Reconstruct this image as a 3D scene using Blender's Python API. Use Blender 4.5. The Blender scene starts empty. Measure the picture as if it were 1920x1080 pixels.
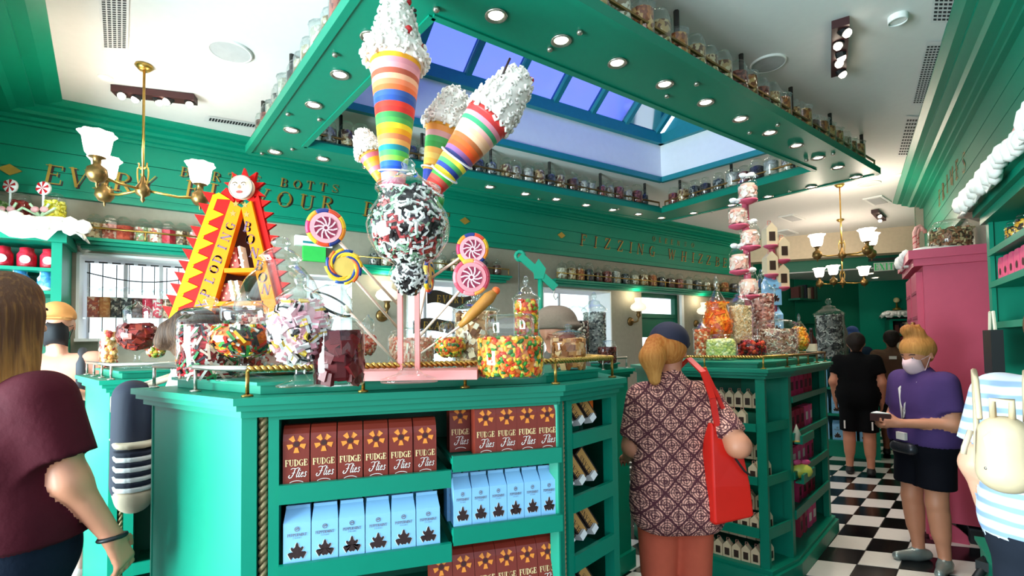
import bpy, math, random
import numpy as np
from mathutils import Vector, Matrix
random.seed(7)
SC = bpy.context.scene
COL = SC.collection
# ------------------------------------------------------------------ camera
F_PX, CY_PX, PITCH, ROLL, EYE = 920.0, 613.0, math.radians(2.0), math.radians(0.8), 1.55
_fw = Vector((0, math.cos(PITCH), math.sin(PITCH))); _up = Vector((0, -math.sin(PITCH), math.cos(PITCH)))
_R = Vector((1, 0, 0)) * math.cos(ROLL) - _up * math.sin(ROLL)
_U = _up * math.cos(ROLL) + Vector((1, 0, 0)) * math.sin(ROLL)
CAM = Vector((0, 0, EYE))
cd = bpy.data.cameras.new('camera'); cam = bpy.data.objects.new('camera', cd); COL.objects.link(cam)
cd.sensor_width = 36; cd.lens = F_PX / 1920 * 36; cd.shift_y = (CY_PX - 540) / 1920; cd.clip_start = 0.02; cd.clip_end = 200
cam.matrix_world = Matrix(((_R.x, _U.x, -_fw.x, 0), (_R.y, _U.y, -_fw.y, 0), (_R.z, _U.z, -_fw.z, EYE), (0, 0, 0, 1)))
SC.camera = cam
def ray(x, y): return _fw + _R * ((x - 960) / F_PX) - _U * ((y - CY_PX) / F_PX)
def at(x, y, z):
    r = ray(x, y); return CAM + r * ((z - EYE) / r.z)
def atd(x, y, d):
    r = ray(x, y); return CAM + r * (d / r.y)
def onpl(x, y, a, b):
    n = Vector((b[1] - a[1], -(b[0] - a[0]))); r = ray(x, y)
    return CAM + r * ((n.x * a[0] + n.y * a[1]) / (n.x * r.x + n.y * r.y))
# ------------------------------------------------------------------ world, exposure
w = bpy.data.worlds.new('sky'); SC.world = w; w.use_nodes = True
nt = w.node_tree; nt.nodes.clear()
o = nt.nodes.new('ShaderNodeOutputWorld'); bg = nt.nodes.new('ShaderNodeBackground'); tc = nt.nodes.new('ShaderNodeTexCoord')
sx = nt.nodes.new('ShaderNodeSeparateXYZ'); cr = nt.nodes.new('ShaderNodeValToRGB')
nt.links.new(tc.outputs['Generated'], sx.inputs[0]); nt.links.new(sx.outputs['Z'], cr.inputs[0]); nt.links.new(cr.outputs[0], bg.inputs[0]); nt.links.new(bg.outputs[0], o.inputs[0])
cr.color_ramp.elements[0].position = 0.0; cr.color_ramp.elements[0].color = (0.86, 0.96, 1.0, 1)
cr.color_ramp.elements[1].position = 0.75; cr.color_ramp.elements[1].color = (0.34, 0.50, 0.95, 1)
bg.inputs[1].default_value = 1.8
SC.view_settings.view_transform = 'Standard'; SC.view_settings.look = 'None'; SC.view_settings.gamma = 1; SC.view_settings.use_curve_mapping = False
SC.view_settings.exposure = 0.42
SC.cycles.transparent_max_bounces = 32; SC.cycles.max_bounces = 8; SC.cycles.use_denoising = True
SC.cycles.sample_clamp_indirect = 4.0; SC.cycles.caustics_reflective = False; SC.cycles.caustics_refractive = False
def spot(loc, to, power, col=(1, .86, .68), size=100, blend=.6, rad=.05):
    l = bpy.data.lights.new('lamp_light', 'SPOT'); l.energy = power; l.color = col; l.spot_size = math.radians(size); l.spot_blend = blend; l.shadow_soft_size = rad
    ob = bpy.data.objects.new('lamp_light', l); COL.objects.link(ob); ob.location = loc
    ob.rotation_euler = (Vector(to) - Vector(loc)).to_track_quat('-Z', 'Y').to_euler(); return ob
# unseen cyan area fill lamp, added to brighten the left; daylight there is assumed
def area(loc, to, sx_, sy_, power, col):
    l = bpy.data.lights.new('assumed_daylight_fill', 'AREA'); l.shape = 'RECTANGLE'; l.size = sx_; l.size_y = sy_; l.energy = power; l.color = col
    ob = bpy.data.objects.new('assumed_daylight_fill', l); COL.objects.link(ob); ob.location = loc
    ob.rotation_euler = (Vector(to) - Vector(loc)).to_track_quat('-Z', 'Y').to_euler(); return ob
area((-3.9, 0.1, 1.25), (-0.9, 3.0, 2.0), 2.6, 2.3, 560, (.72, .95, 1.0))
# ------------------------------------------------------------------ materials
def lin(c):
    if isinstance(c, str): c = tuple(int(c[i:i + 2], 16) for i in (0, 2, 4))
    return tuple(((v / 255) / 12.92 if v / 255 <= .04045 else ((v / 255 + .055) / 1.055) ** 2.4) for v in c)
MATS = {}
def mat(name, col, rough=.5, metal=0, var=.12, scale=18, bump=.0, spec=.5, emit=0, coat=0):
    if name in MATS: return MATS[name]
    m = bpy.data.materials.new(name); m.use_nodes = True; t = m.node_tree; b = t.nodes['Principled BSDF']
    c = lin(col); b.inputs['Roughness'].default_value = rough; b.inputs['Metallic'].default_value = metal
    b.inputs['Specular IOR Level'].default_value = spec if rough < .85 else .12
    if coat: b.inputs['Coat Weight'].default_value = coat
    n = t.nodes.new('ShaderNodeTexNoise'); n.inputs['Scale'].default_value = scale; n.inputs['Detail'].default_value = 3
    g = t.nodes.new('ShaderNodeTexCoord'); t.links.new(g.outputs['Object'], n.inputs['Vector'])
    r = t.nodes.new('ShaderNodeMapRange'); r.inputs[3].default_value = 1 - var; r.inputs[4].default_value = 1 + var; t.links.new(n.outputs[0], r.inputs[0])
    x = t.nodes.new('ShaderNodeMix'); x.data_type = 'RGBA'; x.blend_type = 'MULTIPLY'; x.inputs[0].default_value = 1
    x.inputs[6].default_value = (*c, 1); t.links.new(r.outputs[0], x.inputs[7]); t.links.new(x.outputs[2], b.inputs['Base Color'])
    if bump:
        u = t.nodes.new('ShaderNodeBump'); u.inputs['Strength'].default_value = bump; u.inputs['Distance'].default_value = .01
        t.links.new(n.outputs[0], u.inputs['Height']); t.links.new(u.outputs[0], b.inputs['Normal'])
    if emit:
        t.links.new(x.outputs[2], b.inputs['Emission Color']); b.inputs['Emission Strength'].default_value = emit
    MATS[name] = m; return m
def glassmat(name, tint=(.97, .99, .98), edge=.5, base=.025):
    if name in MATS: return MATS[name]
    m = bpy.data.materials.new(name); m.use_nodes = True; t = m.node_tree; t.nodes.clear()
    o = t.nodes.new('ShaderNodeOutputMaterial'); mx = t.nodes.new('ShaderNodeMixShader'); tr = t.nodes.new('ShaderNodeBsdfTransparent'); gl = t.nodes.new('ShaderNodeBsdfGlossy')
    tr.inputs[0].default_value = (*tint, 1); gl.inputs['Roughness'].default_value = .06; gl.inputs[0].default_value = (1, 1, 1, 1)
    lw = t.nodes.new('ShaderNodeLayerWeight'); lw.inputs[0].default_value = .45
    pw = t.nodes.new('ShaderNodeMath'); pw.operation = 'POWER'; pw.inputs[1].default_value = 2.2; t.links.new(lw.outputs['Facing'], pw.inputs[0])
    mr = t.nodes.new('ShaderNodeMapRange'); mr.inputs[3].default_value = base; mr.inputs[4].default_value = edge; t.links.new(pw.outputs[0], mr.inputs[0])
    n = t.nodes.new('ShaderNodeTexNoise'); n.inputs['Scale'].default_value = 9; u = t.nodes.new('ShaderNodeBump'); u.inputs['Strength'].default_value = .05
    t.links.new(n.outputs[0], u.inputs['Height']); t.links.new(u.outputs[0], gl.inputs['Normal'])
    t.links.new(mr.outputs[0], mx.inputs[0]); t.links.new(tr.outputs[0], mx.inputs[1]); t.links.new(gl.outputs[0], mx.inputs[2]); t.links.new(mx.outputs[0], o.inputs[0])
    MATS[name] = m; return m
def mottled(name, cols, scale=60, rough=.45):
    """candy seen from far: cell colours"""
    if name in MATS: return MATS[name]
    m = bpy.data.materials.new(name); m.use_nodes = True; t = m.node_tree; b = t.nodes['Principled BSDF']; b.inputs['Roughness'].default_value = rough
    g = t.nodes.new('ShaderNodeTexCoord'); v = t.nodes.new('ShaderNodeTexVoronoi'); v.inputs['Scale'].default_value = scale; t.links.new(g.outputs['Object'], v.inputs['Vector'])
    r = t.nodes.new('ShaderNodeValToRGB'); r.color_ramp.interpolation = 'CONSTANT'
    s = t.nodes.new('ShaderNodeSeparateColor'); t.links.new(v.outputs['Color'], s.inputs[0]); t.links.new(s.outputs[0], r.inputs[0])
    els = r.color_ramp.elements
    while len(els) < len(cols): els.new(.5)
    for i, c in enumerate(cols): els[i].position = i / len(cols); els[i].color = (*lin(c), 1)
    t.links.new(r.outputs[0], b.inputs['Base Color']); u = t.nodes.new('ShaderNodeBump'); u.inputs['Strength'].default_value = .6; u.inputs['Distance'].default_value = .006; u.invert = True
    t.links.new(v.outputs['Distance'], u.inputs['Height']); t.links.new(u.outputs[0], b.inputs['Normal']); MATS[name] = m; return m
M = dict(
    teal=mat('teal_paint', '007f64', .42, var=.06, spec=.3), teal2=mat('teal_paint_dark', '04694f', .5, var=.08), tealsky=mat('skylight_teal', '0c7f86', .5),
    wall=mat('wall_greige', '968f7e', .8, bump=.05), ceil=mat('ceiling_white', 'e2e0de', .85, var=.03), white=mat('white_paint', 'f0efec', .6, var=.04),
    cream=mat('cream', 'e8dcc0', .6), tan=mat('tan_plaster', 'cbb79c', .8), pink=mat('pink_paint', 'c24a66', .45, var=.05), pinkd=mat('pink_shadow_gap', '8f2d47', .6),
    black=mat('black', '101012', .5), dark=mat('dark_interior', '17120f', .8), iron=mat('dark_iron', '3a3836', .45, .7), brass=mat('brass', 'c29a4e', .3, .9, var=.25, scale=40),
    oldbrass=mat('aged_brass', '8a6a3e', .35, .85, var=.3), nickel=mat('nickel', 'b7b1a6', .28, .9), gold=mat('gold_leaf', 'b5903c', .45, .5), tileb=mat('black_tile', '0b090b', .18, var=.2), tilew=mat('white_tile', 'e6dfd6', .2, var=.05),
    grout=mat('grout', '45403d', .9), glass=glassmat('clear_glass'), glass2=glassmat('thick_glass', (.92, .96, .95), .8, .06), grill=mat('vent_white', 'd9d8d8', .6), ventd=mat('vent_dark', '1b1b22', .8),
    fudge=mat('brown_carton', '7a2412', .5, var=.15), fudged=mat('brown_carton_dark', '3b0f0a', .55), orange=mat('print_orange', 'e98a2c', .6), letter=mat('print_cream', 'f2d79a', .6), letterw=mat('print_white', 'e9e3da', .6),
    blue=mat('blue_carton', '86bfe6', .5, var=.06), blued=mat('blue_carton_shade', '3f7fb5', .5), frog=mat('print_brown', '2a0f0c', .6), red=mat('red_candy', 'b5121b', .35), snow=mat('snow_icing', 'f3ece4', .75, bump=.4, scale=30),
    cardb=mat('beige_carton', 'e7cda6', .6), cardd=mat('carton_window', '3a2318', .5), rope=mat('rope_gilt', '8d7a55', .5, .3, var=.4, scale=60),
    shade=mat('frosted_glass_shade_lit', 'fff0e2', .4, emit=2.6), opal=mat('opal_glass_shade', 'fdf3dc', .3, emit=.55), lampdisc=mat('lit_lamp', 'fff0d8', .4, emit=7), sunny=mat('sun_yellow', 'f5b800', .6, spec=.1), sunred=mat('sun_red', 'b80d08', .6, spec=.1), sunor=mat('sun_orange', 'e07000', .6, spec=.1),
    skinl=mat('skin_light', 'e2a78a', .5, var=.06), skinm=mat('skin_tan', 'c58263', .5, var=.06), skind=mat('skin_deep', '8a5238', .5), wood=mat('warm_wood', '9a6a34', .5, var=.25, scale=12),
)
# ------------------------------------------------------------------ mesh builder
class MB:
    def __init__(s): s.v = []; s.f = []; s.m = []
    def add(s, vs, fs, m=0, X=None):
        k = len(s.v); s.v += [tuple(X @ Vector(q)) for q in vs] if X is not None else [tuple(q) for q in vs]
        s.f += [tuple(i + k for i in f) for f in fs]; s.m += [m] * len(fs); return s
    def box(s, c, d, m=0, X=None):
        x, y, z = (q / 2 for q in d)
        vs = [(c[0] + a * x, c[1] + b * y, c[2] + e * z) for a in (-1, 1) for b in (-1, 1) for e in (-1, 1)]
        return s.add(vs, [(0, 1, 3, 2), (4, 6, 7, 5), (0, 4, 5, 1), (2, 3, 7, 6), (0, 2, 6, 4), (1, 5, 7, 3)], m, X)
    def bar(s, a, b, wd, ht, m=0, upv=(0, 0, 1)):
        a = Vector(a); b = Vector(b); d = (b - a); L = d.length; d.normalize(); sd = d.cross(Vector(upv))
        if sd.length < 1e-4: sd = d.cross(Vector((1, 0, 0)))
        sd.normalize(); u = sd.cross(d); X = Matrix((d, sd, u)).transposed().to_4x4(); X.translation = (a + b) / 2
        return s.box((0, 0, 0), (L, wd, ht), m, X)
    def prism(s, poly, z0, z1, m=0, X=None):
        n = len(poly); A = sum(poly[i][0] * poly[(i + 1) % n][1] - poly[(i + 1) % n][0] * poly[i][1] for i in range(n))
        if A < 0: poly = poly[::-1]
        vs = [(p[0], p[1], z0) for p in poly] + [(p[0], p[1], z1) for p in poly]
        fs = [tuple(range(n))[::-1], tuple(range(n, 2 * n))] + [(i, (i + 1) % n, n + (i + 1) % n, n + i) for i in range(n)]
        return s.add(vs, fs, m, X)
    def lathe(s, prof, seg=16, c=(0, 0, 0), m=0, X=None, cap=True, fl=None):
        vs = []; fs = []
        for i, (r, z) in enumerate(prof):
            for k in range(seg):
                a = 2 * math.pi * k / seg; q = fl(a, i) if fl else 1
                vs.append((c[0] + r * q * math.cos(a), c[1] + r * q * math.sin(a), c[2] + z))
        for i in range(len(prof) - 1):
            for k in range(seg):
                j = (k + 1) % seg; fs.append((i * seg + k, i * seg + j, (i + 1) * seg + j, (i + 1) * seg + k))
        if cap:
            if prof[0][0] > 1e-5: fs.append(tuple(range(seg))[::-1])
            if prof[-1][0] > 1e-5: fs.append(tuple((len(prof) - 1) * seg + k for k in range(seg)))
        return s.add(vs, fs, m, X)
    def tube(s, pts, r, seg=8, m=0, closed=False):
        pts = [Vector(p) for p in pts]; n = len(pts); vs = []; fs = []; prev = None
        for i, p in enumerate(pts):
            t = (pts[(i + 1) % n] - pts[i - 1]) if closed else (pts[min(i + 1, n - 1)] - pts[max(i - 1, 0)])
            t.normalize()
            if prev is None: nn = t.orthogonal().normalized()
            else: nn = (prev - t * prev.dot(t)); nn = nn.normalized() if nn.length > 1e-6 else t.orthogonal().normalized()
            prev = nn; bb = t.cross(nn); rr = r[i] if isinstance(r, (list, tuple)) else r
            for k in range(seg):
                a = 2 * math.pi * k / seg; vs.append(p + (nn * math.cos(a) + bb * math.sin(a)) * rr)
        for i in range(n if closed else n - 1):
            for k in range(seg):
                j = (k + 1) % seg; q = (i + 1) % n; fs.append((i * seg + k, i * seg + j, q * seg + j, q * seg + k))
        if not closed: fs += [tuple(range(seg))[::-1], tuple((n - 1) * seg + k for k in range(seg))]
        return s.add(vs, fs, m)
    def ball(s, c, r, seg=8, m=0, X=None):
        rr = r if isinstance(r, (tuple, list)) else (r, r, r); rings = max(3, seg // 2); prof = []
        vs = [(c[0], c[1], c[2] - rr[2])]; fs = []
        for i in range(1, rings):
            p = math.pi * i / rings
            for k in range(seg):
                a = 2 * math.pi * k / seg; vs.append((c[0] + rr[0] * math.sin(p) * math.cos(a), c[1] + rr[1] * math.sin(p) * math.sin(a), c[2] - rr[2] * math.cos(p)))
        vs.append((c[0], c[1], c[2] + rr[2])); T = len(vs) - 1
        for k in range(seg):
            j = (k + 1) % seg; fs.append((0, 1 + j, 1 + k)); b = 1 + (rings - 2) * seg; fs.append((T, b + k, b + j))
            for i in range(rings - 2):
                q = 1 + i * seg; fs.append((q + k, q + j, q + seg + j, q + seg + k))
        return s.add(vs, fs, m, X)
    def mesh(s, name, mats, smooth=False):
        me = bpy.data.meshes.new(name); me.from_pydata(s.v, [], s.f)
        for q in (mats if isinstance(mats, (list, tuple)) else [mats]): me.materials.append(M[q] if isinstance(q, str) else q)
        me.polygons.foreach_set('material_index', s.m)
        if smooth: me.polygons.foreach_set('use_smooth', [True] * len(me.polygons))
        me.update(); return me
    def build(s, name, mats, parent=None, smooth=False, X=None):
        return obj(name, s.mesh(name, mats, smooth), parent, X)
def obj(name, me, parent=None, X=None):
    ob = bpy.data.objects.new(name, me); COL.objects.link(ob)
    if parent is not None: ob.parent = parent
    if X is not None: ob.matrix_basis = X
    return ob
def tag(ob, label, cat, group=None):
    ob['label'] = label; ob['category'] = cat
    if group: ob['group'] = group
    return ob
def thing(name, label, cat, loc=(0, 0, 0), rz=0, group=None):
    ob = bpy.data.objects.new(name, None); COL.objects.link(ob); ob.empty_display_size = .05
    ob.location = loc; ob.rotation_euler = (0, 0, rz); return tag(ob, label, cat, group)
def struct(ob, label=None, cat=None):
    ob['kind'] = 'structure'
    if label: ob['label'] = label
    if cat: ob['category'] = cat
    return ob
def stuff(ob): ob['kind'] = 'stuff'; return ob
def TR(loc, rz=0, s=1): return Matrix.Translation(Vector(loc)) @ Matrix.Rotation(rz, 4, 'Z') @ Matrix.Scale(s, 4)
def frame(a, b, z=0):
    """local frame: x along a->b, y into the wall (left of a->b), origin at a"""
    d = Vector((b[0] - a[0], b[1] - a[1], 0)).normalized(); n = Vector((-d.y, d.x, 0))
    X = Matrix((d, n, Vector((0, 0, 1)))).transposed().to_4x4(); X.translation = (a[0], a[1], z); return X
def copy_tree(ob, X=None, parent=None):
    c = ob.copy(); COL.objects.link(c); c.parent = parent
    if X is not None: c.matrix_basis = X
    for ch in list(ob.children):
        copy_tree(ch, None, c)
    return c
_O1 = ['', 'first', 'second', 'third', 'fourth', 'fifth', 'sixth', 'seventh', 'eighth', 'ninth', 'tenth', 'eleventh', 'twelfth', 'thirteenth', 'fourteenth', 'fifteenth', 'sixteenth', 'seventeenth', 'eighteenth', 'nineteenth', 'twentieth']
def ordw(n): return _O1[n] if n <= 20 else 'twenty-' + _O1[n - 20]
def inset(a, b, s):
    d = Vector((b[0] - a[0], b[1] - a[1])).normalized(); n = Vector((-d.y, d.x)) * s
    return (a[0] + n.x, a[1] + n.y), (b[0] + n.x, b[1] + n.y)
def offset_poly(poly, s):
    """inward offset of a counter-clockwise polygon"""
    n = len(poly); out = []
    for i in range(n):
        a, b, c = (Vector(poly[(i + k) % n]) for k in (-1, 0, 1)); d1 = (b - a).normalized(); d2 = (c - b).normalized()
        n1 = Vector((-d1.y, d1.x)); n2 = Vector((-d2.y, d2.x)); k = (n1 + n2); k = k / max(.3, (1 + n1.dot(n2))); out.append(tuple(b + k * s))
    return out
# ------------------------------------------------------------------ stroke lettering
def arc(cx, cy, rx, ry, a0, a1, n=9): return [(cx + rx * math.cos(math.radians(a0 + (a1 - a0) * i / n)), cy + ry * math.sin(math.radians(a0 + (a1 - a0) * i / n))) for i in range(n + 1)]
T_, t_ = .15, .055
GL = {
 'A': (.72, [([(.08, 0), (.36, 1)], t_), ([(.36, 1), (.64, 0)], T_), ([(.18, .35), (.52, .35)], t_), ([(0, .02), (.18, .02)], t_), ([(.52, .02), (.74, .02)], t_)]),
 'B': (.62, [([(.13, 0), (.13, 1)], T_), ([(0, .98), (.3, .98)] + arc(.3, .75, .2, .22, 90, -90) + [(.13, .53)], t_), ([(.13, .53), (.33, .53)] + arc(.33, .27, .23, .25, 90, -90) + [(0, .02)], t_), (arc(.3, .75, .2, .2, 50, -50), T_ * .8), (arc(.33, .27, .22, .22, 50, -50), T_ * .8)]),
 'C': (.6, [(arc(.36, .5, .32, .48, 45, 315, 14), t_), (arc(.36, .5, .3, .44, 125, 235), T_), ([(.6, .65), (.6, .95)], t_)]),
 'D': (.68, [([(.13, 0), (.13, 1)], T_), ([(0, .98), (.25, .98)] + arc(.25, .5, .38, .48, 90, -90, 14) + [(0, .02)], t_), (arc(.25, .5, .36, .44, 50, -50), T_)]),
 'E': (.58, [([(.13, 0), (.13, 1)], T_), ([(0, .97), (.52, .97), (.52, .78)], t_), ([(0, .03), (.54, .03), (.54, .25)], t_), ([(.13, .52), (.4, .52)], t_), ([(.4, .42), (.4, .62)], t_)]),
 'F': (.56, [([(.13, 0), (.13, 1)], T_), ([(0, .97), (.52, .97), (.52, .76)], t_), ([(.13, .52), (.38, .52)], t_), ([(.38, .42), (.38, .62)], t_), ([(0, .02), (.28, .02)], t_)]),
 'G': (.68, [(arc(.36, .5, .32, .48, 45, 300, 14), t_), (arc(.36, .5, .3, .44, 125, 235), T_), ([(.56, .02), (.56, .42)], T_ * .8), ([(.42, .42), (.68, .42)], t_)]),
 'H': (.74, [([(.13, 0), (.13, 1)], T_), ([(.58, 0), (.58, 1)], T_), ([(.13, .5), (.58, .5)], t_)] + [([(x, y), (x + .26, y)], t_) for x in (0, .45) for y in (.02, .98)]),
 'I': (.28, [([(.14, 0), (.14, 1)], T_), ([(0, .98), (.28, .98)], t_), ([(0, .02), (.28, .02)], t_)]),
 'L': (.55, [([(.13, 0), (.13, 1)], T_), ([(0, .98), (.28, .98)], t_), ([(0, .03), (.52, .03), (.52, .28)], t_)]),
 'M': (.84, [([(.1, 0), (.1, 1)], t_), ([(.12, 1), (.42, .1)], T_), ([(.42, .1), (.72, 1)], t_), ([(.73, 0), (.73, 1)], T_)]),
 'N': (.72, [([(.1, 0), (.1, 1)], t_), ([(.12, 1), (.6, 0)], T_), ([(.62, 0), (.62, 1)], t_), ([(0, .02), (.2, .02)], t_), ([(.52, .98), (.72, .98)], t_)]),
 'O': (.72, [(arc(.36, .5, .32, .48, 0, 360, 22), t_), (arc(.36, .5, .3, .42, 130, 230), T_), (arc(.36, .5, .3, .42, -50, 50), T_)]),
 'P': (.6, [([(.13, 0), (.13, 1)], T_), ([(0, .98), (.3, .98)] + arc(.3, .73, .22, .25, 90, -90) + [(.13, .48)], t_), (arc(.3, .73, .21, .22, 50, -50), T_ * .8), ([(0, .02), (.28, .02)], t_)]),
 'Q': (.72, [(arc(.36, .5, .32, .48, 0, 360, 22), t_), (arc(.36, .5, .3, .42, 130, 230), T_), (arc(.36, .5, .3, .42, -50, 50), T_), ([(.4, .2), (.7, -.1)], T_ * .7)]),
 'R': (.68, [([(.13, 0), (.13, 1)], T_), ([(0, .98), (.3, .98)] + arc(.3, .75, .2, .23, 90, -90) + [(.13, .52)], t_), (arc(.3, .75, .2, .2, 50, -50), T_ * .8), ([(.3, .52), (.58, .02)], T_), ([(0, .02), (.28, .02)], t_)]),
 'S': (.56, [(arc(.28, .75, .23, .23, 40, 270, 10) + arc(.28, .27, .25, .25, 90, -140, 10), t_), ([(.14, .66), (.42, .36)], T_), ([(.52, .7), (.52, .98)], t_), ([(.04, .02), (.04, .3)], t_)]),
 'T': (.66, [([(.33, 0), (.33, 1)], T_), ([(.03, .74), (.03, .97), (.63, .97), (.63, .74)], t_), ([(.2, .02), (.46, .02)], t_)]),
 'U': (.7, [([(.13, 1), (.13, .3)] + arc(.35, .3, .22, .28, 180, 360), t_), ([(.13, 1), (.13, .25)], T_), ([(.57, .3), (.57, 1)], t_), ([(0, .98), (.28, .98)], t_), ([(.46, .98), (.68, .98)], t_)]),
 'V': (.7, [([(.1, 1), (.35, 0)], T_), ([(.35, 0), (.6, 1)], t_), ([(0, .98), (.24, .98)], t_), ([(.5, .98), (.7, .98)], t_)]),
 'W': (1.0, [([(.1, 1), (.3, 0)], T_), ([(.3, 0), (.5, .9)], t_), ([(.5, .95), (.7, 0)], T_), ([(.7, 0), (.9, 1)], t_), ([(0, .98), (.24, .98)], t_)]),
 'X': (.7, [([(.1, 1), (.6, 0)], T_), ([(.1, 0), (.6, 1)], t_)]),
 'Y': (.68, [([(.08, 1), (.34, .48)], T_), ([(.6, 1), (.34, .48)], t_), ([(.34, .5), (.34, 0)], T_), ([(.2, .02), (.48, .02)], t_)]),
 'Z': (.6, [([(.08, .75), (.08, .97), (.56, .97)], t_), ([(.53, .97), (.07, .03)], T_), ([(.04, .03), (.56, .03), (.56, .25)], t_)]),
 'f': (.62, [([(.0, .95), (.2, 1.05), (.6, 1.0), (.85, 1.1)], .07), ([(.5, 1.0), (.36, .3), (.2, 0), (.0, -.05), (-.12, .1), (-.02, .28)], .1), ([(.2, .5), (.55, .54)], .06)]),
 'l': (.24, [([(.14, .35), (.3, .9), (.36, 1.0), (.28, 1.0), (.1, .2), (.14, 0), (.26, .1)], .085)]), 'i': (.22, [([(.12, .55), (.06, .1), (.14, 0), (.24, .1)], .09), ([(.15, .74), (.17, .8)], .09)]),
 'e': (.34, [([(.06, .25), (.28, .38), (.24, .55), (.12, .5), (.04, .2), (.12, 0), (.32, .1)], .08)]), 's': (.3, [([(.3, .5), (.16, .56), (.12, .42), (.26, .2), (.16, 0), (.02, .06)], .085)]),
 '-': (.4, [([(.05, .4), (.35, .4)], .08)]), "'": (.15, [([(.08, 1.05), (.05, .8)], .08)]), ' ': (.4, []),
}
def ribbon(mb, pts, wd, X, m=0, th=.0):
    pts = [Vector((p[0], p[1])) for p in pts]
    for a, b in zip(pts, pts[1:]):
        d = (b - a); L = d.length
        if L < 1e-6: continue
        d /= L; n = Vector((-d.y, d.x)) * wd / 2; a2 = a - d * wd * .25; b2 = b + d * wd * .25
        q = [a2 - n, b2 - n, b2 + n, a2 + n]
        mb.add([(p.x, p.y, 0) for p in q], [(0, 1, 2, 3)], m, X)
def text(mb, s, h, X, m=0, shear=0, gap=.12, wf=1.0, center=True, sw=1.0):
    """letters in the XY plane of X; returns width"""
    W = sum((GL[c][0] + gap) * wf * h for c in s) - gap * h * wf; x = -W / 2 if center else 0
    for c in s:
        wd, st = GL[c]
        for pts, t in st: ribbon(mb, [(x + (p[0] + shear * p[1]) * h * wf, p[1] * h) for p in pts], t * h * sw, X, m)
        x += (wd + gap) * h * wf
    return W
def face_on(o, xdir, up=(0, 0, 1)):
    """matrix whose XY plane is a vertical face: x along xdir, y up"""
    x = Vector(xdir).normalized(); u = Vector(up); u = (u - x * u.dot(x)).normalized(); z = x.cross(u)
    X = Matrix((x, u, z)).transposed().to_4x4(); X.translation = Vector(o); return X
# ================================================================== the room
HC = 3.5
WA, WB = (-3.95, 3.76), (4.55, 9.52)          # left wall line (lower wall)
XL = frame(WA, WB); XLi = XL.inverted()
WLEN = (Vector(WB) - Vector(WA)).length
def lw(px, py, off=0.0):
    """pixel -> (u, z) on the left wall, off = distance in front of it"""
    a, b = inset(WA, WB, -off); q = XLi @ onpl(px, py, a, b); return q.x, q.z
# ---- floor with tiles
base = MB().box((1.5, 4.5, -.03), (26, 22, .05)).build('floor', 'grout'); struct(base)
TO, TD1, TD2 = Vector((1.913, 3.295)), Vector((.2165, .2205)), Vector((.226, -.077))
def tilepoly(i, j, g=.0035):
    o_ = TO + TD1 * i + TD2 * j; a = TD1.normalized() * g; b = TD2.normalized() * g
    return [o_ + a + b, o_ + TD2 + a - b, o_ + TD2 + TD1 - a - b, o_ + TD1 - a + b]
def project(p):
    v = Vector(p) - CAM; d = v.dot(_fw); return (960 + F_PX * v.dot(_R) / d, CY_PX - F_PX * v.dot(_U) / d, d)
tiles = []
for i in range(-30, 40):
    for j in range(-34, 40):
        c = TO + TD1 * (i + .5) + TD2 * (j + .5)
        if c.y < .3 or c.y > 14: continue
        x, y, d = project((c.x, c.y, 0))
        if -80 < x < 1990 and y < 1130: tiles.append((i, j, d, x, y))
def seen(x, y, d): return ((x > 1480 and x < 1900 and d > 2.6) or (x < 250 and d > 2.6) or (1040 < x < 1260 and y > 900)) and y < 1090
near = sorted([t for t in tiles if seen(t[3], t[4], t[2])], key=lambda t: t[2])[:290]; ns = set((t[0], t[1]) for t in near)
def tilemesh(col):
    mb = MB(); p = tilepoly(0, 0); mb.prism([tuple(q - TO) for q in p], -.006, 0); return mb.mesh('tile', col)
tm = [tilemesh('tilew'), tilemesh('tileb')]
for i, j, *_ in near:
    q = TO + TD1 * i + TD2 * j; obj('tile', tm[(i + j) % 2], base, Matrix.Translation((q.x, q.y, 0)))
far_t = MB()
for i, j, *_ in tiles:
    if (i, j) not in ns:
        p = tilepoly(i, j); far_t.add([(q.x, q.y, -.001) for q in p], [(0, 1, 2, 3)], (i + j) % 2)
stuff(far_t.build('tile_field', ['tilew', 'tileb'], base))
# ---- left wall with window openings
def rect(px0, py0, px1, py1, off=0):
    u0, z1 = lw(px0, py0, off); u1, z0 = lw(px1, py1, off); return u0, u1, z0, z1
W1 = (*[lw(143, 500)[0], lw(372, 520)[0]], 1.62, 2.36)
W2 = (*[lw(762, 540)[0], lw(884, 540)[0]], 1.30, 2.33)
W3 = (*[lw(1018, 560)[0], lw(1146, 560)[0]], 1.10, 2.33)
W4 = (*[lw(1203, 570)[0], lw(1278, 570)[0]], 0.05, 2.36)
W0 = (*[lw(575, 560)[0], lw(660, 560)[0]], 1.2, 2.30)
def holes_wall(u0, u1, z0, z1, hs, th):
    us = sorted({u0, u1, *[h[0] for h in hs], *[h[1] for h in hs]}); zs = sorted({z0, z1, *[h[2] for h in hs], *[h[3] for h in hs]}); mb = MB()
    for a, b in zip(us, us[1:]):
        run = None
        for c, d in zip(zs, zs[1:]):
            if any(h[0] - 1e-6 <= a and b <= h[1] + 1e-6 and h[2] - 1e-6 <= c and d <= h[3] + 1e-6 for h in hs):
                if run: mb.box(((a + b) / 2, th / 2, (run[0] + run[1]) / 2), (b - a, th, run[1] - run[0])); run = None
            else: run = (run[0], d) if run else (c, d)
        if run: mb.box(((a + b) / 2, th / 2, (run[0] + run[1]) / 2), (b - a, th, run[1] - run[0]))
    return mb
wl = holes_wall(-.3, WLEN + .3, 0, HC, [W1, W2, W3, W4, W0], .16).build('wall_left', 'wall', None, False, XL); struct(wl)
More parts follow.
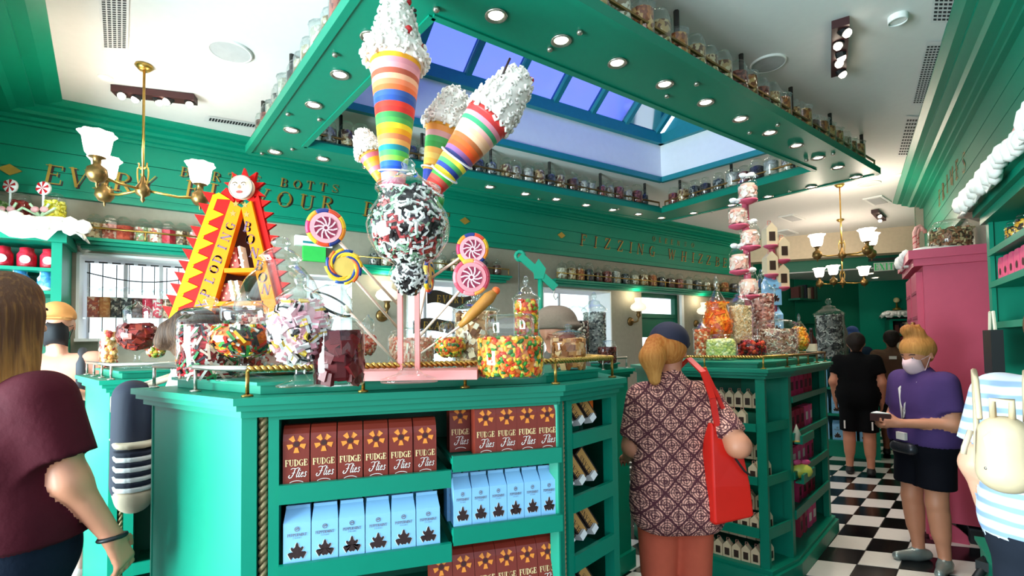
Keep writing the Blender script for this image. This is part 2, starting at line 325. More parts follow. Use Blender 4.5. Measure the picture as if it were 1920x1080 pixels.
# frieze boards and cornice on the left wall
def strip(u0, u1, z0, z1, y0, y1, m=0): return MB().box(((u0 + u1) / 2, (y0 + y1) / 2, (z0 + z1) / 2), (u1 - u0, abs(y1 - y0), z1 - z0), m)
fr = struct(obj('trim_1', strip(-.2, WLEN + .2, 2.79, 3.34, -.006, -.001).mesh('frieze_backing', 'teal2'), None, XL))
for z0, z1, p in ((2.79, 2.83, .05), (2.83, 2.855, .03), (2.86, 2.99, .02), (2.996, 3.155, .02), (3.161, 3.33, .02)):
    obj('plank', strip(-.2, WLEN + .2, z0, z1, -p, -.004).mesh('plank', 'teal'), fr)
def cornice(L, z0=3.33, proj=.28, name='moulding', parent=None, u0=-.2):
    prof = [(0, z0), (.05, z0), (.05, z0 + .025), (.08, z0 + .03), (.08, z0 + .06), (.13, z0 + .065), (.15, z0 + .085), (.20, z0 + .10), (.20, z0 + .125), (.24, z0 + .13), (.28, z0 + .155), (.28, HC), (0, HC)]
    mb = MB(); k = proj / .28; n = len(prof); vs = [(u0, -p * k, z) for p, z in prof] + [(L, -p * k, z) for p, z in prof]
    mb.add(vs, [tuple(range(n)), tuple(range(n, 2 * n))[::-1]] + [(i, n + i, n + (i + 1) % n, (i + 1) % n) for i in range(n)])
    return obj(name, mb.mesh(name, 'teal'), parent)
cornice(WLEN + .2, parent=fr)
def letters(lst, X, wallfn, off, par, name, cols=('frog', 'gold')):
    a = MB()
    for ch, px, py, hp, zh in lst:
        u, z = wallfn(px, py); h = zh
        text(a, ch, h * 1.0, Matrix.Translation((u + .012, -off, z - h / 2 - .008)) @ Matrix.Rotation(math.pi / 2, 4, 'X'), 0, .12, wf=1.25, sw=1.05)
        text(a, ch, h, Matrix.Translation((u, -off - .002, z - h / 2)) @ Matrix.Rotation(math.pi / 2, 4, 'X'), 1, .12, wf=1.25, sw=.8)
    return a.build(name, list(cols), par)
l1 = [(c, x, y, 0, .155) for c, x, y in (('E', 97, 327), ('V', 143, 333), ('E', 190, 338), ('R', 228, 341), ('Y', 272, 344), ('F', 358, 354), ('L', 402, 360), ('A', 440, 364), ('V', 487, 367), ('O', 531, 373), ('U', 573, 379), ('R', 612, 382), ('B', 690, 392), ('E', 722, 396), ('A', 757, 400), ('N', 795, 404), ('S', 832, 409))]
l2 = [(c, x, y, 0, .085) for c, x, y in (('B', 345, 322), ('E', 375, 327), ('R', 405, 331), ('T', 433, 333), ('I', 457, 335), ('E', 480, 337), ('B', 531, 342), ('O', 556, 345), ('T', 580, 347), ('T', 604, 350), ('S', 627, 353))]
l3 = [(c, x, y, 0, .165) for c, x, y in (('F', 1092, 449), ('I', 1115, 453), ('Z', 1137, 456), ('Z', 1161, 460), ('I', 1181, 463), ('N', 1199, 466), ('G', 1221, 470), ('W', 1258, 476), ('H', 1281, 480), ('I', 1298, 482), ('Z', 1312, 484), ('Z', 1327, 487), ('B', 1344, 490), ('E', 1358, 492), ('E', 1371, 494))]
l4 = [(c, x, y, 0, .08) for c, x, y in (('O', 1225, 447), ('L', 1237, 449), ('E', 1248, 451), ('E', 1259, 453), ('N', 1271, 455), ('S', 1284, 457), ('O', 1298, 459))]
letters(l1 + l2, XL, lambda x, y: lw(x, y, .022), .022, fr, 'gilt_lettering'); letters(l3 + l4, XL, lambda x, y: lw(x, y, .022), .022, fr, 'shaded_lettering', ('gold', 'frog'))  # second set faced dark, the frieze's shadow put into the letter colours
for px, py in ((872, 414), (1053, 441), (18, 318)):
    u, z = lw(px, py, .03); obj('diamond_plaque', MB().prism([(-.07, 0), (0, -.045), (.07, 0), (0, .045)], 0, .012).mesh('diamond_plaque', 'gold'), fr, Matrix.Translation((u, -.02, z)) @ Matrix.Rotation(math.pi / 2, 4, 'X'))
# ---- end bulkhead at far left (frieze only, open below, an opening assumed for the added fill light)
EA, EB = (-2.36, 1.53), (-4.24, 3.80)
XE = frame(EA, EB); EL = (Vector(EB) - Vector(EA)).length
we = struct(obj('wall_end', MB().box((EL / 2, .08, 3.05), (EL, .16, .9)).mesh('wall_end', 'wall'), None, XE))
ef = struct(obj('trim_2', strip(0, EL, 2.62, 3.34, -.006, -.001).mesh('trim_2', 'teal2'), None, XE))
for z0, z1 in ((2.62, 2.8), (2.806, 2.99), (2.996, 3.155), (3.161, 3.33)): obj('plank', strip(0, EL, z0, z1, -.02, -.004).mesh('plank', 'teal'), ef)
cornice(EL, parent=ef, u0=0, proj=.56)
# ---- right wall
RA, RB = (5.72, 6.72), (1.55, 0.68)
XR = frame(RA, RB); RL = (Vector(RB) - Vector(RA)).length; XRi = XR.inverted()
def rw(px, py, off=0.0):
    a, b = inset(RA, RB, -off); q = XRi @ onpl(px, py, a, b); return q.x, q.z
wr = struct(obj('wall_right', MB().box((RL / 2, .08, HC / 2), (RL, .16, HC)).mesh('wall_right', 'wall'), None, XR))
rf = struct(obj('trim_3', strip(0, RL, 2.62, 3.34, -.006, -.001).mesh('trim_3', 'teal2'), None, XR))
for z0, z1 in ((2.62, 2.66), (2.665, 2.83), (2.836, 2.99), (2.996, 3.155), (3.161, 3.33)): obj('plank', strip(0, RL, z0, z1, -.02 - (.02 if z1 < 2.7 else 0), -.004).mesh('plank', 'teal'), rf)
cornice(RL, parent=rf, proj=.34, u0=-.05)
l5 = [(c, x, y, 0, .17) for c, x, y in (('S', 1806, 305), ('E', 1793, 318), ('M', 1783, 333), ('I', 1775, 345), ('R', 1768, 358), ('E', 1761, 371))]
letters(l5, XR, lambda x, y: rw(x, y, .024), .024, rf, 'shaded_lettering', ('gold', 'frog'))  # dark faces stand in for the shadow on the right frieze
# wall end return at the far end of the right wall
struct(obj('wall_return', MB().box((.0, .55, HC / 2), (.14, 1.3, HC)).mesh('wall_return', 'wall'), None, XR))
obj('frieze_return', MB().box((-.02, .35, 3.0), (.16, .9, .76)).mesh('frieze_return', 'teal'), rf)
# ---- ceiling with skylight well
KB = at(1240, 338, HC); KA0 = at(640, 196, HC); KC0 = at(1455, 277, HC)
KA = KB + (KA0 - KB) * 1.10; KC = KB + (KC0 - KB) * 1.2; KE = KA + (KC - KB)
q4 = [KA, KB, KC, KE]; big = [Vector((-6.5, 5.4, HC)), Vector((5.6, 13.4, HC)), Vector((10.5, 5.0, HC)), Vector((1.5, -3.2, HC)), ]
cb = [Vector((-6.5, 3.0, HC)), Vector((3.4, 12.0, HC)), Vector((8.6, 9.3, HC)), Vector((2.3, -1.5, HC)), Vector((-4.0, -1.5, HC))]
ce = MB(); vs = [tuple(p) for p in cb] + [tuple(p) for p in q4]
ce.add(vs, [(0, 1, 6, 5), (1, 2, 7, 6), (2, 3, 7), (3, 4, 8, 7), (4, 0, 5, 8)])
ceil = struct(ce.build('ceiling', 'ceil'))
well = thing('skylight', 'teal framed skylight with blue panes above a white ceiling well', 'skylight', (KB.x, KB.y, HC))
struct(well)
def loc(p): return Vector(p) - Vector((KB.x, KB.y, HC))
ZT = .45
for a, b in ((KA, KB), (KB, KC), (KC, KE), (KE, KA)):
    m_ = MB(); a, b = loc(a), loc(b); m_.add([a, b, b + Vector((0, 0, ZT)), a + Vector((0, 0, ZT))], [(0, 1, 2, 3)]); m_.build('well_wall', 'white', well)
    m_ = MB(); m_.bar(a + Vector((0, 0, .0)), b + Vector((0, 0, .0)), .05, .06); m_.build('lower_moulding', 'tealsky', well)
    m_ = MB(); m_.bar(a + Vector((0, 0, ZT + .03)), b + Vector((0, 0, ZT + .03)), .12, .12); m_.build('upper_moulding', 'tealsky', well)
d1 = (KA - KB).normalized(); L1 = (KA - KB).length; d2 = (KC - KB).normalized(); L2 = (KC - KB).length
pane_m = bpy.data.materials.new('blue_tinted_pane'); pane_m.use_nodes = True; _t = pane_m.node_tree; _t.nodes.clear()
_o = _t.nodes.new('ShaderNodeOutputMaterial'); _a = _t.nodes.new('ShaderNodeBsdfTransparent'); _a.inputs[0].default_value = (.20, .235, .80, 1); _g = _t.nodes.new('ShaderNodeBsdfGlossy'); _g.inputs['Roughness'].default_value = .1
_x = _t.nodes.new('ShaderNodeMixShader'); _f = _t.nodes.new('ShaderNodeFresnel'); _n = _t.nodes.new('ShaderNodeTexNoise'); _b = _t.nodes.new('ShaderNodeBump'); _b.inputs['Strength'].default_value = .02
_t.links.new(_n.outputs[0], _b.inputs['Height']); _t.links.new(_b.outputs[0], _f.inputs['Normal'])
_t.links.new(_f.outputs[0], _x.inputs[0]); _t.links.new(_a.outputs[0], _x.inputs[1]); _t.links.new(_g.outputs[0], _x.inputs[2]); _t.links.new(_x.outputs[0], _o.inputs[0])
def gl(s, t, side=0):
    """s along d1, t 0..1 up the slope"""
    h = ZT + .08 + t * .75; y = (.02 + t * (L2 / 2 - .02)); return d1 * s + d2 * (y if not side else L2 - y) + Vector((0, 0, h))
NB = 8
for side in (0, 1):
    for k in range(NB):
        s0 = .12 + k * (L1 - .1) / NB; s1 = .12 + (k + 1) * (L1 - .1) / NB
        m_ = MB(); m_.add([gl(s0 + .03, .02, side), gl(s1 - .03, .02, side), gl(s1 - .03, .98, side), gl(s0 + .03, .98, side)], [(0, 1, 2, 3)]); m_.build('pane', pane_m, well)
    for k in range(NB + 1):
        s0 = .12 + k * (L1 - .1) / NB; m_ = MB(); m_.bar(gl(s0, 0, side), gl(s0, 1, side), .055, .07); m_.build('glazing_bar', 'tealsky', well)
m_ = MB(); m_.bar(gl(-.05, 1), gl(L1 + .05, 1), .1, .1); m_.build('ridge_bar', 'tealsky', well)
for s0 in (.0, L1):
    m_ = MB(); m_.add([d1 * s0 + Vector((0, 0, ZT)), d1 * s0 + d2 * L2 + Vector((0, 0, ZT)), gl(s0, 0, 1), gl(s0, 1), gl(s0, 0)], [(0, 1, 2, 3, 4)]); m_.build('gable_panel', 'tealsky', well)
# ---- hanging canopy ring
ZR = 3.15
oA, oB, oC, oE = at(465, 286, ZR), at(1240, 416, ZR), at(1647, 326, ZR), Vector((-.33, 1.75, ZR))
iA, iB, iC, iE = at(570, 275, ZR), at(1240, 399, ZR), at(1527, 319, ZR), at(811, 30, ZR)
ringO = [oA, oB, oC, oE]; ringI = [iA, iB, iC, iE]
rc = thing('hanging_canopy', 'teal suspended rectangular canopy ringed with downlights and jars under the skylight', 'canopy', (0, 0, ZR))
ZV = Vector((0, 0, ZR))
for k in range(4):
    a, b, c, d = ringO[k], ringO[(k + 1) % 4], ringI[(k + 1) % 4], ringI[k]
    m_ = MB(); m_.prism([(p.x, p.y) for p in (a, b, c, d)], 0, .05); m_.build('soffit_panel', 'teal', rc)
    for p, q, r in ((a, b, -1), (d, c, 1)):
        m_ = MB(); m_.bar(p - ZV + Vector((0, 0, .022)), q - ZV + Vector((0, 0, .022)), .04, .062); m_.build('edge_moulding', 'teal', rc)
    if k in (0, 1):
        n_ = MB(); p, q = (d - ZV), (c - ZV); p = p.lerp(q, .02); q = q.lerp(p, .0)
    else:
        p, q = (a - ZV), (b - ZV)
    cen = sum((v - ZV for v in ringO), Vector()) / 4
    mid = (p + q) / 2; dn = Vector(((q - p).y, -(q - p).x, 0)).normalized()
    if k in (2, 3):
        if dn.dot(cen - mid) < 0: dn = -dn
    else:
        if dn.dot(cen - mid) > 0: dn = -dn
    m_ = MB(); m_.tube([p + dn * .03 + Vector((0, 0, .135)), q + dn * .03 + Vector((0, 0, .135))], .011, 6); m_.build('guard_rail', 'oldbrass', rc)
    L = (q - p).length; n = max(3, int(L / .42)); pm = MB().tube([(0, 0, .06), (0, 0, .135)], .008, 6).mesh('rail_post', 'oldbrass')
    for i in range(n + 1): obj('rail_post', pm, rc, Matrix.Translation(p.lerp(q, (i + .0) / n) + dn * .03))
    # hanger rods up to the ceiling
    n = max(2, int(L / .72)); hm = MB().tube([(0, 0, .05), (0, 0, HC - ZR)], .016, 6).mesh('hanger_rod', 'iron')
    for i in range(n + 1): obj('hanger_rod', hm, rc, Matrix.Translation(p.lerp(q, (i + .3) / (n + .6)) + dn * .06))
def canopy_side(k):
    """inner run used to stand jars: start, end, inward normal (world, z on the canopy top)"""
    a, b, c, d = ringO[k], ringO[(k + 1) % 4], ringI[(k + 1) % 4], ringI[k]
    p, q = ((d, c) if k in (0, 1) else (a, b)); mid = (p + q) / 2; oth = ((a + b) / 2 if k in (0, 1) else (c + d) / 2)
    dn = Vector(((q - p).y, -(q - p).x, 0)).normalized()
    if dn.dot(oth - mid) < 0: dn = -dn
    return p + Vector((0, 0, .05)), q + Vector((0, 0, .05)), dn
dl_trim = MB().lathe([(.052, 0), (.056, -.008), (.047, -.012), (.036, .002)], 20, cap=False).mesh('downlight_trim', 'nickel', True)
dl_lens = MB().lathe([(.0, -.003), (.036, -.003)], 20, cap=False).mesh('lens', 'lampdisc')
downs = [(930, 28), (1052, 75), (1157, 117), (1246, 157), (1323, 191), (1388, 222), (1443, 248), (1493, 272), (1534, 295), (1571, 313), (1605, 331), (695, 68), (637, 139), (588, 196), (546, 243), (515, 284), (605, 297), (690, 312), (765, 324), (918, 350), (985, 363), (1043, 373), (1099, 384), (1149, 393), (1197, 401), (1240, 408), (1300, 399), (1371, 384), (1440, 368), (1521, 350)]
for px, py in downs:
    p = at(px, py, ZR) - ZV; t_o = obj('downlight_trim', dl_trim, rc, Matrix.Translation(p)); obj('lens', dl_lens, t_o)
    spot(p + ZV + Vector((0, 0, -.02)), p + ZV + Vector((0, 0, -1)), 11, (1, .94, .86), 120, .7, .04)
bolt = MB().lathe([(.0, -.022), (.013, -.018), (.017, -.008), (.014, 0)], 10, cap=False).mesh('sprinkler_cap', 'nickel', True)
for px, py in ((1087, 58), (1031, 90), (1306, 155), (1250, 178), (628, 100), (540, 212), (599, 222), (491, 286), (548, 278), (818, 15), (1458, 232), (1405, 247), (1512, 299), (1562, 287), (1160, 391), (1010, 372), (1480, 357), (1335, 396)): obj('sprinkler_cap', bolt, rc, Matrix.Translation(at(px, py, ZR) - ZV))
# ---- far end: header beam, lower ceiling, back walls
HD0, HD1 = Vector((4.2, 9.6)), Vector((8.9, 7.6))
def vband(a, b, z0, z1, name, m, th=.2):
    X = frame(a, b); L = (Vector(b) - Vector(a)).length; return struct(obj(name, MB().box((L / 2, th / 2, (z0 + z1) / 2), (L, th, z1 - z0)).mesh(name, m), None, X))
vband(HD0, HD1, 3.06, HC, 'trim_4', 'tan', .3)
vband((4.35, 10.2), (9.4, 8.1), 2.9, 3.2, 'trim_5', 'teal2', .1)
vband((4.3, 9.9), (9.2, 7.85), 3.18, 3.24, 'trim_6', 'white', .7)
lc = MB(); lc.prism([(4.4, 10.25), (9.4, 8.15), (13.5, 13.0), (6.0, 15.0)], 2.88, 2.92); struct(lc.build('ceiling_lower', 'ceil'))
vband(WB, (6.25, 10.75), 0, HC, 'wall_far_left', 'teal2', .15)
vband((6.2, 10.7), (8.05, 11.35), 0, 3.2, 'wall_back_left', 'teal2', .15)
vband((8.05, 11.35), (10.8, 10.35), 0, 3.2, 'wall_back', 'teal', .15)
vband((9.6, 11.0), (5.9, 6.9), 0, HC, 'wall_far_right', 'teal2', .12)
# ---- windows: reveal, frame, panes
def window(h, n, depth=.42, cols=1, sill='white'):
    u0, u1, z0, z1 = h; rt = struct(obj('window_%d' % n, MB().box(((u0 + u1) / 2, depth / 2, z1 - .012), (u1 - u0, depth, .02)).mesh('head', 'white'), None, XL))
    obj('reveal', MB().box((u0 + .01, depth / 2, (z0 + z1) / 2), (.02, depth, z1 - z0)).mesh('reveal', 'white'), rt)
    obj('reveal', MB().box((u1 - .01, depth / 2, (z0 + z1) / 2), (.02, depth, z1 - z0)).mesh('reveal', 'white'), rt)
    obj('sill', MB().box(((u0 + u1) / 2, depth / 2 - .02, z0 + .012), (u1 - u0, depth + .06, .024)).mesh('sill', sill), rt)
    for k in range(cols + 1): obj('frame_bar', MB().box((u0 + .02 + (u1 - u0 - .04) * k / cols, depth, (z0 + z1) / 2), (.03, .03, z1 - z0)).mesh('frame_bar', 'white'), rt)
    for k in range(cols):
        a = u0 + (u1 - u0) * k / cols; b = u0 + (u1 - u0) * (k + 1) / cols
        obj('pane', MB().box(((a + b) / 2, depth + .01, (z0 + z1) / 2), (b - a - .03, .006, z1 - z0 - .03)).mesh('pane', 'glass'), rt)
    return rt
window(W0, 1, .3); window(W1, 2, .45, 3); window(W2, 3, .45, 2); window(W3, 4, .45, 2)
u0, u1, z0, z1 = W4
dr = struct(obj('door_1', MB().box(((u0 + u1) / 2, .14, 1.80), (u1 - u0, .05, .34)).mesh('lock_panel', 'teal2'), None, XL))
for a, b, c, d in ((u0, u0 + .07, 0, z1), (u1 - .07, u1, 0, z1), (u0, u1, z1 - .07, z1), (u0, u1, 1.95, 2.02)): obj('door_frame', MB().box(((a + b) / 2, .13, (c + d) / 2), (b - a, .08, d - c)).mesh('door_frame', 'teal2'), dr)
obj('pane', MB().box(((u0 + u1) / 2, .15, 2.15), (u1 - u0 - .1, .006, .26)).mesh('pane', 'glass'), dr)
for k in range(2):
    for j in range(3): obj('pane', MB().box((u0 + (u1 - u0) * (k + .5) / 2, .15, .35 + j * .45), ((u1 - u0) / 2 - .06, .006, .4)).mesh('pane', 'glass'), dr)
obj('mullion', MB().box(((u0 + u1) / 2, .15, .8), (.035, .03, 1.5)).mesh('mullion', 'white'), dr)
for j in range(4): obj('mullion', MB().box(((u0 + u1) / 2, .15, .12 + j * .45), (u1 - u0 - .1, .03, .035)).mesh('mullion', 'white'), dr)
obj('reveal', MB().box((u1 + .0, -.0, 1.2), (.06, .05, 2.4)).mesh('reveal', 'white'), dr)
obj('reveal', MB().box(((u0 + u1) / 2, 0, z1 + .02), (u1 - u0 + .1, .05, .06)).mesh('reveal', 'white'), dr)
# ---- ceiling fittings
def vent(quad_px, nx, ny, label):
    p = [at(x, y, HC) for x, y in quad_px]; c = sum(p, Vector()) / 4; t = thing('ceiling_vent', label, 'vent', c, 0, 'ceiling vents')
    ex = ((p[1] - p[0]) + (p[2] - p[3])) / 2; ey = ((p[3] - p[0]) + (p[2] - p[1])) / 2
    def q(a, b, z): return tuple(ex * (a - .5) + ey * (b - .5) + Vector((0, 0, z)))
    m_ = MB(); m_.add([q(-.08, -.05, -.006), q(1.08, -.05, -.006), q(1.08, 1.05, -.006), q(-.08, 1.05, -.006)], [(3, 2, 1, 0)]); m_.build('vent_frame', 'grill', t)
    for i in range(nx):
        m_ = MB()
        for j in range(ny):
            a, b = (i + .15) / nx, (i + .85) / nx; e, f = (j + .2) / ny, (j + .75) / ny
            m_.add([q(a, e, -.008), q(b, e, -.008), q(b, f, -.008), q(a, f, -.008)], [(3, 2, 1, 0)])
        m_.build('slot_row', 'ventd', t)
vent([(187, -60), (238, -60), (238, 90), (193, 86)], 5, 34, 'white slotted ceiling vent at the upper left near the hanging lamp')
vent([(393, 217), (492, 232), (485, 241), (390, 227)], 18, 1, 'narrow white ceiling vent between the cornice and the hanging canopy')
vent([(1755, -30), (1800, -30), (1790, 38), (1748, 38)], 5, 9, 'slotted ceiling vent nearest the camera beside the right cornice')
vent([(1737, 84), (1773, 82), (1738, 192), (1712, 192)], 5, 26, 'long slotted ceiling vent in the middle of the right row')
vent([(1700, 221), (1727, 221), (1705, 290), (1684, 290)], 5, 12, 'slotted ceiling vent farthest along the right cornice')
def disc(px, py, r, name, label, cat, m='grill', grp=None, h=.012):
    p = at(px, py, HC); t = thing(name, label, cat, p, 0, grp)
    MB().lathe([(r, 0), (r * 1.0, -h), (r * .93, -h * 1.3), (r * .9, -h)], 28, cap=False).build('rim', 'white', t, True)
    MB().lathe([(r * .9, -h * .9), (0, -h)], 28, cap=False).build('grille', m, t, True); return t
spk = mat('speaker_cloth', 'c3c3c4', .9)
disc(432, 95, .13, 'ceiling_speaker', 'round white ceiling speaker left of the hanging canopy', 'speaker', spk, 'ceiling speakers')
disc(1440, 118, .115, 'ceiling_speaker', 'round grey ceiling speaker right of the hanging canopy', 'speaker', spk, 'ceiling speakers')
disc(1630, 344, .12, 'ceiling_speaker', 'round ceiling speaker just beyond the canopy tip', 'speaker', spk, 'ceiling speakers')
disc(1683, 30, .05, 'smoke_detector', 'small round white smoke detector on the right ceiling', 'detector', 'white', None, .03)
disc(198, 145, .045, 'sprinkler_plate', 'small white round sprinkler plate beside the left hanging lamp', 'sprinkler', 'white', None, .008)
disc(1690, 327, .06, 'sprinkler_plate', 'small white round plate by the far right cornice', 'sprinkler', 'white', None, .008)
for px, py, lb in ((1485, 408, 'flat grey ceiling grille left of the far chandelier'), (1475, 435, 'flat grey ceiling grille below the pink tower top'), (1645, 375, 'flat ceiling grille behind the track spotlight')):
    p = at(px, py, HC); t = thing('ceiling_grille', lb, 'grille', p, .7); MB().box((0, 0, -.008), (.5, .22, .016)).build('grille_frame', 'white', t); MB().box((0, 0, -.018), (.42, .15, .006)).build('slots', spk, t)
def track(p0, p1, n, label, down=.11, power=30, tgt=None):
    a, b = at(*p0, HC - .03), at(*p1, HC - .03); c = (a + b) / 2; t = thing('track_light', label, 'track light', c, 0, 'ceiling track lights'); a, b = a - c, b - c
    MB().bar(a, b, .09, .05).build('housing', mat('track_maroon', '3a1518', .5), t)
    for i in range(n):
        p = a.lerp(b, (i + .5) / n); ax = Vector(((-1) ** i * .02, -.03 + .02 * (i % 3), -.05))
        hd = MB().tube([p, p + ax * .9], .03, 10).build('lamp_head', 'black', t); MB().ball(tuple(p + ax), .026, 10).build('bulb', 'lampdisc', hd, True)
        pw = c + p + ax * 1.8; spot(pw, pw + (Vector(tgt) - pw if tgt else Vector((0, 0, -1))), power / n, (1, .88, .72), 95, .8, .04)
track((213, 170), (367, 187), 5, 'dark maroon track light with glowing heads at upper left', power=70)
track((1576, 42), (1572, 136), 5, 'dark maroon ceiling track with five lit round heads at right', power=90)
track((1640, 396), (1655, 412), 2, 'small black ceiling spotlight far along the right cornice', power=25)
# ================================================================== counters
def helix(mb, a, b, r, rr, turns, m=0, strands=2, seg=5, per=10):
    a, b = Vector(a), Vector(b); d = b - a; L = d.length; d.normalize(); n = d.orthogonal().normalized(); q = d.cross(n)
    N = max(4, int(turns * per))
    for s_ in range(strands):
        mb.tube([a + d * (L * i / N) + (n * math.cos(2 * math.pi * (turns * i / N + s_ / strands)) + q * math.sin(2 * math.pi * (turns * i / N + s_ / strands))) * r for i in range(N + 1)], rr, seg, m)
def top_stack(t, poly, z, tier=None, o_=(0, 0)):
    P = lambda s: [(p[0] - o_[0], p[1] - o_[1]) for p in offset_poly(poly, s)]
    MB().prism(P(0), z - .022, z).build('worktop', 'teal', t)
    MB().prism(P(.012), z - .04, z - .023).build('moulding', 'teal', t)
    MB().prism(P(.03), z - .062, z - .041).build('moulding', 'teal', t)
    if tier:
        MB().prism(P(tier), z + .001, z + .028).build('riser', 'teal', t); MB().prism(P(tier - .015), z + .029, z + .04).build('riser_cap', 'teal', t)
def rail(t, pts, z, o_, mat_, posts, rope=True, h=.085):
    pts = [Vector((p[0] - o_[0], p[1] - o_[1], z + h)) for p in pts]
    for a, b in zip(pts, pts[1:]):
        m_ = MB()
        if rope: helix(m_, a, b, .0055, .0062, (b - a).length / .035)
        else: m_.tube([a, b], .0095, 10)
        m_.build('hand_rail', mat_, t, True)
        L = (b - a).length; n = max(1, round(L / posts))
        for i in range(n + 1):
            if i == 0 and a is not pts[0]: continue
            p = a.lerp(b, i / n); k = MB(); k.tube([p, p - Vector((0, 0, h - .004))], .0058, 8); k.lathe([(.017, 0), (.017, .005), (.008, .008)], 12, (p.x, p.y, z)); k.build('rail_post', mat_ if mat_ != 'rope' else 'oldbrass', t, True)
# ---------------- front counter
P0, P1, P1b, P2 = (-1.476, 1.901), (-.824, 1.451), (.189, 1.771), (.487, 2.103)
poly1 = [P0, P1, P1b, P2, (.42, 2.62), (-.35, 2.62), (-1.22, 2.16)]
o1 = (-.4, 2.0); ZC = 1.40
c1 = thing('display_counter', 'large teal counter in front with brown and blue cartons on its shelves', 'counter', (*o1, 0))
top_stack(c1, poly1, ZC, .11, o1)
def in1(p): return (p[0] - o1[0], p[1] - o1[1])
body = [in1(p) for p in offset_poly(poly1, .05)]
MB().prism([in1(p) for p in offset_poly(poly1, .03)], 0.0, .12).build('plinth', 'teal', c1)
def panel(t, a, b, z0, z1, th, name, m='teal'):
    X = frame(a, b); L = (Vector(b) - Vector(a)).length; return obj(name, MB().box((L / 2, th / 2, (z0 + z1) / 2), (L, th, z1 - z0)).mesh(name, m), t, X)
panel(c1, body[0], body[1], .12, 1.34, .03, 'end_panel')
for i in (3, 4, 5, 6): panel(c1, body[i], body[(i + 1) % 7], .12, 1.34, .02, 'back_panel')
XF = frame(body[1], body[2]); FL = (Vector(body[2]) - Vector(body[1])).length
def fbox(u0, u1, y0, y1, z0, z1, name, m='teal', t=c1, X=XF): return obj(name, MB().box(((u0 + u1) / 2, (y0 + y1) / 2, (z0 + z1) / 2), (u1 - u0, y1 - y0, z1 - z0)).mesh(name, m), t, X)
u0 = .02
fbox(-.012, .030, 0, .05, .12, 1.34, 'post'); fbox(.062, .092, 0, .05, .12, 1.34, 'post'); fbox(.030, .062, .03, .05, .12, 1.34, 'rope_recess', 'dark')
m_ = MB(); helix(m_, (.046, .018, .13), (.046, .018, 1.335), .007, .0085, 26); obj('rope_column', m_.mesh('rope_column', 'rope', True), c1, XF)
fbox(1.03, FL + .0, .0, .05, .12, 1.34, 'post'); fbox(.09, 1.035, .0, .04, 1.325, 1.34, 'top_rail')
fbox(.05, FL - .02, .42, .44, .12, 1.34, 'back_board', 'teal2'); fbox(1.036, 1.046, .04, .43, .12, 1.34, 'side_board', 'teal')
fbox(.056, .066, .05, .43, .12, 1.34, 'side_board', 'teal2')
SH1 = [(.094, .626, 1.068, 1.126), (.632, 1.032, 1.118, 1.172), (.094, .626, .822, .882), (.632, 1.032, .872, .93), (.094, .626, .56, .62), (.632, 1.032, .6, .66)]
for a, b, z0, z1 in SH1:
    fbox(a, b, -.02, -.002, z0, z1, 'shelf_lip'); fbox(a, b, -.002, .42, z1 - .032, z1 - .013, 'shelf')
# chamfer bay
XC = frame(body[2], body[3]); CL = (Vector(body[3]) - Vector(body[2])).length
def cbox(u0, u1, y0, y1, z0, z1, name, m='teal'): return fbox(u0, u1, y0, y1, z0, z1, name, m, c1, XC)
cbox(.0, .035, 0, .04, .12, 1.34, 'post'); cbox(.06, .095, 0, .04, .12, 1.34, 'post'); cbox(.035, .06, .02, .03, .12, 1.34, 'rope_recess', 'dark')
m_ = MB(); helix(m_, (.047, .012, .13), (.047, .012, 1.335), .004, .005, 34, 0, 2, 5, 6); obj('rope_column', m_.mesh('rope_column', 'rope', True), c1, XC)
cbox(.385, CL + .02, 0, .045, .12, 1.34, 'post'); cbox(.09, .39, 0, .035, 1.318, 1.34, 'top_rail')
for z0, z1 in ((1.148, 1.205), (.905, .965), (.682, .745), (.42, .48)):
    cbox(.095, .385, -.004, .014, z0, z1, 'shelf_lip'); cbox(.095, .385, .014, .16, z0, z0 + .015, 'shelf'); cbox(.12, .36, .15, .165, z0 + .02, z0 + .10, 'tier_board', 'teal')
ri = offset_poly(poly1, .055)
rail(c1, [ri[6], ri[0], ri[1]], ZC, o1, 'nickel', .28, False); rail(c1, [ri[1], ri[2], ri[3]], ZC, o1, 'brass', .36); rail(c1, [ri[3], ri[4]], ZC, o1, 'brass', .3)
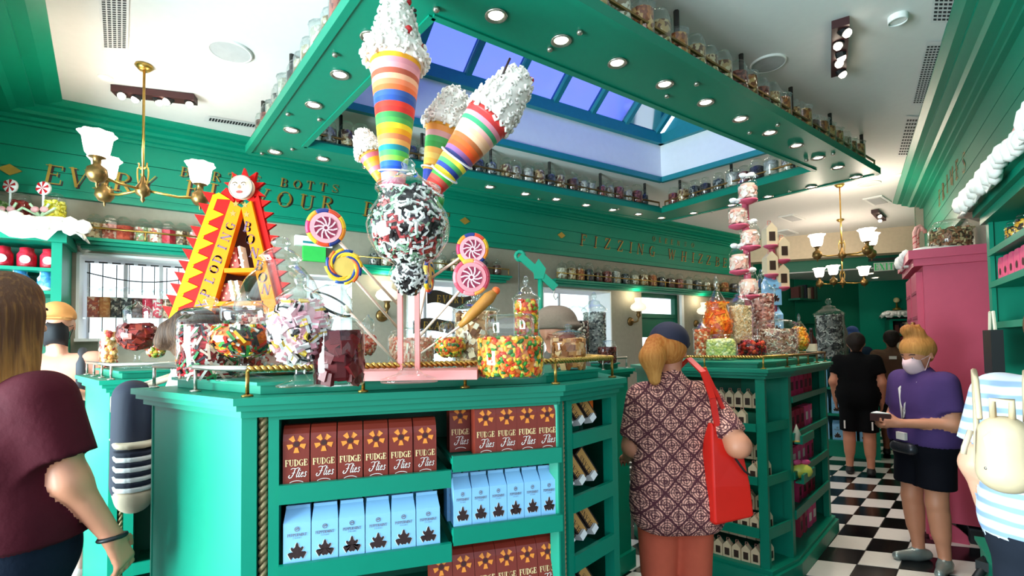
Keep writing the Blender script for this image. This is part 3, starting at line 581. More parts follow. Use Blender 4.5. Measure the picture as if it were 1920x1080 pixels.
# ---------------- cartons
def fudge_proto():
    W_, D_, H_ = .078, .062, .185
    prof = [(0, 0), (0, H_ * .76), (.006, H_ * .87), (.018, H_ * .955), (.03, H_), (D_, H_), (D_, 0)]
    mb = MB(); n = len(prof); vs = [(x, y, z) for x in (0, W_ - .001) for y, z in prof]
    mb.add(vs, [tuple(range(n))[::-1], tuple(range(n, 2 * n))] + [(i, (i + 1) % n, n + (i + 1) % n, n + i) for i in range(n)])
    b = mb.build('brown_carton', ['fudge'])
    pr = MB(); Xf = Matrix.Translation((W_ / 2, -.0012, 0)) @ Matrix.Rotation(math.pi / 2, 4, 'X')
    cy = H_ * .70
    for k in range(5):
        a = math.radians(270 + 72 * k); ca, sa = math.cos(a), math.sin(a); q = []
        for r, s_ in ((.011, -.004), (.027, -.0085), (.027, .0085), (.011, .004)): q.append((r * ca - s_ * sa, cy + (r * sa + s_ * ca), 0))
        for i, (x, y, z) in enumerate(q):
            if y > H_ * .76: q[i] = (x, y, -.0 - (y - H_ * .76) * .32)
        pr.add(q, [(0, 1, 2, 3)], 0, Xf)
    pr.add([(.0085 * math.cos(t * math.pi / 5), cy + .0085 * math.sin(t * math.pi / 5), .0003) for t in range(10)], [tuple(range(10))], 2, Xf)
    text(pr, 'FUDGE', .0195, Xf @ Matrix.Translation((0, H_ * .335, 0)), 1, 0, .1, .92, True, 1.15)
    text(pr, 'flies', .027, Xf @ Matrix.Translation((.004, H_ * .145, 0)), 3, .18, .04, .95, True, .9)
    ribbon(pr, arc(0, -.01, .03, .022, 50, 130, 6), .002, Xf @ Matrix.Translation((0, .004, 0)), 3)
    stuff(pr.build('printed_front', ['orange', 'letter', 'fudged', 'letterw'], b)); return b
FROG = [(0, 1.0), (.09, .9), (.14, .74), (.30, .62), (.42, .74), (.5, .66), (.40, .5), (.30, .44), (.30, .34), (.46, .30), (.62, .42), (.72, .34), (.58, .14), (.46, -.02), (.40, .06), (.44, .16), (.26, .12), (.16, .02), (0, .06)]
def blue_proto():
    W_, D_, H_, S_ = .079, .07, .165, .128
    mb = MB(); mb.add([(0, 0, 0), (W_, 0, 0), (W_, D_, 0), (0, D_, 0), (0, 0, S_), (W_, 0, S_), (W_, D_, S_), (0, D_, S_), (.004, D_ / 2, H_), (W_ - .004, D_ / 2, H_)],
        [(3, 2, 1, 0), (0, 1, 5, 4), (1, 2, 6, 5), (2, 3, 7, 6), (3, 0, 4, 7), (4, 5, 9, 8), (6, 7, 8, 9), (5, 6, 9), (7, 4, 8)])
    mb.box((W_ / 2, D_ / 2, H_ + .004), (W_ - .008, .003, .01), 0)
    b = mb.build('blue_carton', ['blue'])
    pr = MB(); Xf = Matrix.Translation((W_ / 2, -.0012, 0)) @ Matrix.Rotation(math.pi / 2, 4, 'X')
    s_ = .046; pts = FROG + [(-x, y) for x, y in FROG[::-1] if x > 0]
    pts = [(x * s_ * .82, .018 + y * s_ * 1.12, 0) for x, y in pts]
    n = len(pts); pr.add(pts + [(0, .042, 0)], [(i, (i + 1) % n, n) for i in range(n)], 0, Xf)
    pr.add([(x * 1.0 + (.0018 if x > 0 else -.0018), y - .0005, -.0006) for x, y, z in pts] + [(0, .042, -.0006)], [(i, (i + 1) % n, n) for i in range(n)], 2, Xf)
    ribbon(pr, arc(0, S_ * .86, .0065, .0065, 0, 360, 12), .0022, Xf, 1); ribbon(pr, [(-.003, S_ * .86), (.003, S_ * .87)], .004, Xf, 1)
    text(pr, 'PEPPERMINT', .0085, Xf @ Matrix.Translation((0, S_ * .69, 0)), 1, 0, .08, .95, True, 1.3); text(pr, 'TOADS', .005, Xf @ Matrix.Translation((0, S_ * .63, 0)), 1, 0, .3, 1.1)
    stuff(pr.build('printed_front', ['frog', mat('print_grey', '6d6a72', .6), 'letterw'], b)); return b
fp, bp = fudge_proto(), blue_proto(); X1 = Matrix.Translation((*o1, 0)) @ XF
def put(proto, first, X, label, cat, group):
    if not first: ob = proto; ob.matrix_basis = X
    else: ob = copy_tree(proto, X)
    return tag(ob, label, cat, group)
nf = nb = 0
G1 = 'brown cartons on the front counter'
for k in range(6):
    put(fp, nf, X1 @ Matrix.Translation((.102 + .0805 * k, .008 + (.0 if k < 5 else .002), 1.115)), ['brown and orange printed carton nearest the rope column on the upper left shelf', 'second brown printed carton from the left, upper left shelf of the front counter', 'third brown printed carton from the left, upper left shelf of the front counter', 'fourth brown printed carton from the left, upper left shelf of the front counter', 'fifth brown printed carton from the left, upper left shelf of the front counter', 'last brown printed carton at the right end of the upper left shelf'][k], 'carton', G1); nf = 1
for k in range(2): put(fp, 1, X1 @ Matrix.Translation((.642 + .086 * k, .09, 1.162)), ['dark brown carton set back at the left of the upper right shelf', 'dark brown carton set back, second on the upper right shelf'][k], 'carton', G1)
cl = ['first', 'second', 'third', 'last']
for k in range(4): put(fp, 1, X1 @ Matrix.Translation((.716 + .0775 * k, .006, 1.162)), '%s of four brown printed cartons at the front of the upper right shelf' % cl[k], 'carton', G1)
for k in range(6): put(fp, 1, X1 @ Matrix.Translation((.56 + .0785 * k, .02, .655)) @ Matrix.Rotation(math.radians(-8), 4, 'X'), 'brown carton with orange petals on the lowest visible right shelf, %s from the left' % ['first', 'second', 'third', 'fourth', 'fifth', 'sixth'][k], 'carton', G1)
G2 = 'blue cartons on the front counter'; od = ['first', 'second', 'third', 'fourth', 'fifth', 'sixth']
for k in range(6):
    put(bp, nb, X1 @ Matrix.Translation((.104 + .0815 * k, .004, .872)), '%s pale blue frog carton from the left on the lower left shelf' % od[k], 'carton', G2); nb = 1
    put(bp, 1, X1 @ Matrix.Translation((.640 + .0642 * k, .012, .922)) @ Matrix.Scale(.79, 4, (1, 0, 0)), '%s pale blue frog carton from the left on the lower right shelf' % od[k], 'carton', G2)
for k in range(6):
    put(bp, 1, X1 @ Matrix.Translation((.10 + .0815 * k, .085, .868)), 'blue carton in the back row of the lower left shelf, %s from the left' % ordw(k + 1), 'carton', 'blue cartons in the back row of the lower left shelf')
    put(bp, 1, X1 @ Matrix.Translation((.63 + .0642 * k, .09, .918)) @ Matrix.Scale(.79, 4, (1, 0, 0)), 'blue carton in the back row of the lower right shelf, %s from the left' % ordw(k + 1), 'carton', 'blue cartons in the back row of the lower right shelf')
# tilted dark bars in the chamfer bay
def bar_proto():
    b = MB().box((0, 0, .055), (.045, .03, .11)).build('dark_carton', mat('dark_brown_carton', '2b1712', .5))
    pr = MB(); text(pr, 'BEANS', .02, Matrix.Translation((.0, -.0158, .055)) @ Matrix.Rotation(math.pi / 2, 4, 'X') @ Matrix.Rotation(math.pi / 2, 4, 'Z'), 0, 0, .15, .9); pr.box((0, -.0153, .055), (.034, .0006, .1), 1); pr.build('side_print', ['frog', mat('print_ochre', 'c8934e', .6)], b)
    MB().box((-.012, -.01, .012), (.03, .035, .02)).build('price_tag', 'white', b); return b
XCw = Matrix.Translation((*o1, 0)) @ XC; dbp = bar_proto(); k0 = 0
for zi, z in enumerate((1.225, .985, .765, .50)):
    for k in range(3):
        put(dbp, k0, XCw @ Matrix.Translation((.16 + .085 * k, .07, z)) @ Matrix.Rotation(math.radians(-30), 4, 'Y') @ Matrix.Rotation(math.radians(-15), 4, 'X') @ Matrix.Scale(1.25, 4), '%s tilted dark carton on the %s shelf of the narrow corner bay' % (['left', 'middle', 'right'][k], ['top', 'second', 'third', 'lowest'][zi]), 'carton', 'tilted cartons in the corner bay'); k0 = 1
for z, lb, mt in ((1.09, 'row of red patterned packets behind the corner bay, upper', mat('red_packet', 'a52b1b', .5)), (.84, 'salmon pink packet lying behind the corner bay', mat('salmon_packet', 'e2694e', .5))):
    t = thing('packet', lb, 'packet', XCw @ Vector((.22, .24, z)), .73); MB().box((0, 0, .03), (.2, .05, .06)).build('wrapper', mt, t); k = MB()
    for i in range(8): k.box((-.085 + .024 * i, -.0265, .03), (.012, .002, .03), 0)
    k.build('printed_band', 'orange', t)
t = thing('orange_packet', 'bright orange starburst packet at the top right of the corner bay', 'packet', XCw @ Vector((.35, .1, 1.225)), .73)
MB().box((0, 0, .04), (.06, .02, .08)).build('wrapper', mat('orange_packet', 'e86a1c', .5), t); k = MB()
for i in range(5):
    a = math.radians(30 + 30 * i); k.add([(-.005, -.011, .02), (.005, -.011, .02), (.035 * math.cos(a), -.011, .02 + .05 * math.sin(a))], [(0, 1, 2)])
k.build('starburst_print', 'sunny', t)
# ---------------- second counter (right)
ZC2 = 1.37
Q0 = tuple(at(1215, 688, ZC2).xy); Q1 = tuple(at(1440, 693, ZC2).xy); Q2 = tuple(at(1492, 689, ZC2).xy); Q3 = tuple(at(1562, 678, ZC2).xy)
poly2 = [Q0, Q1, Q2, Q3, (Q3[0] - .25, Q3[1] + .55), (Q0[0] + .5, Q0[1] + .9), (Q0[0] - .02, Q0[1] + .45)]
o2 = (1.7, 3.7); c2 = thing('display_counter', 'teal counter at right with rows of beige cartons and a tall pink candy tower', 'counter', (*o2, 0))
top_stack(c2, poly2, ZC2, .12, o2)
b2 = [(p[0] - o2[0], p[1] - o2[1]) for p in offset_poly(poly2, .045)]; f2 = [(p[0] - o2[0], p[1] - o2[1]) for p in offset_poly(poly2, .0)]
MB().prism(f2, 0, .10).build('plinth', 'teal', c2); MB().prism([(p[0] - o2[0], p[1] - o2[1]) for p in offset_poly(poly2, .02)], .101, .125).build('base_moulding', 'teal', c2)
for i in (3, 4, 5, 6): panel(c2, b2[i], b2[(i + 1) % 7], .125, ZC2 - .06, .02, 'back_panel')
XA = frame(b2[0], b2[1]); AL = (Vector(b2[1]) - Vector(b2[0])).length
def b2x(X, u0, u1, y0, y1, z0, z1, name, m='teal'): return fbox(u0, u1, y0, y1, z0, z1, name, m, c2, X)
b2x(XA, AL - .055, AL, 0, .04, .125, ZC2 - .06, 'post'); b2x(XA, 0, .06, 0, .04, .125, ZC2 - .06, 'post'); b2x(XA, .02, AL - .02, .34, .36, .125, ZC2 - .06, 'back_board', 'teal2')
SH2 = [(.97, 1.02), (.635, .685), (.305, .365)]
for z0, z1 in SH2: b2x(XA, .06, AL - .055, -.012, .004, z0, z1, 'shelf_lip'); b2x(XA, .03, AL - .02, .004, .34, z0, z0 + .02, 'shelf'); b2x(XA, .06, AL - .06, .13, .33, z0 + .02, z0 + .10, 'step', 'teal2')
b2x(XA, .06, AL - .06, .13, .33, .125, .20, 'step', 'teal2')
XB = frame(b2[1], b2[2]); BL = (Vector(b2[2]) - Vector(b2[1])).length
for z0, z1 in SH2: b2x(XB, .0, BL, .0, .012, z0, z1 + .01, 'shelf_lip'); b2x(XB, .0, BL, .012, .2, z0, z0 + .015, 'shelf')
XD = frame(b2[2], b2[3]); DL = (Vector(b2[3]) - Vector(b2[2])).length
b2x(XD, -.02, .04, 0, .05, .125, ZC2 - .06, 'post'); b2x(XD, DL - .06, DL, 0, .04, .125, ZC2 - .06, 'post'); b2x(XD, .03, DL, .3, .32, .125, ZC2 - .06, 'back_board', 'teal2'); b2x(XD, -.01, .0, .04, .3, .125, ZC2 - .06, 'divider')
SD2 = [(1.13, 1.17), (.88, .925), (.62, .67), (.36, .42)]
for z0, z1 in SD2: b2x(XD, .04, DL - .06, -.01, .004, z0, z1, 'shelf_lip'); b2x(XD, .04, DL - .06, .004, .3, z0, z0 + .015, 'shelf')
for z0, z1 in SD2[1:3]: b2x(XD, .04, .34, -.06, -.045, z0 - .02, z1 - .01, 'tray_lip'); b2x(XD, .04, .34, -.045, -.01, z0 - .02, z0 - .01, 'tray')
ri = offset_poly(poly2, .05)
rail(c2, [ri[0], ri[1], ri[2]], ZC2, o2, 'brass', .36, True, .075); rail(c2, [ri[2], ri[3], ri[4]], ZC2, o2, 'oldbrass', .3, False, .075)
def house_proto():
    W_, D_, H_, S_ = .054, .05, .112, .082
    mb = MB(); mb.add([(0, 0, 0), (W_, 0, 0), (W_, D_, 0), (0, D_, 0), (0, 0, S_), (W_, 0, S_), (W_, D_, S_), (0, D_, S_), (W_ / 2, 0, H_), (W_ / 2, D_, H_)],
        [(3, 2, 1, 0), (0, 1, 5, 8, 4), (1, 2, 6, 5), (2, 3, 7, 9, 6), (3, 0, 4, 7), (4, 8, 9, 7), (5, 6, 9, 8)])
    b = mb.build('beige_carton', ['cardb']); MB().box((W_ / 2, -.0008, .042), (.030, .0016, .046)).build('window_print', 'cardd', b)
    k = MB(); k.tube([(W_ / 2 - .009, D_ / 2, H_ - .01), (W_ / 2 - .007, D_ / 2, H_ + .012), (W_ / 2 + .007, D_ / 2, H_ + .012), (W_ / 2 + .009, D_ / 2, H_ - .01)], .0025, 5); k.build('handle', mat('pink_trim', 'd99583', .6), b); return b
hp = house_proto(); XAw = Matrix.Translation((*o2, 0)) @ XA; nh = 0; wd = .058
rows = [('top', 1.0), ('second', .66), ('third', .33), ('bottom', .13)]
for rn, z in rows:
    for row in (0, 1):
        n = int((AL - .12) / wd)
        for k in range(n):
            if rn == 'top' and row == 0 and k == n - 1 or rn == 'second' and row == 0 and k == n - 2: continue
            put(hp, nh, XAw @ Matrix.Translation((AL - .06 - wd * (n - k), .02 + .13 * row + random.uniform(-.004, .004), z + .10 * row - (.0 if row else .01))), 'beige house-shaped carton, %s row of the %s shelf, %s from the corner post' % (['front', 'back'][row], rn, ordw(n - k)), 'carton', 'beige cartons, %s row, %s shelf' % (['front', 'back'][row], rn)); nh = 1
XBw = Matrix.Translation((*o2, 0)) @ XB
for rn, z in (('second', .66), ('third', .33), ('bottom', .13)):
    for k in range(2): put(hp, 1, XBw @ Matrix.Translation((.03 + .06 * k, .05, z)), '%s beige carton seen edge-on in the corner bay, %s shelf of the right counter' % (['left', 'right'][k], rn), 'carton', 'beige cartons in the corner bay, %s shelf' % rn)
XDw = Matrix.Translation((*o2, 0)) @ XD
pkm = [mat('hot_pink_packet', 'c22a5c', .5), mat('crimson_packet', '9c1f3a', .5), mat('magenta_packet', 'd9497d', .5)]
def pk_proto(i):
    b = MB().box((0, 0, .075), (.085, .06, .15)).build('pink_packet', pkm[i]); MB().box((0, -.031, .075), (.05, .002, .06)).build('printed_label', 'letterw' if i == 2 else 'fudged', b); return b
pks = [pk_proto(i) for i in range(3)]; used = [0, 0, 0]
for si, z in enumerate((1.145, .895, .635, .375, .125)):
    for k in range(5):
        i = (si + (k // 3)) % 3; lb = 'packet standing on shelf %s of the right counter side, %s' % (['one', 'two', 'three', 'four', 'five'][si], ['nearest the corner post', 'second in', 'in the middle', 'fourth in', 'at the far end'][k])
        if si > 2 and k == 0: continue
        put(pks[i], used[i], XDw @ Matrix.Translation((.30 + .125 * k, .09, z)) @ Matrix.Rotation(random.uniform(-.08, .08), 4, 'Z'), ['hot pink ', 'crimson ', 'magenta '][i] + lb, 'packet', 'pink packets on the right counter'); used[i] = 1
t = thing('candy_bag', 'yellow-green cellophane candy bag with pink bow in the tray of the right counter', 'candy bag', XDw @ Vector((.15, -.02, .61)), 0)
MB().ball((0, 0, .05), (.075, .045, .05), 12).build('bag', mat('lime_cellophane', 'd6d65a', .3), t, True); k = MB(); k.ball((-.03, 0, .11), (.035, .015, .02), 8); k.ball((.03, 0, .11), (.035, .015, .02), 8); k.build('bow', pkm[2], t, True)
t = thing('candy_cone', 'pale cone-shaped sweet packet in the upper tray of the right counter', 'packet', XDw @ Vector((.1, -.01, .865)), 0); MB().lathe([(.045, 0), (.0, .12)], 12).build('wrapper', 'cream', t, True); MB().lathe([(.047, 0), (.047, .012)], 12).build('base_band', 'gold', t, True)
t = thing('small_bottle', 'small white bottle on the lowest shelf of the right counter side', 'bottle', XDw @ Vector((.1, .05, .125)), 0); MB().lathe([(.025, 0), (.025, .07), (.01, .1), (.01, .12)], 12).build('bottle_body', 'white', t, True); MB().lathe([(.026, .02), (.026, .05)], 12, cap=False).build('paper_label', 'black', t, True)
# ---------------- left rear counter, middle rear counter, far teal display
def simple_counter(poly, z, label, o_, railpts=None, shelves=(), rope=True, ridx=None):
    t = thing('display_counter', label, 'counter', (*o_, 0)); top_stack(t, poly, z, .1, o_); n = len(poly)
    b = [(p[0] - o_[0], p[1] - o_[1]) for p in offset_poly(poly, .045)]; MB().prism([(p[0] - o_[0], p[1] - o_[1]) for p in offset_poly(poly, .02)], 0, .12).build('plinth', 'teal', t)
    for i in range(n):
        if i in shelves:
            X = frame(b[i], b[(i + 1) % n]); L = (Vector(b[(i + 1) % n]) - Vector(b[i])).length
            for a, c_ in ((0, .035), (.06, .10), (L - .09, L)): fbox(a, c_, 0, .04, .12, z - .06, 'post', 'teal', t, X)
            m_ = MB(); helix(m_, (.047, .015, .13), (.047, .015, z - .07), .006, .007, 22, 0, 2, 5, 6); obj('rope_column', m_.mesh('rope_column', 'rope', True), t, X); fbox(.035, .06, .025, .03, .12, z - .06, 'rope_recess', 'dark', t, X)
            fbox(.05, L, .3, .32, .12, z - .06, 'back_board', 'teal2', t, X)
            for q in (.42, .78): fbox(.1, L - .09, -.005, .01, q, q + .06, 'shelf_lip', 'teal', t, X); fbox(.1, L - .09, .01, .3, q, q + .02, 'shelf', 'teal', t, X)
        else: panel(t, b[i], b[(i + 1) % n], .12, z - .06, .02, 'panel')
    r_ = offset_poly(poly, .05)
    if ridx: rail(t, [r_[i] for i in ridx], z, o_, 'nickel', .24, False, .075)
    return t
R0, R1 = tuple(at(140, 703, 1.4).xy), tuple(at(186, 714, 1.4).xy)
poly3 = [R0, R1, (-1.55, 2.66), (-.95, 2.90), (-1.0, 3.3), (-2.2, 3.4)]
c3 = simple_counter(poly3, 1.40, 'teal counter at left behind the front counter, with a striped backpack before it', (-1.8, 2.9), shelves=(1,), ridx=(0, 1, 2))
poly4 = [(-.3, 3.15), (.62, 3.2), (.86, 3.45), (.6, 4.1), (-.3, 4.0)]
c4 = simple_counter(poly4, 1.37, 'teal counter in the middle rear, mostly hidden behind the front jars', (.25, 3.6), shelves=(), ridx=(0, 1, 2))
t = thing('display_unit', 'bright teal shelf unit with blue cartons behind the right counter', 'shelf unit', (4.3, 6.55, 0), math.radians(-32))
MB().box((0, .25, .1), (.9, .5, .2)).build('plinth', 'teal', t); MB().box((0, .48, .75), (.9, .03, 1.1)).build('back_board', 'tealsky', t)
for s_ in (-.43, .43): MB().box((s_, .25, .75), (.04, .5, 1.1)).build('side', 'teal', t)
for q in (.2, .55, .9, 1.27): MB().box((0, .24, q), (.86, .5, .03)).build('shelf', 'teal', t)
XT = Matrix.Translation((4.3, 6.55, 0)) @ Matrix.Rotation(math.radians(-32), 4, 'Z')
for rn, q in (('bottom', .215), ('middle', .565), ('top', .915)):
    for k in range(5): put(bp, 1, XT @ Matrix.Translation((-.36 + .15 * k, .05, q)) @ Matrix.Scale(1.45, 4), 'blue carton on the %s shelf of the far teal unit, %s from the left' % (rn, ordw(k + 1)), 'carton', 'blue cartons, %s shelf of the far teal unit' % rn)
# ================================================================== jars and candy
PROF = {  # (r, z) outlines, body then lid; fr = fill span
 'cyl': dict(body=[(.0, .0), (.92, .0), (1, .03), (1, .66), (.95, .72), (.82, .755), (.80, .78)], lid=[(.86, .775), (.88, .80), (.60, .845), (.26, .87), (.16, .885), (.15, .90), (.24, .93), (.22, .97), (.08, 1.0), (0, 1.0)], fill=(.02, .62)),
 'tall': dict(body=[(.0, 0), (.95, 0), (1, .02), (1, .70), (1.02, .72), (1.0, .735)], lid=[(1.1, .735), (1.12, .755), (.8, .80), (.5, .84), (.46, .87), (.2, .885), (.12, .90), (.22, .93), (.22, .96), (.1, 1.0), (0, 1.0)], fill=(.02, .70)),
 'cookie': dict(body=[(0, 0), (.9, 0), (1, .05), (1, .60), (.9, .66), (.66, .68)], lid=[(.7, .68), (.72, .70), (.72, .95), (.66, 1.0), (0, 1.0)], fill=(.02, .60)),
 'globe': dict(body=[(.0, 0), (.70, .0), (.72, .015), (.30, .05), (.17, .10), (.16, .16), (.30, .19), (.62, .235), (.88, .33), (1, .47), (.93, .60), (.75, .69), (.62, .72), (.62, .75)], lid=[(.7, .75), (.72, .77), (.5, .83), (.25, .87), (.12, .89), (.2, .92), (.2, .96), (.08, 1.0), (0, 1.0)], fill=(.2, .70)),
 'finial': dict(body=[(.0, 0), (.75, .0), (.78, .012), (.35, .04), (.15, .08), (.14, .12), (.35, .15), (.75, .22), (.98, .33), (.95, .44), (.78, .53), (.66, .57), (.68, .60)], lid=[(.74, .60), (.76, .615), (.55, .70), (.3, .78), (.14, .83), (.10, .86), (.15, .90), (.13, .95), (.04, 1.0), (0, 1.0)], fill=(.14, .66)),
 'dish': dict(body=[(.0, 0), (.75, .0), (.77, .015), (.3, .06), (.15, .12), (.14, .22), (.4, .27), (.8, .36), (1, .48), (.92, .60), (.6, .66), (.55, .70)], lid=[(.62, .70), (.66, .74), (.66, .86), (.5, .92), (.2, .95), (.1, 1.0), (0, 1.0)], fill=(.27, .62)),
 'dome': dict(body=[(.0, 0), (.95, 0), (1, .03), (1, .42), (1.03, .44)], lid=[(1.05, .445), (1.06, .47), (.98, .56), (.80, .68), (.55, .77), (.45, .79), (.42, .82), (.52, .845), (.30, .90), (.16, .92), (.24, .95), (.2, .985), (0, 1.0)], fill=(.02, .40)),
 'round': dict(body=[(.0, 0), (.9, 0), (1, .04), (1, .68), (.9, .80), (.72, .86)], lid=[(.76, .86), (.78, .885), (.7, .95), (.4, .99), (0, 1.0)], fill=(.03, .66)),
}
def candymesh(kind, W, H, cols, size, shape, seed, level=None, seg=14):
    rnd = random.Random(seed); pr = PROF[kind]; f0, f1 = pr['fill']; f1 = level or f1; mb = MB()
    body = pr['body'] + pr['lid']
    def rad(z):
        for (r0, z0), (r1, z1) in zip(body, body[1:]):
            if z0 <= z <= z1 and z1 > z0: return (r0 + (r1 - r0) * (z - z0) / (z1 - z0))
        return .3
    N = 7; prof = [(max(.02, rad(f0 + (f1 - f0) * i / N)) * W / 2 * .95 - size * (.55 if shape in ('cube', 'ball') else .38), (f0 + (f1 - f0) * i / N) * H) for i in range(N + 1)]
    prof = [(max(.004, r), z) for r, z in prof]; prof[0] = (prof[0][0], prof[0][1] + size * .3)
    nm = len(cols); mb.lathe(prof, seg, m=sorted(range(nm), key=lambda i: sum(lin(cols[i])))[0 if kind[0] == '_' else nm // 2])
    def piece(p, nrm):
        c = rnd.randrange(nm); s = size * rnd.uniform(.85, 1.15)
        if shape in ('stick', 'worm', 'bean', 'block'):
            nv = Vector(nrm); tv = nv.orthogonal().normalized(); tv = Matrix.Rotation(rnd.uniform(0, 6.28), 3, nv) @ tv; tv = (tv + nv * rnd.uniform(-.12, .05)).normalized(); bv = nv.cross(tv).normalized(); nv = tv.cross(bv)
            q = Matrix((tv, bv, nv)).transposed().to_4x4(); q.translation = p
        else: q = Matrix.Translation(p) @ Matrix.Rotation(rnd.uniform(0, 6.28), 4, (rnd.gauss(0, 1), rnd.gauss(0, 1), rnd.gauss(0, 1) + .01))
        if shape == 'cube':
            mb.box((0, 0, -.28 * s), (s, s, .3 * s), c, q); mb.box((0, 0, 0), (s, s, .26 * s), (c + 1) % nm, q); mb.box((0, 0, .28 * s), (s, s, .3 * s), c, q)
        elif shape == 'block': mb.box((0, 0, 0), (s, s * .8, s * .5), c, q)
        elif shape == 'stick': mb.box((0, 0, 0), (s * 2.0, s * .4, s * .36), c, q)
        elif shape == 'ball': mb.ball((0, 0, 0), s * .5, 8, c, q)
        elif shape == 'worm': mb.tube([q @ Vector((s * .75 * (i - 2) / 2, .28 * s * math.sin(i * 1.6), 0)) for i in range(5)], s * .17, 4, c)
        else: mb.ball((0, 0, 0), (s * .62, s * .38, s * .36), 6, c, q)
    ar = 0; segs = []
    for (r0, z0), (r1, z1) in zip(prof, prof[1:]): a = math.pi * (r0 + r1) * math.hypot(r1 - r0, z1 - z0); ar += a; segs.append((a, r0, z0, r1, z1))
    dens = {'stick': .55, 'worm': .32, 'cube': .62, 'block': .55}.get(shape, .38); n = min(520, int(ar / (size * size * dens)))
    for _ in range(n):
        x = rnd.uniform(0, ar)
        for a, r0, z0, r1, z1 in segs:
            if x < a: break
            x -= a
        t = rnd.random(); r = r0 + (r1 - r0) * t + size * rnd.uniform(-.05, .18); th = rnd.uniform(0, 6.283); sl_ = Vector((z1 - z0, r0 - r1)).normalized() if z1 > z0 else Vector((1, 0)); piece(Vector((r * math.cos(th), r * math.sin(th), z0 + (z1 - z0) * t)), (sl_.x * math.cos(th), sl_.x * math.sin(th), sl_.y))
    rt = prof[-1][0]
    for _ in range(int(math.pi * rt * rt / (size * size * .5)) + 3):
        r = rt * math.sqrt(rnd.random()); th = rnd.uniform(0, 6.283); piece(Vector((r * math.cos(th), r * math.sin(th), prof[-1][1] + rnd.uniform(0, .3) * size)), (0, 0, 1))
    return mb
CM = {}
def cmat(h):
    if h not in CM: CM[h] = mat('candy_' + h, h, .4, var=.1, spec=.25)
    return CM[h]
def jar(name, label, p, W, H, kind, cols, size=.02, shape='bean', seed=1, level=None, seg=28, group=None, rz=0, lidm='glass2'):
    t = thing(name, label, 'jar', p, rz, group); pr = PROF[kind]
    MB().lathe([(r * W / 2, z * H) for r, z in pr['body']], seg, cap=False).build('glass_body', 'glass', t, True)
    MB().lathe([(r * W / 2, z * H) for r, z in pr['lid']], seg, cap=False).build('lid', lidm, t, True)
    if cols: stuff(candymesh(kind, W, H, cols, size, shape, seed, level).build('candy_fill', [cmat(c) for c in cols], t))
    return t
def jar_px(label, x, yb, w, yt, kind, cols, z=1.44, d=None, **k):
    if d is None: p = at(x, yb, z); d = p.y
    else: p = atd(x, yb, d); p.z = z
    sc = d / F_PX; nm = {'globe': 'footed_candy_jar', 'dish': 'footed_candy_dish', 'finial': 'footed_candy_jar', 'dome': 'domed_candy_jar'}.get(kind, 'candy_jar')
    yz = project((p.x, p.y, z))[1]; return jar(nm, label, p, w * sc, (yz - yt) * sc, kind, cols, **k)
LIC = ['e9e6e0', '1b1517', 'e6b7bd', 'f0efe8', 'caa63e', 'e6a2ad']
BEAN = ['e2571e', 'f0a322', '3f8a2e', 'f2c234', 'd63b23', 'ef8a3a', 'f4d66a', '2f6b2a']
jar_px('cylindrical glass jar of red, green and white sticks at the left end', 394, 709, 110, 556, 'cyl', ['d9d3cb', 'b3222a', '2c7a44', '6a1a1c', 'e7c8b5', '37393b'], size=.021, shape='stick', seed=2)
jar_px('wide footed glass dish of colourful liquorice beside the stick jar', 458, 712, 124, 555, 'dish', ['cf2a24', 'e9b62a', '2d2a26', 'e7e0d2', '3d8a3d', 'e06a1e'], size=.022, shape='stick', seed=3)
jar_px('large domed glass jar behind the globe, with tall lid knob', 526, 690, 150, 443, 'dome', ['c34a3a', 'e6b8a6', 'd9d2c8', '9a2b2b'], d=2.05, size=.024, shape='bean', seed=4)
jar_px('footed glass globe full of pink, white and black liquorice cubes', 563, 724, 118, 512, 'globe', LIC, size=.024, shape='cube', seed=5)
jar_px('squat glass jar filled with dark red sweets', 636, 722, 92, 574, 'cyl', ['5d1013', '6e1418', '4b0c10'], size=.035, shape='block', seed=6)
jar_px('small footed dish of red and white sweets behind the dark red jar', 690, 690, 36, 590, 'dish', ['b5332b', 'e0b9a3', 'd96a4a'], d=2.2, size=.014, seed=7)
jar_px('glass jar of salmon pink ribbon candy behind the pink stand', 772, 690, 86, 603, 'cyl', ['e8997f', 'f0c3a8', 'd9775e', 'f2dcc6'], d=2.12, size=.022, shape='stick', seed=8)
jar_px('footed glass dish of orange, yellow and green sweets beside the pink stand', 845, 700, 64, 598, 'dish', BEAN, size=.016, d=1.98, seed=9)
jar_px('tall glass jar of beige marshmallow sweets', 893, 695, 80, 545, 'tall', ['e6c7a0', 'f1dfc4', 'a97a4c', 'd8a878', '6f452a'], d=2.05, size=.024, shape='block', seed=10)
jar_px('big square-shouldered jar of orange, yellow and green jelly beans', 957, 707, 128, 590, 'cookie', BEAN, size=.019, seed=11)
jar_px('narrow tall jar of orange and yellow drops behind the jelly beans', 988, 680, 48, 517, 'tall', ['e8541f', 'f2a526', 'f0c64a', 'c93a1c', '7a9a35'], d=2.35, size=.026, shape='ball', seed=12)
jar_px('glass jar of brown caramel squares at the right end', 1066, 693, 68, 608, 'cyl', ['c98a4e', 'a8652f', 'e2b07a', '8a4c22'], size=.026, shape='block', seed=13)
jar_px('dark nut jar with domed lid on the middle rear counter', 1082, 680, 50, 558, 'cyl', ['3a2c28', '5a4238', 'cbb9a6', '241a18'], z=1.41, d=3.35, size=.026, seed=14)
jar_px('tall glass jar of silver grey sweets on the middle rear counter', 1116, 680, 44, 548, 'tall', ['8b8b86', '5f605e', 'b9b8b0', '46484a'], z=1.41, d=3.45, size=.018, seed=15)
jar_px('small square jar of chocolate sprinkles at the end of the rear counter', 1139, 686, 36, 638, 'round', ['55231a', '7a3526', '3a1610'], z=1.41, d=3.30, size=.016, seed=16)
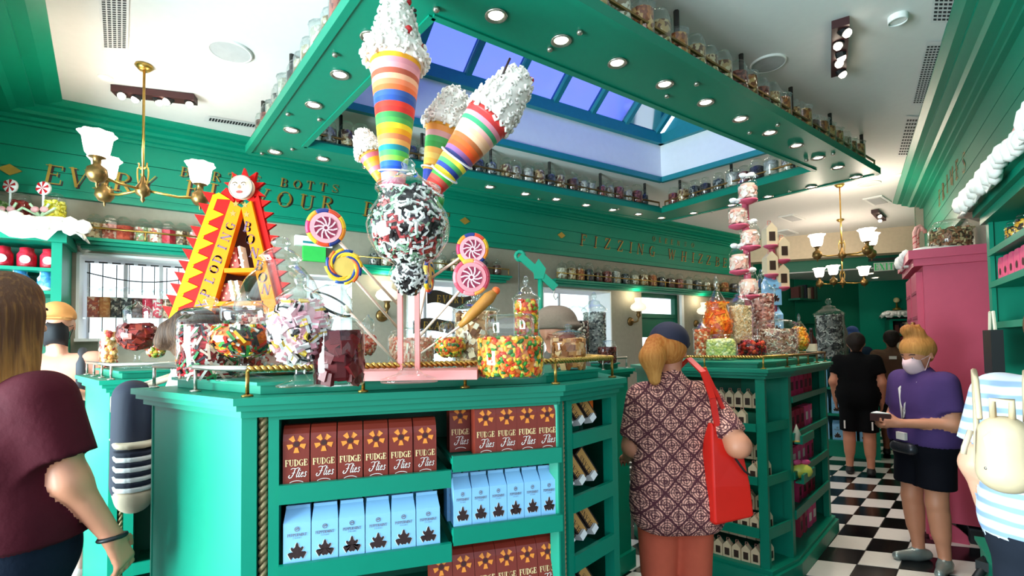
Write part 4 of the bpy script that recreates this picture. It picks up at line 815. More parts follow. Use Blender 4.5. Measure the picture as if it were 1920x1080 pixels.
# tilted glass lid leaning by the globe
t = thing('glass_cloche', 'spare glass cover leaning beside the striped lollipop stick', 'glass cover', atd(628, 560, 2.0)); t.rotation_euler = (.2, math.radians(35), 0); MB().lathe([(.085, -.03), (.09, -.02), (.06, .03), (.03, .045), (.02, .06), (.032, .08), (0, .10)], 24, cap=False).build('lid_body', 'glass2', t, True)
MB().lathe([(.09, -.032), (.092, -.026), (.086, -.022)], 24, cap=False).build('rim', 'black', t, True)
# left rear counter jars
jar_px('narrow glass jar of round orange and red balls on the left rear counter', 203, 690, 30, 600, 'tall', ['d98a4a', 'b8372c', 'e6b070', 'f0d6b0'], z=1.44, d=2.95, size=.035, shape='ball', seed=17)
jar_px('footed glass bowl of dark red jellies on the left rear counter', 257, 690, 68, 565, 'dish', ['6a1d1b', '8c2a22', '4a1214', 'a03a2a'], z=1.44, d=2.85, size=.04, shape='block', seed=18)
jar_px('small footed jar of green and red sweets behind the dark red bowl', 292, 690, 34, 612, 'globe', ['b5332b', '8a9a35', 'd8a545', 'e9dfc8'], z=1.44, d=3.1, size=.024, seed=19)
# ---------------- right counter jars
Z2 = 1.412
for lb, x, yb, w, yt, kd, cols, dd, sz, shp in (
    ('narrow jar of orange-red jelly rings at the left end of the right counter', 1317, 0, 30, 598, 'tall', ['d9622f', 'e8a070', 'b8452a', 'f0d2b0'], 3.75, .024, 'ball'),
    ('tall-finialed footed jar of orange slices on the right counter', 1346, 0, 58, 517, 'finial', ['f0701a', 'f59a2f', 'd9541a'], 3.85, .035, 'stick'),
    ('squat jar of pale yellow-green sweets on the right counter', 1352, 0, 54, 618, 'cyl', ['e3e08a', 'd2d676', 'f0ecb5'], 3.62, .026, 'ball'),
    ('tall slim jar of cashew-coloured sweets on the right counter', 1390, 0, 42, 535, 'tall', ['eac99a', 'd9ac74', 'f3dfc0'], 3.85, .028, 'worm'),
    ('low glass dish of dark red cherries before the pink tower', 1410, 0, 52, 628, 'round', ['8c0f14', 'c42a1c', '3a080a', 'e0512a'], 3.7, .034, 'ball'),
    ('tall jar of pink and brown sweets behind the pink tower', 1432, 0, 42, 505, 'tall', ['e6a594', 'c77a68', '8a4a3a', 'f0d0c0'], 4.25, .03, 'bean'),
    ('large jar of beige and brown mixed sweets right of the pink tower', 1458, 0, 72, 588, 'cyl', ['e6d2b8', 'b98a66', '7a4a35', 'f3e8d8', 'cf9a86'], 3.85, .026, 'worm'),
    ('small finialed jar of bright orange sweets at the right end', 1500, 0, 36, 588, 'finial', ['f2a01f', 'e8771a', 'f7c04a'], 3.95, .026, 'bean')):
    jar_px(lb, x, 665, w, yt, kd, cols, z=Z2, d=dd, size=sz, shape=shp, seed=x)
def bottle(label, px, d, w, yt, z, m, neckm='iron', lab=None):
    p = atd(px, 660, d); p.z = z; sc = d / F_PX; W = w * sc; H = (project(p)[1] - yt) * sc; t = thing('bottle', label, 'bottle', p)
    MB().lathe([(0, 0), (W * .46, 0), (W * .5, H * .03), (W * .5, H * .55), (W * .2, H * .74), (W * .16, H * .92), (W * .18, H * .93)], 20, cap=False).build('bottle_body', m, t, True); MB().lathe([(W * .18, H * .92), (W * .18, H), (0, H)], 14, cap=False).build('stopper', neckm, t, True)
    if lab: MB().lathe([(W * .51, H * .18), (W * .51, H * .45)], 20, cap=False).build('paper_label', lab, t, True)
bottle('dark brown bottle with pale label at the right end of the right counter', 1522, 4.05, 18, 615, Z2, mat('amber_glass', '2a0f0a', .1), 'black', 'cream')
gtin = mat('etched_pewter', '8c8a86', .3, .6, var=.5, scale=60, bump=.5)
jar_px('tall glass urn of silver-grey wrapped sweets on the far teal shelf unit', 1557, 680, 46, 560, 'tall', ['8c8a86', '5a5a5c', 'c9c6c0', '3a3a3c'], z=1.285, d=6.7, size=.06, shape='worm', seed=33); bottle('slim etched grey bottle beside the tall one on the far unit', 1583, 6.8, 14, 585, 1.285, gtin, gtin)
# ---------------- pink jar towers
def tower(label, px, d, z, ytop, items, w=.055):
    p = atd(px, 600, d); p.z = z; H = atd(px, ytop, d).z - z; t = thing('candy_tower', label, 'display stand', p)
    MB().lathe([(w * 1.6, 0), (w * 1.6, .015), (w * .7, .03), (w * .5, .05)], 16).build('base', 'pink', t, True); MB().lathe([(w / 2, .02), (w / 2, H * .8), (w * .42, H), (w * .2, H + .02), (0, H + .02)], 14, cap=False).build('pole', 'pink', t, True); out = []
    for dx, y, pw in items:
        q = atd(px + dx, y, d); lo = Vector((q.x - p.x, q.y - p.y - .02, q.z - z)); k = MB(); k.lathe([(.02, -.03), (pw, -.008), (pw, .006), (0, .006)], 18, (lo.x, lo.y, lo.z)); k.bar((0, 0, lo.z - .012), (lo.x, lo.y, lo.z - .012), .03, .016); k.build('platform', 'pink', t, True); out.append(Vector((q.x, q.y - .02, q.z + .006)))
    return out
pts = tower('tall pink pole tower carrying five lidded jars on the right counter', 1404, 3.98, Z2, 352, [(-4, 378, .075), (-22, 425, .075), (0, 465, .08), (-20, 510, .075), (-2, 556, .08)])
for k, q in enumerate(pts):
    t = jar('lantern_jar', '%s glass jar with a bow on the pink tower, counted from the top' % ['first', 'second', 'third', 'fourth', 'fifth'][k], q, .145, .20 if k else .19, 'round', ['f0cfc0', 'f6e6dc', 'e8a898'], .03, 'block', 40 + k, .5, 20)
    kb = MB(); kb.ball((-.035, 0, .205), (.035, .02, .022), 8); kb.ball((.035, 0, .21), (.035, .02, .022), 8); kb.ball((0, 0, .2), .02, 8); kb.build('ribbon_bow', 'white', t, True); MB().lathe([(.055, .05), (.055, .13)], 12, cap=False).build('pink_wrapper', mat('blush_paper', 'efb9a6', .6), t, True)
pts = tower('slim pink pole tower with small cartons at the back of the right counter', 1452, 4.5, Z2, 428, [(-9, 462, .06), (14, 489, .06), (-8, 516, .06), (13, 540, .06)], .05)
for k, q in enumerate(pts): put(hp, 1, Matrix.Translation(q - Vector((.05, .03, 0))) @ Matrix.Scale(1.85, 4), '%s beige carton on the slim pink tower, counted from the top' % ['first', 'second', 'third', 'fourth'][k], 'carton', 'cartons on the slim pink tower')
for k, (x, y) in enumerate(((1440, 572), (1444, 632))): q = atd(x, y, 4.45); put(bp, 1, Matrix.Translation(q) @ Matrix.Scale(1.6, 4), ['upper', 'lower'][k] + ' blue carton leaning on the slim pink tower', 'carton', 'blue cartons on the slim pink tower')
# ---------------- urn, pink stand
pu = at(768, 716, 1.44); du = pu.y; su = du / F_PX
def pz(y): return atd(768, y, du).z - 1.44
t = thing('glass_urn', 'tall glass urn packed with white and green liquorice twists on a long stem', 'urn', pu)
ub = [(.0, 0), (.085, 0), (.087, .01), (.04, .025), (.018, .05), (.016, pz(560)), (.03, pz(548)), (.062, pz(515)), (.05, pz(500)), (.045, pz(496)), (.09, pz(480)), (.12, pz(450)), (.127, pz(425)), (.118, pz(400)), (.095, pz(380)), (.088, pz(365)), (.1, pz(357))]
MB().lathe(ub, 32, cap=False).build('glass_body', 'glass', t, True)
MB().lathe([(.1, pz(357)), (.1, pz(353)), (.07, pz(345)), (.045, pz(335)), (.03, pz(325)), (.018, pz(315)), (.022, pz(308)), (.012, pz(300)), (0, pz(299))], 24, cap=False).build('lid', 'glass2', t, True)
PROF['_u'] = dict(body=[(0, 0), (.3, .0), (.75, .13), (.95, .34), (1, .52), (.93, .70), (.76, .84), (.7, 1.0)], lid=[(.7, 1.0), (.7, 1.01)], fill=(.02, .99))
cu = candymesh('_u', .245, pz(362) - pz(496), ['efece4', 'dfe3d8', '2a2222', 'efece4', 'a33a3a', '8aa98a'], .03, 'worm', 77).build('candy_fill', [cmat(c) for c in ['efece4', 'dfe3d8', '2a2222', 'f1eee6', 'a33a3a', '8aa98a']], t); stuff(cu); cu.location = (0, 0, pz(496))
PROF['_b'] = dict(body=[(0, 0), (.4, .0), (1, .62), (.75, 1.0)], lid=[(.7, 1.0), (.7, 1.01)], fill=(.02, .97))
cu = candymesh('_b', .115, pz(500) - pz(556), ['efece4', '2a2222', 'efece4'], .022, 'worm', 78).build('candy_fill', [cmat(c) for c in ['efece4', '2a2222', 'f1eee6']], t); stuff(cu); cu.location = (0, 0, pz(556))
pin = mat('pink_stand', 'e8908a', .45)
st = thing('pink_stand', 'salmon pink stand of two posts behind the glass urn, holding giant cones', 'stand', (pu.x, pu.y + .16, 1.44))
MB().box((0, 0, .015), (.40, .2, .03)).build('base_plate', pin, st)
dS = du + .16; sS = dS / F_PX
def sl(x, y, d=None):
    d = d or dS; q = atd(x, y, d); return q - Vector((pu.x, pu.y + .16, 1.44))
for x in (751, 783):
    a = sl(x, 690); b = sl(x, 540); MB().box((a.x, 0, (b.z + .03) / 2), (.016, .016, b.z - .03)).build('post', pin, st)
MB().bar((sl(747, 545).x, 0, sl(747, 545).z), (sl(787, 545).x, 0, sl(787, 545).z), .016, .02).build('cross_piece', pin, st)
wr_ = mat('white_wire', 'e9e2e2', .3)
for x_, y_, d_ in ((737, 395, 2.08), (798, 372, 2.02), (803, 352, 2.28), (718, 345, 2.3), (814, 425, 2.25)): MB().tube([sl(771, 545), sl(771, 470), sl((771 + x_) / 2, (470 + y_) / 2, (dS + d_) / 2), sl(x_, y_ - 6, d_)], .005, 6).build('wire_arm', wr_, st, True)
# ---------------- giant cones
def cone(label, tip, rim, rw, cream, d, bands, seed, toppings=(), rings=(), d2=None):
    a, b = atd(*tip, d), atd(*rim, d2 or d); ax = b - a; L = ax.length; Q = ax.to_track_quat('Z', 'Y').to_matrix().to_4x4(); Q.translation = a
    t = thing('giant_ice_cream_cone', label, 'ice cream cone'); t.matrix_basis = Q; sc = d / F_PX; r1 = rw * sc; r0 = r1 * .32; N = len(bands)
    for i, c in enumerate(bands):
        z0, z1 = L * i / N, L * (i + 1) / N; ra, rb = r0 + (r1 - r0) * i / N, r0 + (r1 - r0) * (i + 1) / N
        MB().lathe([(ra, z0), (rb, z1)], 28, cap=(i in (0, N - 1))).build('colour_band', cmat(c), t, True)
    rnd = random.Random(seed); mb = MB(); prof = [(u, v) for u, v in cream]
    mb.lathe([(u * r1, L + v * r1) for u, v in prof], 24)
    # piped swirls
    for (ua, va), (ub_, vb) in zip(prof, prof[1:]):
        n = int(max(6, 14 * max(ua, ub_))); rows_ = max(1, int(math.hypot(ub_ - ua, vb - va) / .22))
        for j in range(rows_):
            f = (j + .5) / rows_; r = (ua + (ub_ - ua) * f) * r1; z = L + (va + (vb - va) * f) * r1
            for k in range(n):
                th = 2 * math.pi * (k + .5 * (j % 2) + rnd.uniform(-.2, .2)) / n; c = Vector((r * math.cos(th), r * math.sin(th), z)); s = r1 * .17
                e = Vector((math.cos(th), math.sin(th), 0)); tg = Vector((-math.sin(th), math.cos(th), 0)); u_ = Vector((0, 0, 1)); ph = rnd.uniform(0, 6.28)
                mb.tube([c + (tg * math.cos(ph + q * 1.5) + u_ * math.sin(ph + q * 1.5)) * s * (1 - q * .17) * .9 + e * s * .16 * q for q in range(5)], [s * .42, s * .44, s * .4, s * .3, s * .14], 5)
    mb.build('whipped_cream', mat('whipped_cream', 'ece6de', .5, var=.18, scale=60), t, True)
    for kind, u, v, th in toppings:
        c = Vector((u * r1 * math.cos(th), u * r1 * math.sin(th), L + v * r1)); c = Vector(c)
        if kind == 'cherry': m_ = MB().ball(tuple(c), r1 * .15, 12); m_.build('cherry', 'red', t, True)
        elif kind == 'straw': MB().ball(tuple(c), (r1 * .2, r1 * .2, r1 * .17), 12).build('strawberry', mat('strawberry', 'a8331f', .4), t, True)
        elif kind == 'chip': MB().ball(tuple(c), r1 * .07, 8).build('chocolate_chip', 'frog', t, True)
        elif kind == 'stick': MB().tube([c, c + Vector((math.cos(th) * .3, math.sin(th) * .3, .9)) * r1 * 1.0], r1 * .05, 8).build('wafer_stick', 'frog', t, True)
    for f, tl in rings:
        z = L * f; r = r0 + (r1 - r0) * f + .008; MB().tube([(r * math.cos(q * .3142), r * math.sin(q * .3142), z + tl * r * math.cos(q * .3142)) for q in range(20)], .0042, 6, 0, True).build('wire_ring', wr_, t, True)
    return t
C1 = ['7aa84a', '2f9a5c', 'e0b84a', 'd86a6a', 'c95f7a', 'd98a9a', 'e09a8a', '1f4fc0', '2a5fc8', '8ac84a', '4fb85a', '1f7f8a', 'e8a85a', 'd8784a', 'f0a01a', 'f2cf2a', '4fa04a', '3f8a4a', 'd8322a', 'e03a2a', '2f4f9a', '3a5aa0', 'e86a3a', 'f0825a', 'f2b08a', 'b5543f', 'e89aa0', 'e0909a', 'f0a82a', 'f0a020']
CRT = [(1.0, -.22), (1.22, -.08), (1.28, .12), (1.05, .42), (.86, .75), (.8, 1.1), (.68, 1.5), (.6, 1.9), (.52, 2.2), (.3, 2.5), (0, 2.6)]
cone('tallest upright giant rainbow-banded ice cream cone with cherries, held by the stand', (737, 395), (742, 112), 49, CRT, 2.08, C1, 1,
     [('cherry', .78, 1.15, -.9), ('cherry', .95, .75, -2.4), ('straw', 1.0, .45, -1.6), ('straw', 1.0, .45, -1.0), ('cherry', 1.0, .5, -.5), ('cherry', .9, .7, -.3), ('chip', .78, 1.85, -1.8), ('chip', .72, 1.87, -1.4), ('chip', .7, 1.8, -.7), ('chip', 1.05, .5, -2.0), ('chip', 1.1, .2, -1.7), ('cherry', .5, 2.2, -1.9)], [(.16, .2), (.03, .3), (.26, .25)])
CR2 = [(.9, -.12), (1.05, .05), (1.0, .4), (.98, .9), (.8, 1.25), (.82, 1.6), (.72, 2.0), (.5, 2.3), (.2, 2.45), (0, 2.5)]
C2 = ['2f8a3f', '3a9a45', 'd3322a', 'c92f28', 'b54a3f', '3f9a3f', 'f0d03a', '2f3f8a', '4a9a5a', 'f2e04a', '3a3f7a', '8a5a8a', 'e8542a', 'e0602a', 'b5643a', 'f2c09a', 'f0b890', 'e8a8a0', '3f9a6a', 'd98a9a', 'c93a3a', 'c2332f']
cone('giant rainbow cone leaning right, its cream stuck with chocolate sticks', (798, 372), (916, 222), 45, CR2, 2.02, C2, 2, [('cherry', .4, 2.45, -1.2), ('cherry', .55, 2.3, .2), ('cherry', .6, 2.15, .5), ('stick', .75, 1.3, 2.6), ('stick', .8, 1.5, .3), ('chip', .9, 1.0, -.4), ('stick', .85, .9, -.2)], [(.12, .3), (.3, .3), (.5, .3), (.0, .2)])
CR3 = [(.9, -.15), (1.15, -.1), (1.2, .15), (1.0, .5), (.85, 1.0), (.72, 1.5), (.5, 1.85), (.2, 2.0), (0, 2.02)]
C3 = ['7a3f6a', '2f3f8a', '2f3f9a', 'c98a2f', 'f0b04a', 'f2c86a', 'f2b05a', '3f9a4a', '4aa85a', 'd9a0a0', 'e8984a', 'f0a83a']
cone('giant orange-banded cone standing behind the leaning cone', (803, 352), (836, 240), 38, CR3, 2.28, C3, 3, [('chip', .6, 1.5, -1.2)], [(.3, .1)])
C4 = ['e0603a', 'e88a3a', 'f0b03a', 'd97a8a', 'e89a4a', 'f0a02a', 'd96a7a', 'e8a04a']
cone('small giant cone half hidden behind the tallest cone, with cherries', (718, 345), (694, 288), 24, CR3, 2.3, C4, 4, [('cherry', .9, .7, 3.4), ('cherry', .6, 1.6, 3.6), ('cherry', .5, 1.9, 3.0)], [])
cone('orange-tipped inverted cone end showing below the leaning cone', (814, 425), (820, 372), 14, [(.9, 0), (.5, .3), (0, .4)], 2.25, ['e0502a', 'e8642f', '8ac86a', '3f9a4a'], 5)
# ---------------- lollipops
def lolly(label, c, r, stick_to, d, d2, cols, kind='pin', yaw=0):
    p = atd(*c, d); q = atd(*stick_to, d2); sc = d / F_PX; R_ = r * sc; th = .03
    t = thing('giant_lollipop', label, 'lollipop', p); dirc = (CAM - p).normalized(); Q = dirc.to_track_quat('Z', 'Y').to_matrix().to_4x4() @ Matrix.Rotation(yaw, 4, 'Y'); t.matrix_basis = Matrix.Translation(p) @ Q
    inv = t.matrix_basis.inverted(); MB().tube([inv @ p, inv @ q], .0058, 8).build('stick', mat('lolly_stick', 'e9c7b4', .5), t, True)
    if kind == 'pin':
        for k in range(9):
            a0 = 2 * math.pi * k / 9; m_ = MB()
            m_.tube([((R_ * .93) * math.cos(a0 + i * .09), (R_ * .93) * math.sin(a0 + i * .09), 0) for i in range(9)], R_ * .17, 7); m_.build('outer_stripe', cmat(cols[k % len(cols)]), t, True)
        MB().lathe([(0, .012), (R_ * .86, .012), (R_ * .86, -.012), (0, -.012)], 32, cap=False).build('disc', cmat('eaa0a8' if cols[0] != 'c2485a' else 'e88a92'), t)
        MB().lathe([(0, .0135), (R_ * .62, .0135)], 32, cap=False).build('inner_disc', cmat('8a2a44'), t)
        for k in range(10):
            m_ = MB(); a0 = 2 * math.pi * k / 10
            pts = [(R_ * f * math.cos(a0 + f * 1.0), R_ * f * math.sin(a0 + f * 1.0)) for f in (.12, .25, .4, .6)]
            ribbon(m_, pts, R_ * .09, Matrix.Translation((0, 0, .0148)), 0); m_.build('pinwheel_stripe', cmat('e9c0c4'), t)
    else:
        for k in range(12):
            a0 = 2 * math.pi * k / 12; m_ = MB()
            m_.tube([(R_ * (.95 - .045 * i) * math.cos(a0 + i * .24), R_ * (.95 - .045 * i) * math.sin(a0 + i * .24), .004) for i in range(9)], [R_ * .12] * 7 + [R_ * .1, R_ * .06], 6); m_.build('swirl_stripe', cmat(cols[k % len(cols)]), t, True)
        MB().lathe([(0, .008), (R_ * .8, .006), (R_ * .8, -.01), (0, -.01)], 28, cap=False).build('disc', cmat('d8b45a'), t)
RB = ['e8b52a', 'd84a2a', '2a3a7a', 'e8882a', 'c2305a']
lolly('upper left pinwheel lollipop, pink and purple with rainbow rim', (611, 427), 33, (750, 575), 1.80, 2.05, RB)
lolly('yellow and blue swirl lollipop below the upper left pinwheel', (645, 500), 33, (752, 622), 1.80, 2.05, ['f0b82a', 'f0c040', '2a4a8a', 'f0b82a', 'e0602a', '2a3a7a'], 'swirl')
lolly('upper right pinwheel lollipop with orange rim, behind another', (886, 467), 28, (782, 540), 1.96, 2.05, RB)
lolly('lower right pinwheel lollipop, pink with red spokes', (884, 520), 32, (786, 632), 1.86, 2.05, ['c2485a', 'e88a92', 'e8a04a', 'c2485a', 'e07a82'])
lolly('lollipop seen edge-on beside the urn stem, yellow and blue', (803, 515), 34, (778, 640), 2.0, 2.06, ['f0c040', '2a5a9a', 'f0b82a', 'd84a2a', '2a3a7a'], 'swirl', 1.35)
t = thing('giant_lolly_stick', 'bare lollipop stick leaning from the spare lid to the stand', 'lollipop stick'); MB().tube([atd(655, 585, 1.95), atd(752, 690, 2.04)], .006, 8).build('stick', mat('lolly_stick', 'e9c7b4', .5), t, True); MB().tube([atd(655, 585, 1.95), atd(645, 574, 1.94)], .011, 8).build('sugar_cap', 'cream', t, True)
t = thing('wafer_lolly', 'long orange-brown wafer lolly slanting over the marshmallow jar', 'lollipop'); a, b = atd(862, 612, 1.87), atd(930, 545, 1.87); m_ = MB(); m_.tube([a, a.lerp(b, .3), a.lerp(b, .8), b], [.009, .02, .024, .012], 10); m_.build('wafer', mat('wafer_orange', 'b97a2e', .5, var=.3, scale=40), t, True); MB().tube([a, atd(790, 662, 2.02)], .005, 8).build('stick', mat('lolly_stick', 'e9c7b4', .5), t, True); MB().ball(tuple(b), .016, 10).build('sugar_tip', cmat('e8642f'), t, True)
t = thing('price_card', 'small round orange price card between the front jars', 'price card', at(487, 699, 1.44)); MB().prism([(.042 * math.cos(i * .4), .036 * math.sin(i * .4)) for i in range(16)], 0, .004, 0, Matrix.Translation((0, 0, .045)) @ Matrix.Rotation(math.pi / 2, 4, 'X')).build('card', 'sunor', t); MB().box((0, .01, .006), (.05, .03, .012)).build('holder', 'glass2', t); k = MB(); text(k, 'O', .03, Matrix.Translation((0, -.006, .028)) @ Matrix.Rotation(math.pi / 2, 4, 'X'), 0); k.build('print', 'frog', t)
# ================================================================== small jars on canopy and wall shelves
SM = []
for i, (kd, cols) in enumerate((('round', ['7a4a2a', 'c9a06a', 'e0c9a0']), ('cyl', ['4a2a22', '6a3f30']), ('round', ['5a5a58', 'a9a49a', '2a2a2a']), ('tall', ['c9753a', 'e8b070', '9a4a2a']), ('round', ['6a2a2a', 'a95a4a']), ('cyl', ['c7b79a', '8a6f50', 'e8dcc8']), ('round', ['2f2a2c', '544a4c']), ('tall', ['b9b0a0', 'd9d2c4']))):
    W_, H_ = .125, .20; pr = PROF[kd]; b = MB(); b.lathe([(r * W_ / 2, z * H_) for r, z in pr['body']], 14, cap=False); b.lathe([(r * W_ / 2, z * H_) for r, z in pr['lid']], 14, cap=False)
    bm_ = b.mesh('small_jar', 'glass2', True); f0, f1 = pr['fill']; f = MB(); f.lathe([(.9 * W_ / 2, .01), (.95 * W_ / 2, .03), (.95 * W_ / 2, f1 * H_ * .9), (.5 * W_ / 2, f1 * H_)], 12); SM.append((bm_, f.mesh('candy_fill', mottled('mottled_%d' % i, cols, 55), True)))
def small_jar(p, i, s, label, group, rz=0, zs=1.0):
    o_ = obj('small_candy_jar', SM[i][0]); o_.matrix_basis = Matrix.Translation(p) @ Matrix.Rotation(rz, 4, 'Z') @ Matrix.Diagonal((s, s, s * zs, 1)); tag(o_, label, 'jar', group); stuff(obj('candy_fill', SM[i][1], o_)); return o_
rnd = random.Random(5)
for k, n, lb in ((0, 27, 'lidded jar along the far left canopy rail, counted from its left corner'), (1, 11, 'lidded jar along the far right canopy rail, counted from its far corner'), (2, 22, 'lidded jar along the near right canopy rail, counted from its right tip'), (3, 11, 'lidded jar along the near left canopy rail, counted from its left corner')):
    p, q, dn = canopy_side(k); L = (q - p).length
    if k == 2: a0, a1 = .04, .80
    elif k == 3: a0, a1 = .3, .97
    else: a0, a1 = .03, .97
    for i in range(n):
        f = a0 + (a1 - a0) * (i + .5 + rnd.uniform(-.15, .15)) / n; small_jar(p.lerp(q, f) + dn * .085 + Vector((0, 0, .035)), rnd.choice([0, 1, 2, 3, 4, 5, 6, 7] if k != 2 else [0, 0, 3, 4, 5, 3, 1]), rnd.uniform(.95, 1.2), '%s %s' % (ordw(i + 1 if k < 3 else n - i), lb), lb.replace('jar along', 'jars along'), rnd.uniform(0, 6))
def wall_shelf(px0, px1, pyt, label, off=.2):
    uA, z = lw(px0, pyt, off / 2); uB, _ = lw(px1, pyt, off / 2); z = (lw(px0, pyt, off)[1] + 0)
    t = thing('wall_shelf', label, 'shelf'); t.matrix_basis = XL @ Matrix.Translation(((uA + uB) / 2, 0, z)); L = uB - uA
    for y0, z0, z1 in ((off, -.025, 0), (off - .03, -.05, -.027), (off - .08, -.08, -.052)): MB().box((0, -y0 / 2, (z0 + z1) / 2), (L - (off - y0), y0, z1 - z0)).build('shelf_board' if z1 == 0 else 'moulding', 'teal', t)
    MB().tube([(-L / 2 + .03, -off + .025, .085), (L / 2 - .03, -off + .025, .085)], .008, 8).build('brass_rail', 'brass', t, True); n = max(2, int(L / .55))
    for i in range(n + 1): x = -L / 2 + .04 + (L - .08) * i / n; MB().tube([(x, -off + .025, 0), (x, -off + .025, .085)], .006, 6).build('rail_post', 'brass', t, True)
    return uA, uB, z
uA, uB, z = wall_shelf(140, 392, 442, 'teal wall shelf with brass rail above the left display window')
CJ = [['a9774a', '6a4a2a', 'c9b08a'], ['d97a6a', 'e9c0b0', 'b54a3a'], ['c93a2a', 'd9553a'], ['e8dcd0', 'c9776a', '8a9a6a'], ['d9c09a', 'b9604a', 'e8dcc8'], ['b5122a', 'c01a33'], ['9a7a5a', 'c9a88a', '5a3a2a'], ['d9cfc4', 'c95a5a', 'e8dcd0']]
for k, px in enumerate((178, 207, 232, 268, 293, 315, 342, 368)):
    u, _ = lw(px, 430, .1); p = XL @ Vector((u, -.1, z)); d = p.y; cols = CJ[k]
    t = thing('octagonal_jar', ['brown candy', 'pink and white candy', 'orange-red candy', 'pink and cream striped candy', 'beige candy', 'solid crimson candy', 'brown and tan candy', 'pale mixed candy'][k] + ' in an eight-sided glass jar on the left wall shelf', 'jar', p, rnd.uniform(-.3, .3), 'jars on the left wall shelf')
    W_, H_ = .135, .21; MB().lathe([(0, 0), (W_ * .5, 0), (W_ * .52, H_ * .72), (W_ * .36, H_ * .8)], 8, cap=False).build('glass_body', 'glass2', t); MB().lathe([(W_ * .42, H_ * .8), (W_ * .42, H_ * .86), (W_ * .2, H_), (0, H_)], 8, cap=False).build('lid', 'glass2', t); stuff(MB().lathe([(W_ * .47, .005), (W_ * .485, H_ * .62)], 8).build('candy_fill', mottled('octo_%d' % k, cols, 50), t))
def row_jars(px0, px1, n, pyt, off, label, grp, s=1.0, z=None):
    for k in range(n):
        px = px0 + (px1 - px0) * (k + .5) / n; u, _ = lw(px, pyt, off / 2); small_jar(XL @ Vector((u, -off / 2, z)), (k * 3 + n) % 8, s * rnd.uniform(.95, 1.15), '%s %s' % (ordw(k + 1), label), grp, rnd.uniform(0, 6), 1.15)
_, _, z2 = wall_shelf(640, 952, 492, 'teal wall shelf behind the glass urn in the middle of the left wall')
row_jars(690, 735, 2, 470, .2, 'grey-glass jar from the left on the middle wall shelf, left of the urn', 'jars on the middle wall shelf left of the urn', 1.0, z2); row_jars(815, 945, 5, 485, .2, 'grey-glass jar from the left on the middle wall shelf, right of the urn', 'jars on the middle wall shelf right of the urn', 1.0, z2)
_, _, z3 = wall_shelf(1034, 1420, 521, 'long teal wall shelf with brass rail at the right end of the left wall')
row_jars(1045, 1400, 21, 510, .2, 'storage jar from the left in the long row on the far wall shelf', 'jars in the long row on the far wall shelf', 1.1, z3)
# ---------------- window displays
u0, u1, z0, z1 = W1
ws = thing('window_display_rack', 'glass display shelf hung on thin black rods inside the left window', 'display rack'); ws.matrix_basis = XL @ Matrix.Translation(((u0 + u1) / 2, .2, z0)); L = u1 - u0
MB().box((0, 0, .20), (L - .06, .16, .012)).build('glass_shelf', 'glass2', ws); MB().tube([(-L / 2 + .04 + (L - .08) * i / 8, .03, .60 - .06 * math.sin(math.pi * i / 8)) for i in range(9)], .005, 6).build('hanging_rail', 'iron', ws)
for i in range(9): x = -L / 2 + .06 + (L - .12) * i / 8; MB().tube([(x, -.02 if i % 2 else .02, .68), (x, -.02 if i % 2 else .02, .08 if i < 3 else .42)], .004, 5).build('rod', 'iron', ws); MB().box((x, 0, .69), (.06, .02, .012)).build('rod_hook', 'iron', ws)
wc = [['c9603a', 'e8c0a0', 'a94a3a'], ['e8a060', 'd98040'], ['6a5a50', 'c9c0b0', '3a3434'], ['3a3a3c', 'e8e4dc', '5a5a5c'], ['4a2a24', '6a4034'], ['d9304a', 'c92540'], ['e8dcd0', 'd94a5a'], ['6a4a34', 'c9a88a'], ['d9405a', 'c93550']]
for k in range(9):
    t = thing('window_jar', ['orange', 'amber', 'grey', 'black and white', 'dark brown', 'first bright red', 'pale pink', 'nut brown', 'last bright red'][k] + ' candy jar on the glass shelf in the left window', 'jar', XL @ Vector((u0 + L * (.11 + .088 * k), .2, z0 + .207)), 0, 'jars in the left window')
    MB().lathe([(0, 0), (.05, 0), (.052, .19), (.045, .22), (.045, .235)], 14, cap=False).build('glass_body', 'glass', t, True); MB().lathe([(.05, .235), (.05, .25), (.02, .27), (0, .28)], 12, cap=False).build('lid', 'glass2', t, True); stuff(MB().lathe([(.046, .005), (.048, .18)], 12).build('candy_fill', mottled('win_%d' % k, wc[k], 60), t, True))
u0, u1, z0, z1 = W2
bn = thing('window_banner', 'dark ribbon banner with gold letters hung in the middle window', 'banner'); bn.matrix_basis = XL @ Matrix.Translation(((u0 + u1) / 2, .02, z0)); L = (u1 - u0)
def swoosh(z, sl_, txt, x0, x1, name):
    m_ = MB(); n = 10; vs = []
    for i in range(n + 1):
        f = i / n; x = x0 + (x1 - x0) * f; zz = z + sl_ * (f - .5) + .03 * math.sin(f * 6.28); yy = .03 * math.sin(f * 5)
        vs += [(x, yy, zz - .075), (x, yy, zz + .075)]
    m_.add(vs, [(2 * i, 2 * i + 2, 2 * i + 3, 2 * i + 1) for i in range(n)], 0); m_.add([(v[0], v[1] + .006, v[2]) for v in vs], [(2 * i + 1, 2 * i + 3, 2 * i + 2, 2 * i) for i in range(n)], 0)
    o_ = m_.build(name, mat('dark_ribbon', '2c2318', .6), bn); k = MB(); text(k, txt, .085, Matrix.Translation(((x0 + x1) / 2, -.038, z - .04)) @ Matrix.Rotation(math.pi / 2, 4, 'X'), 0, .1, .25, 1.05); k.build('lettering', 'gold', o_)
swoosh(.80, -.03, 'EVERY', -.16, .42, 'ribbon'); swoosh(.48, .04, 'FLAVOUR', -.34, .42, 'ribbon'); swoosh(.20, -.02, 'BEANS', -.1, .4, 'ribbon')
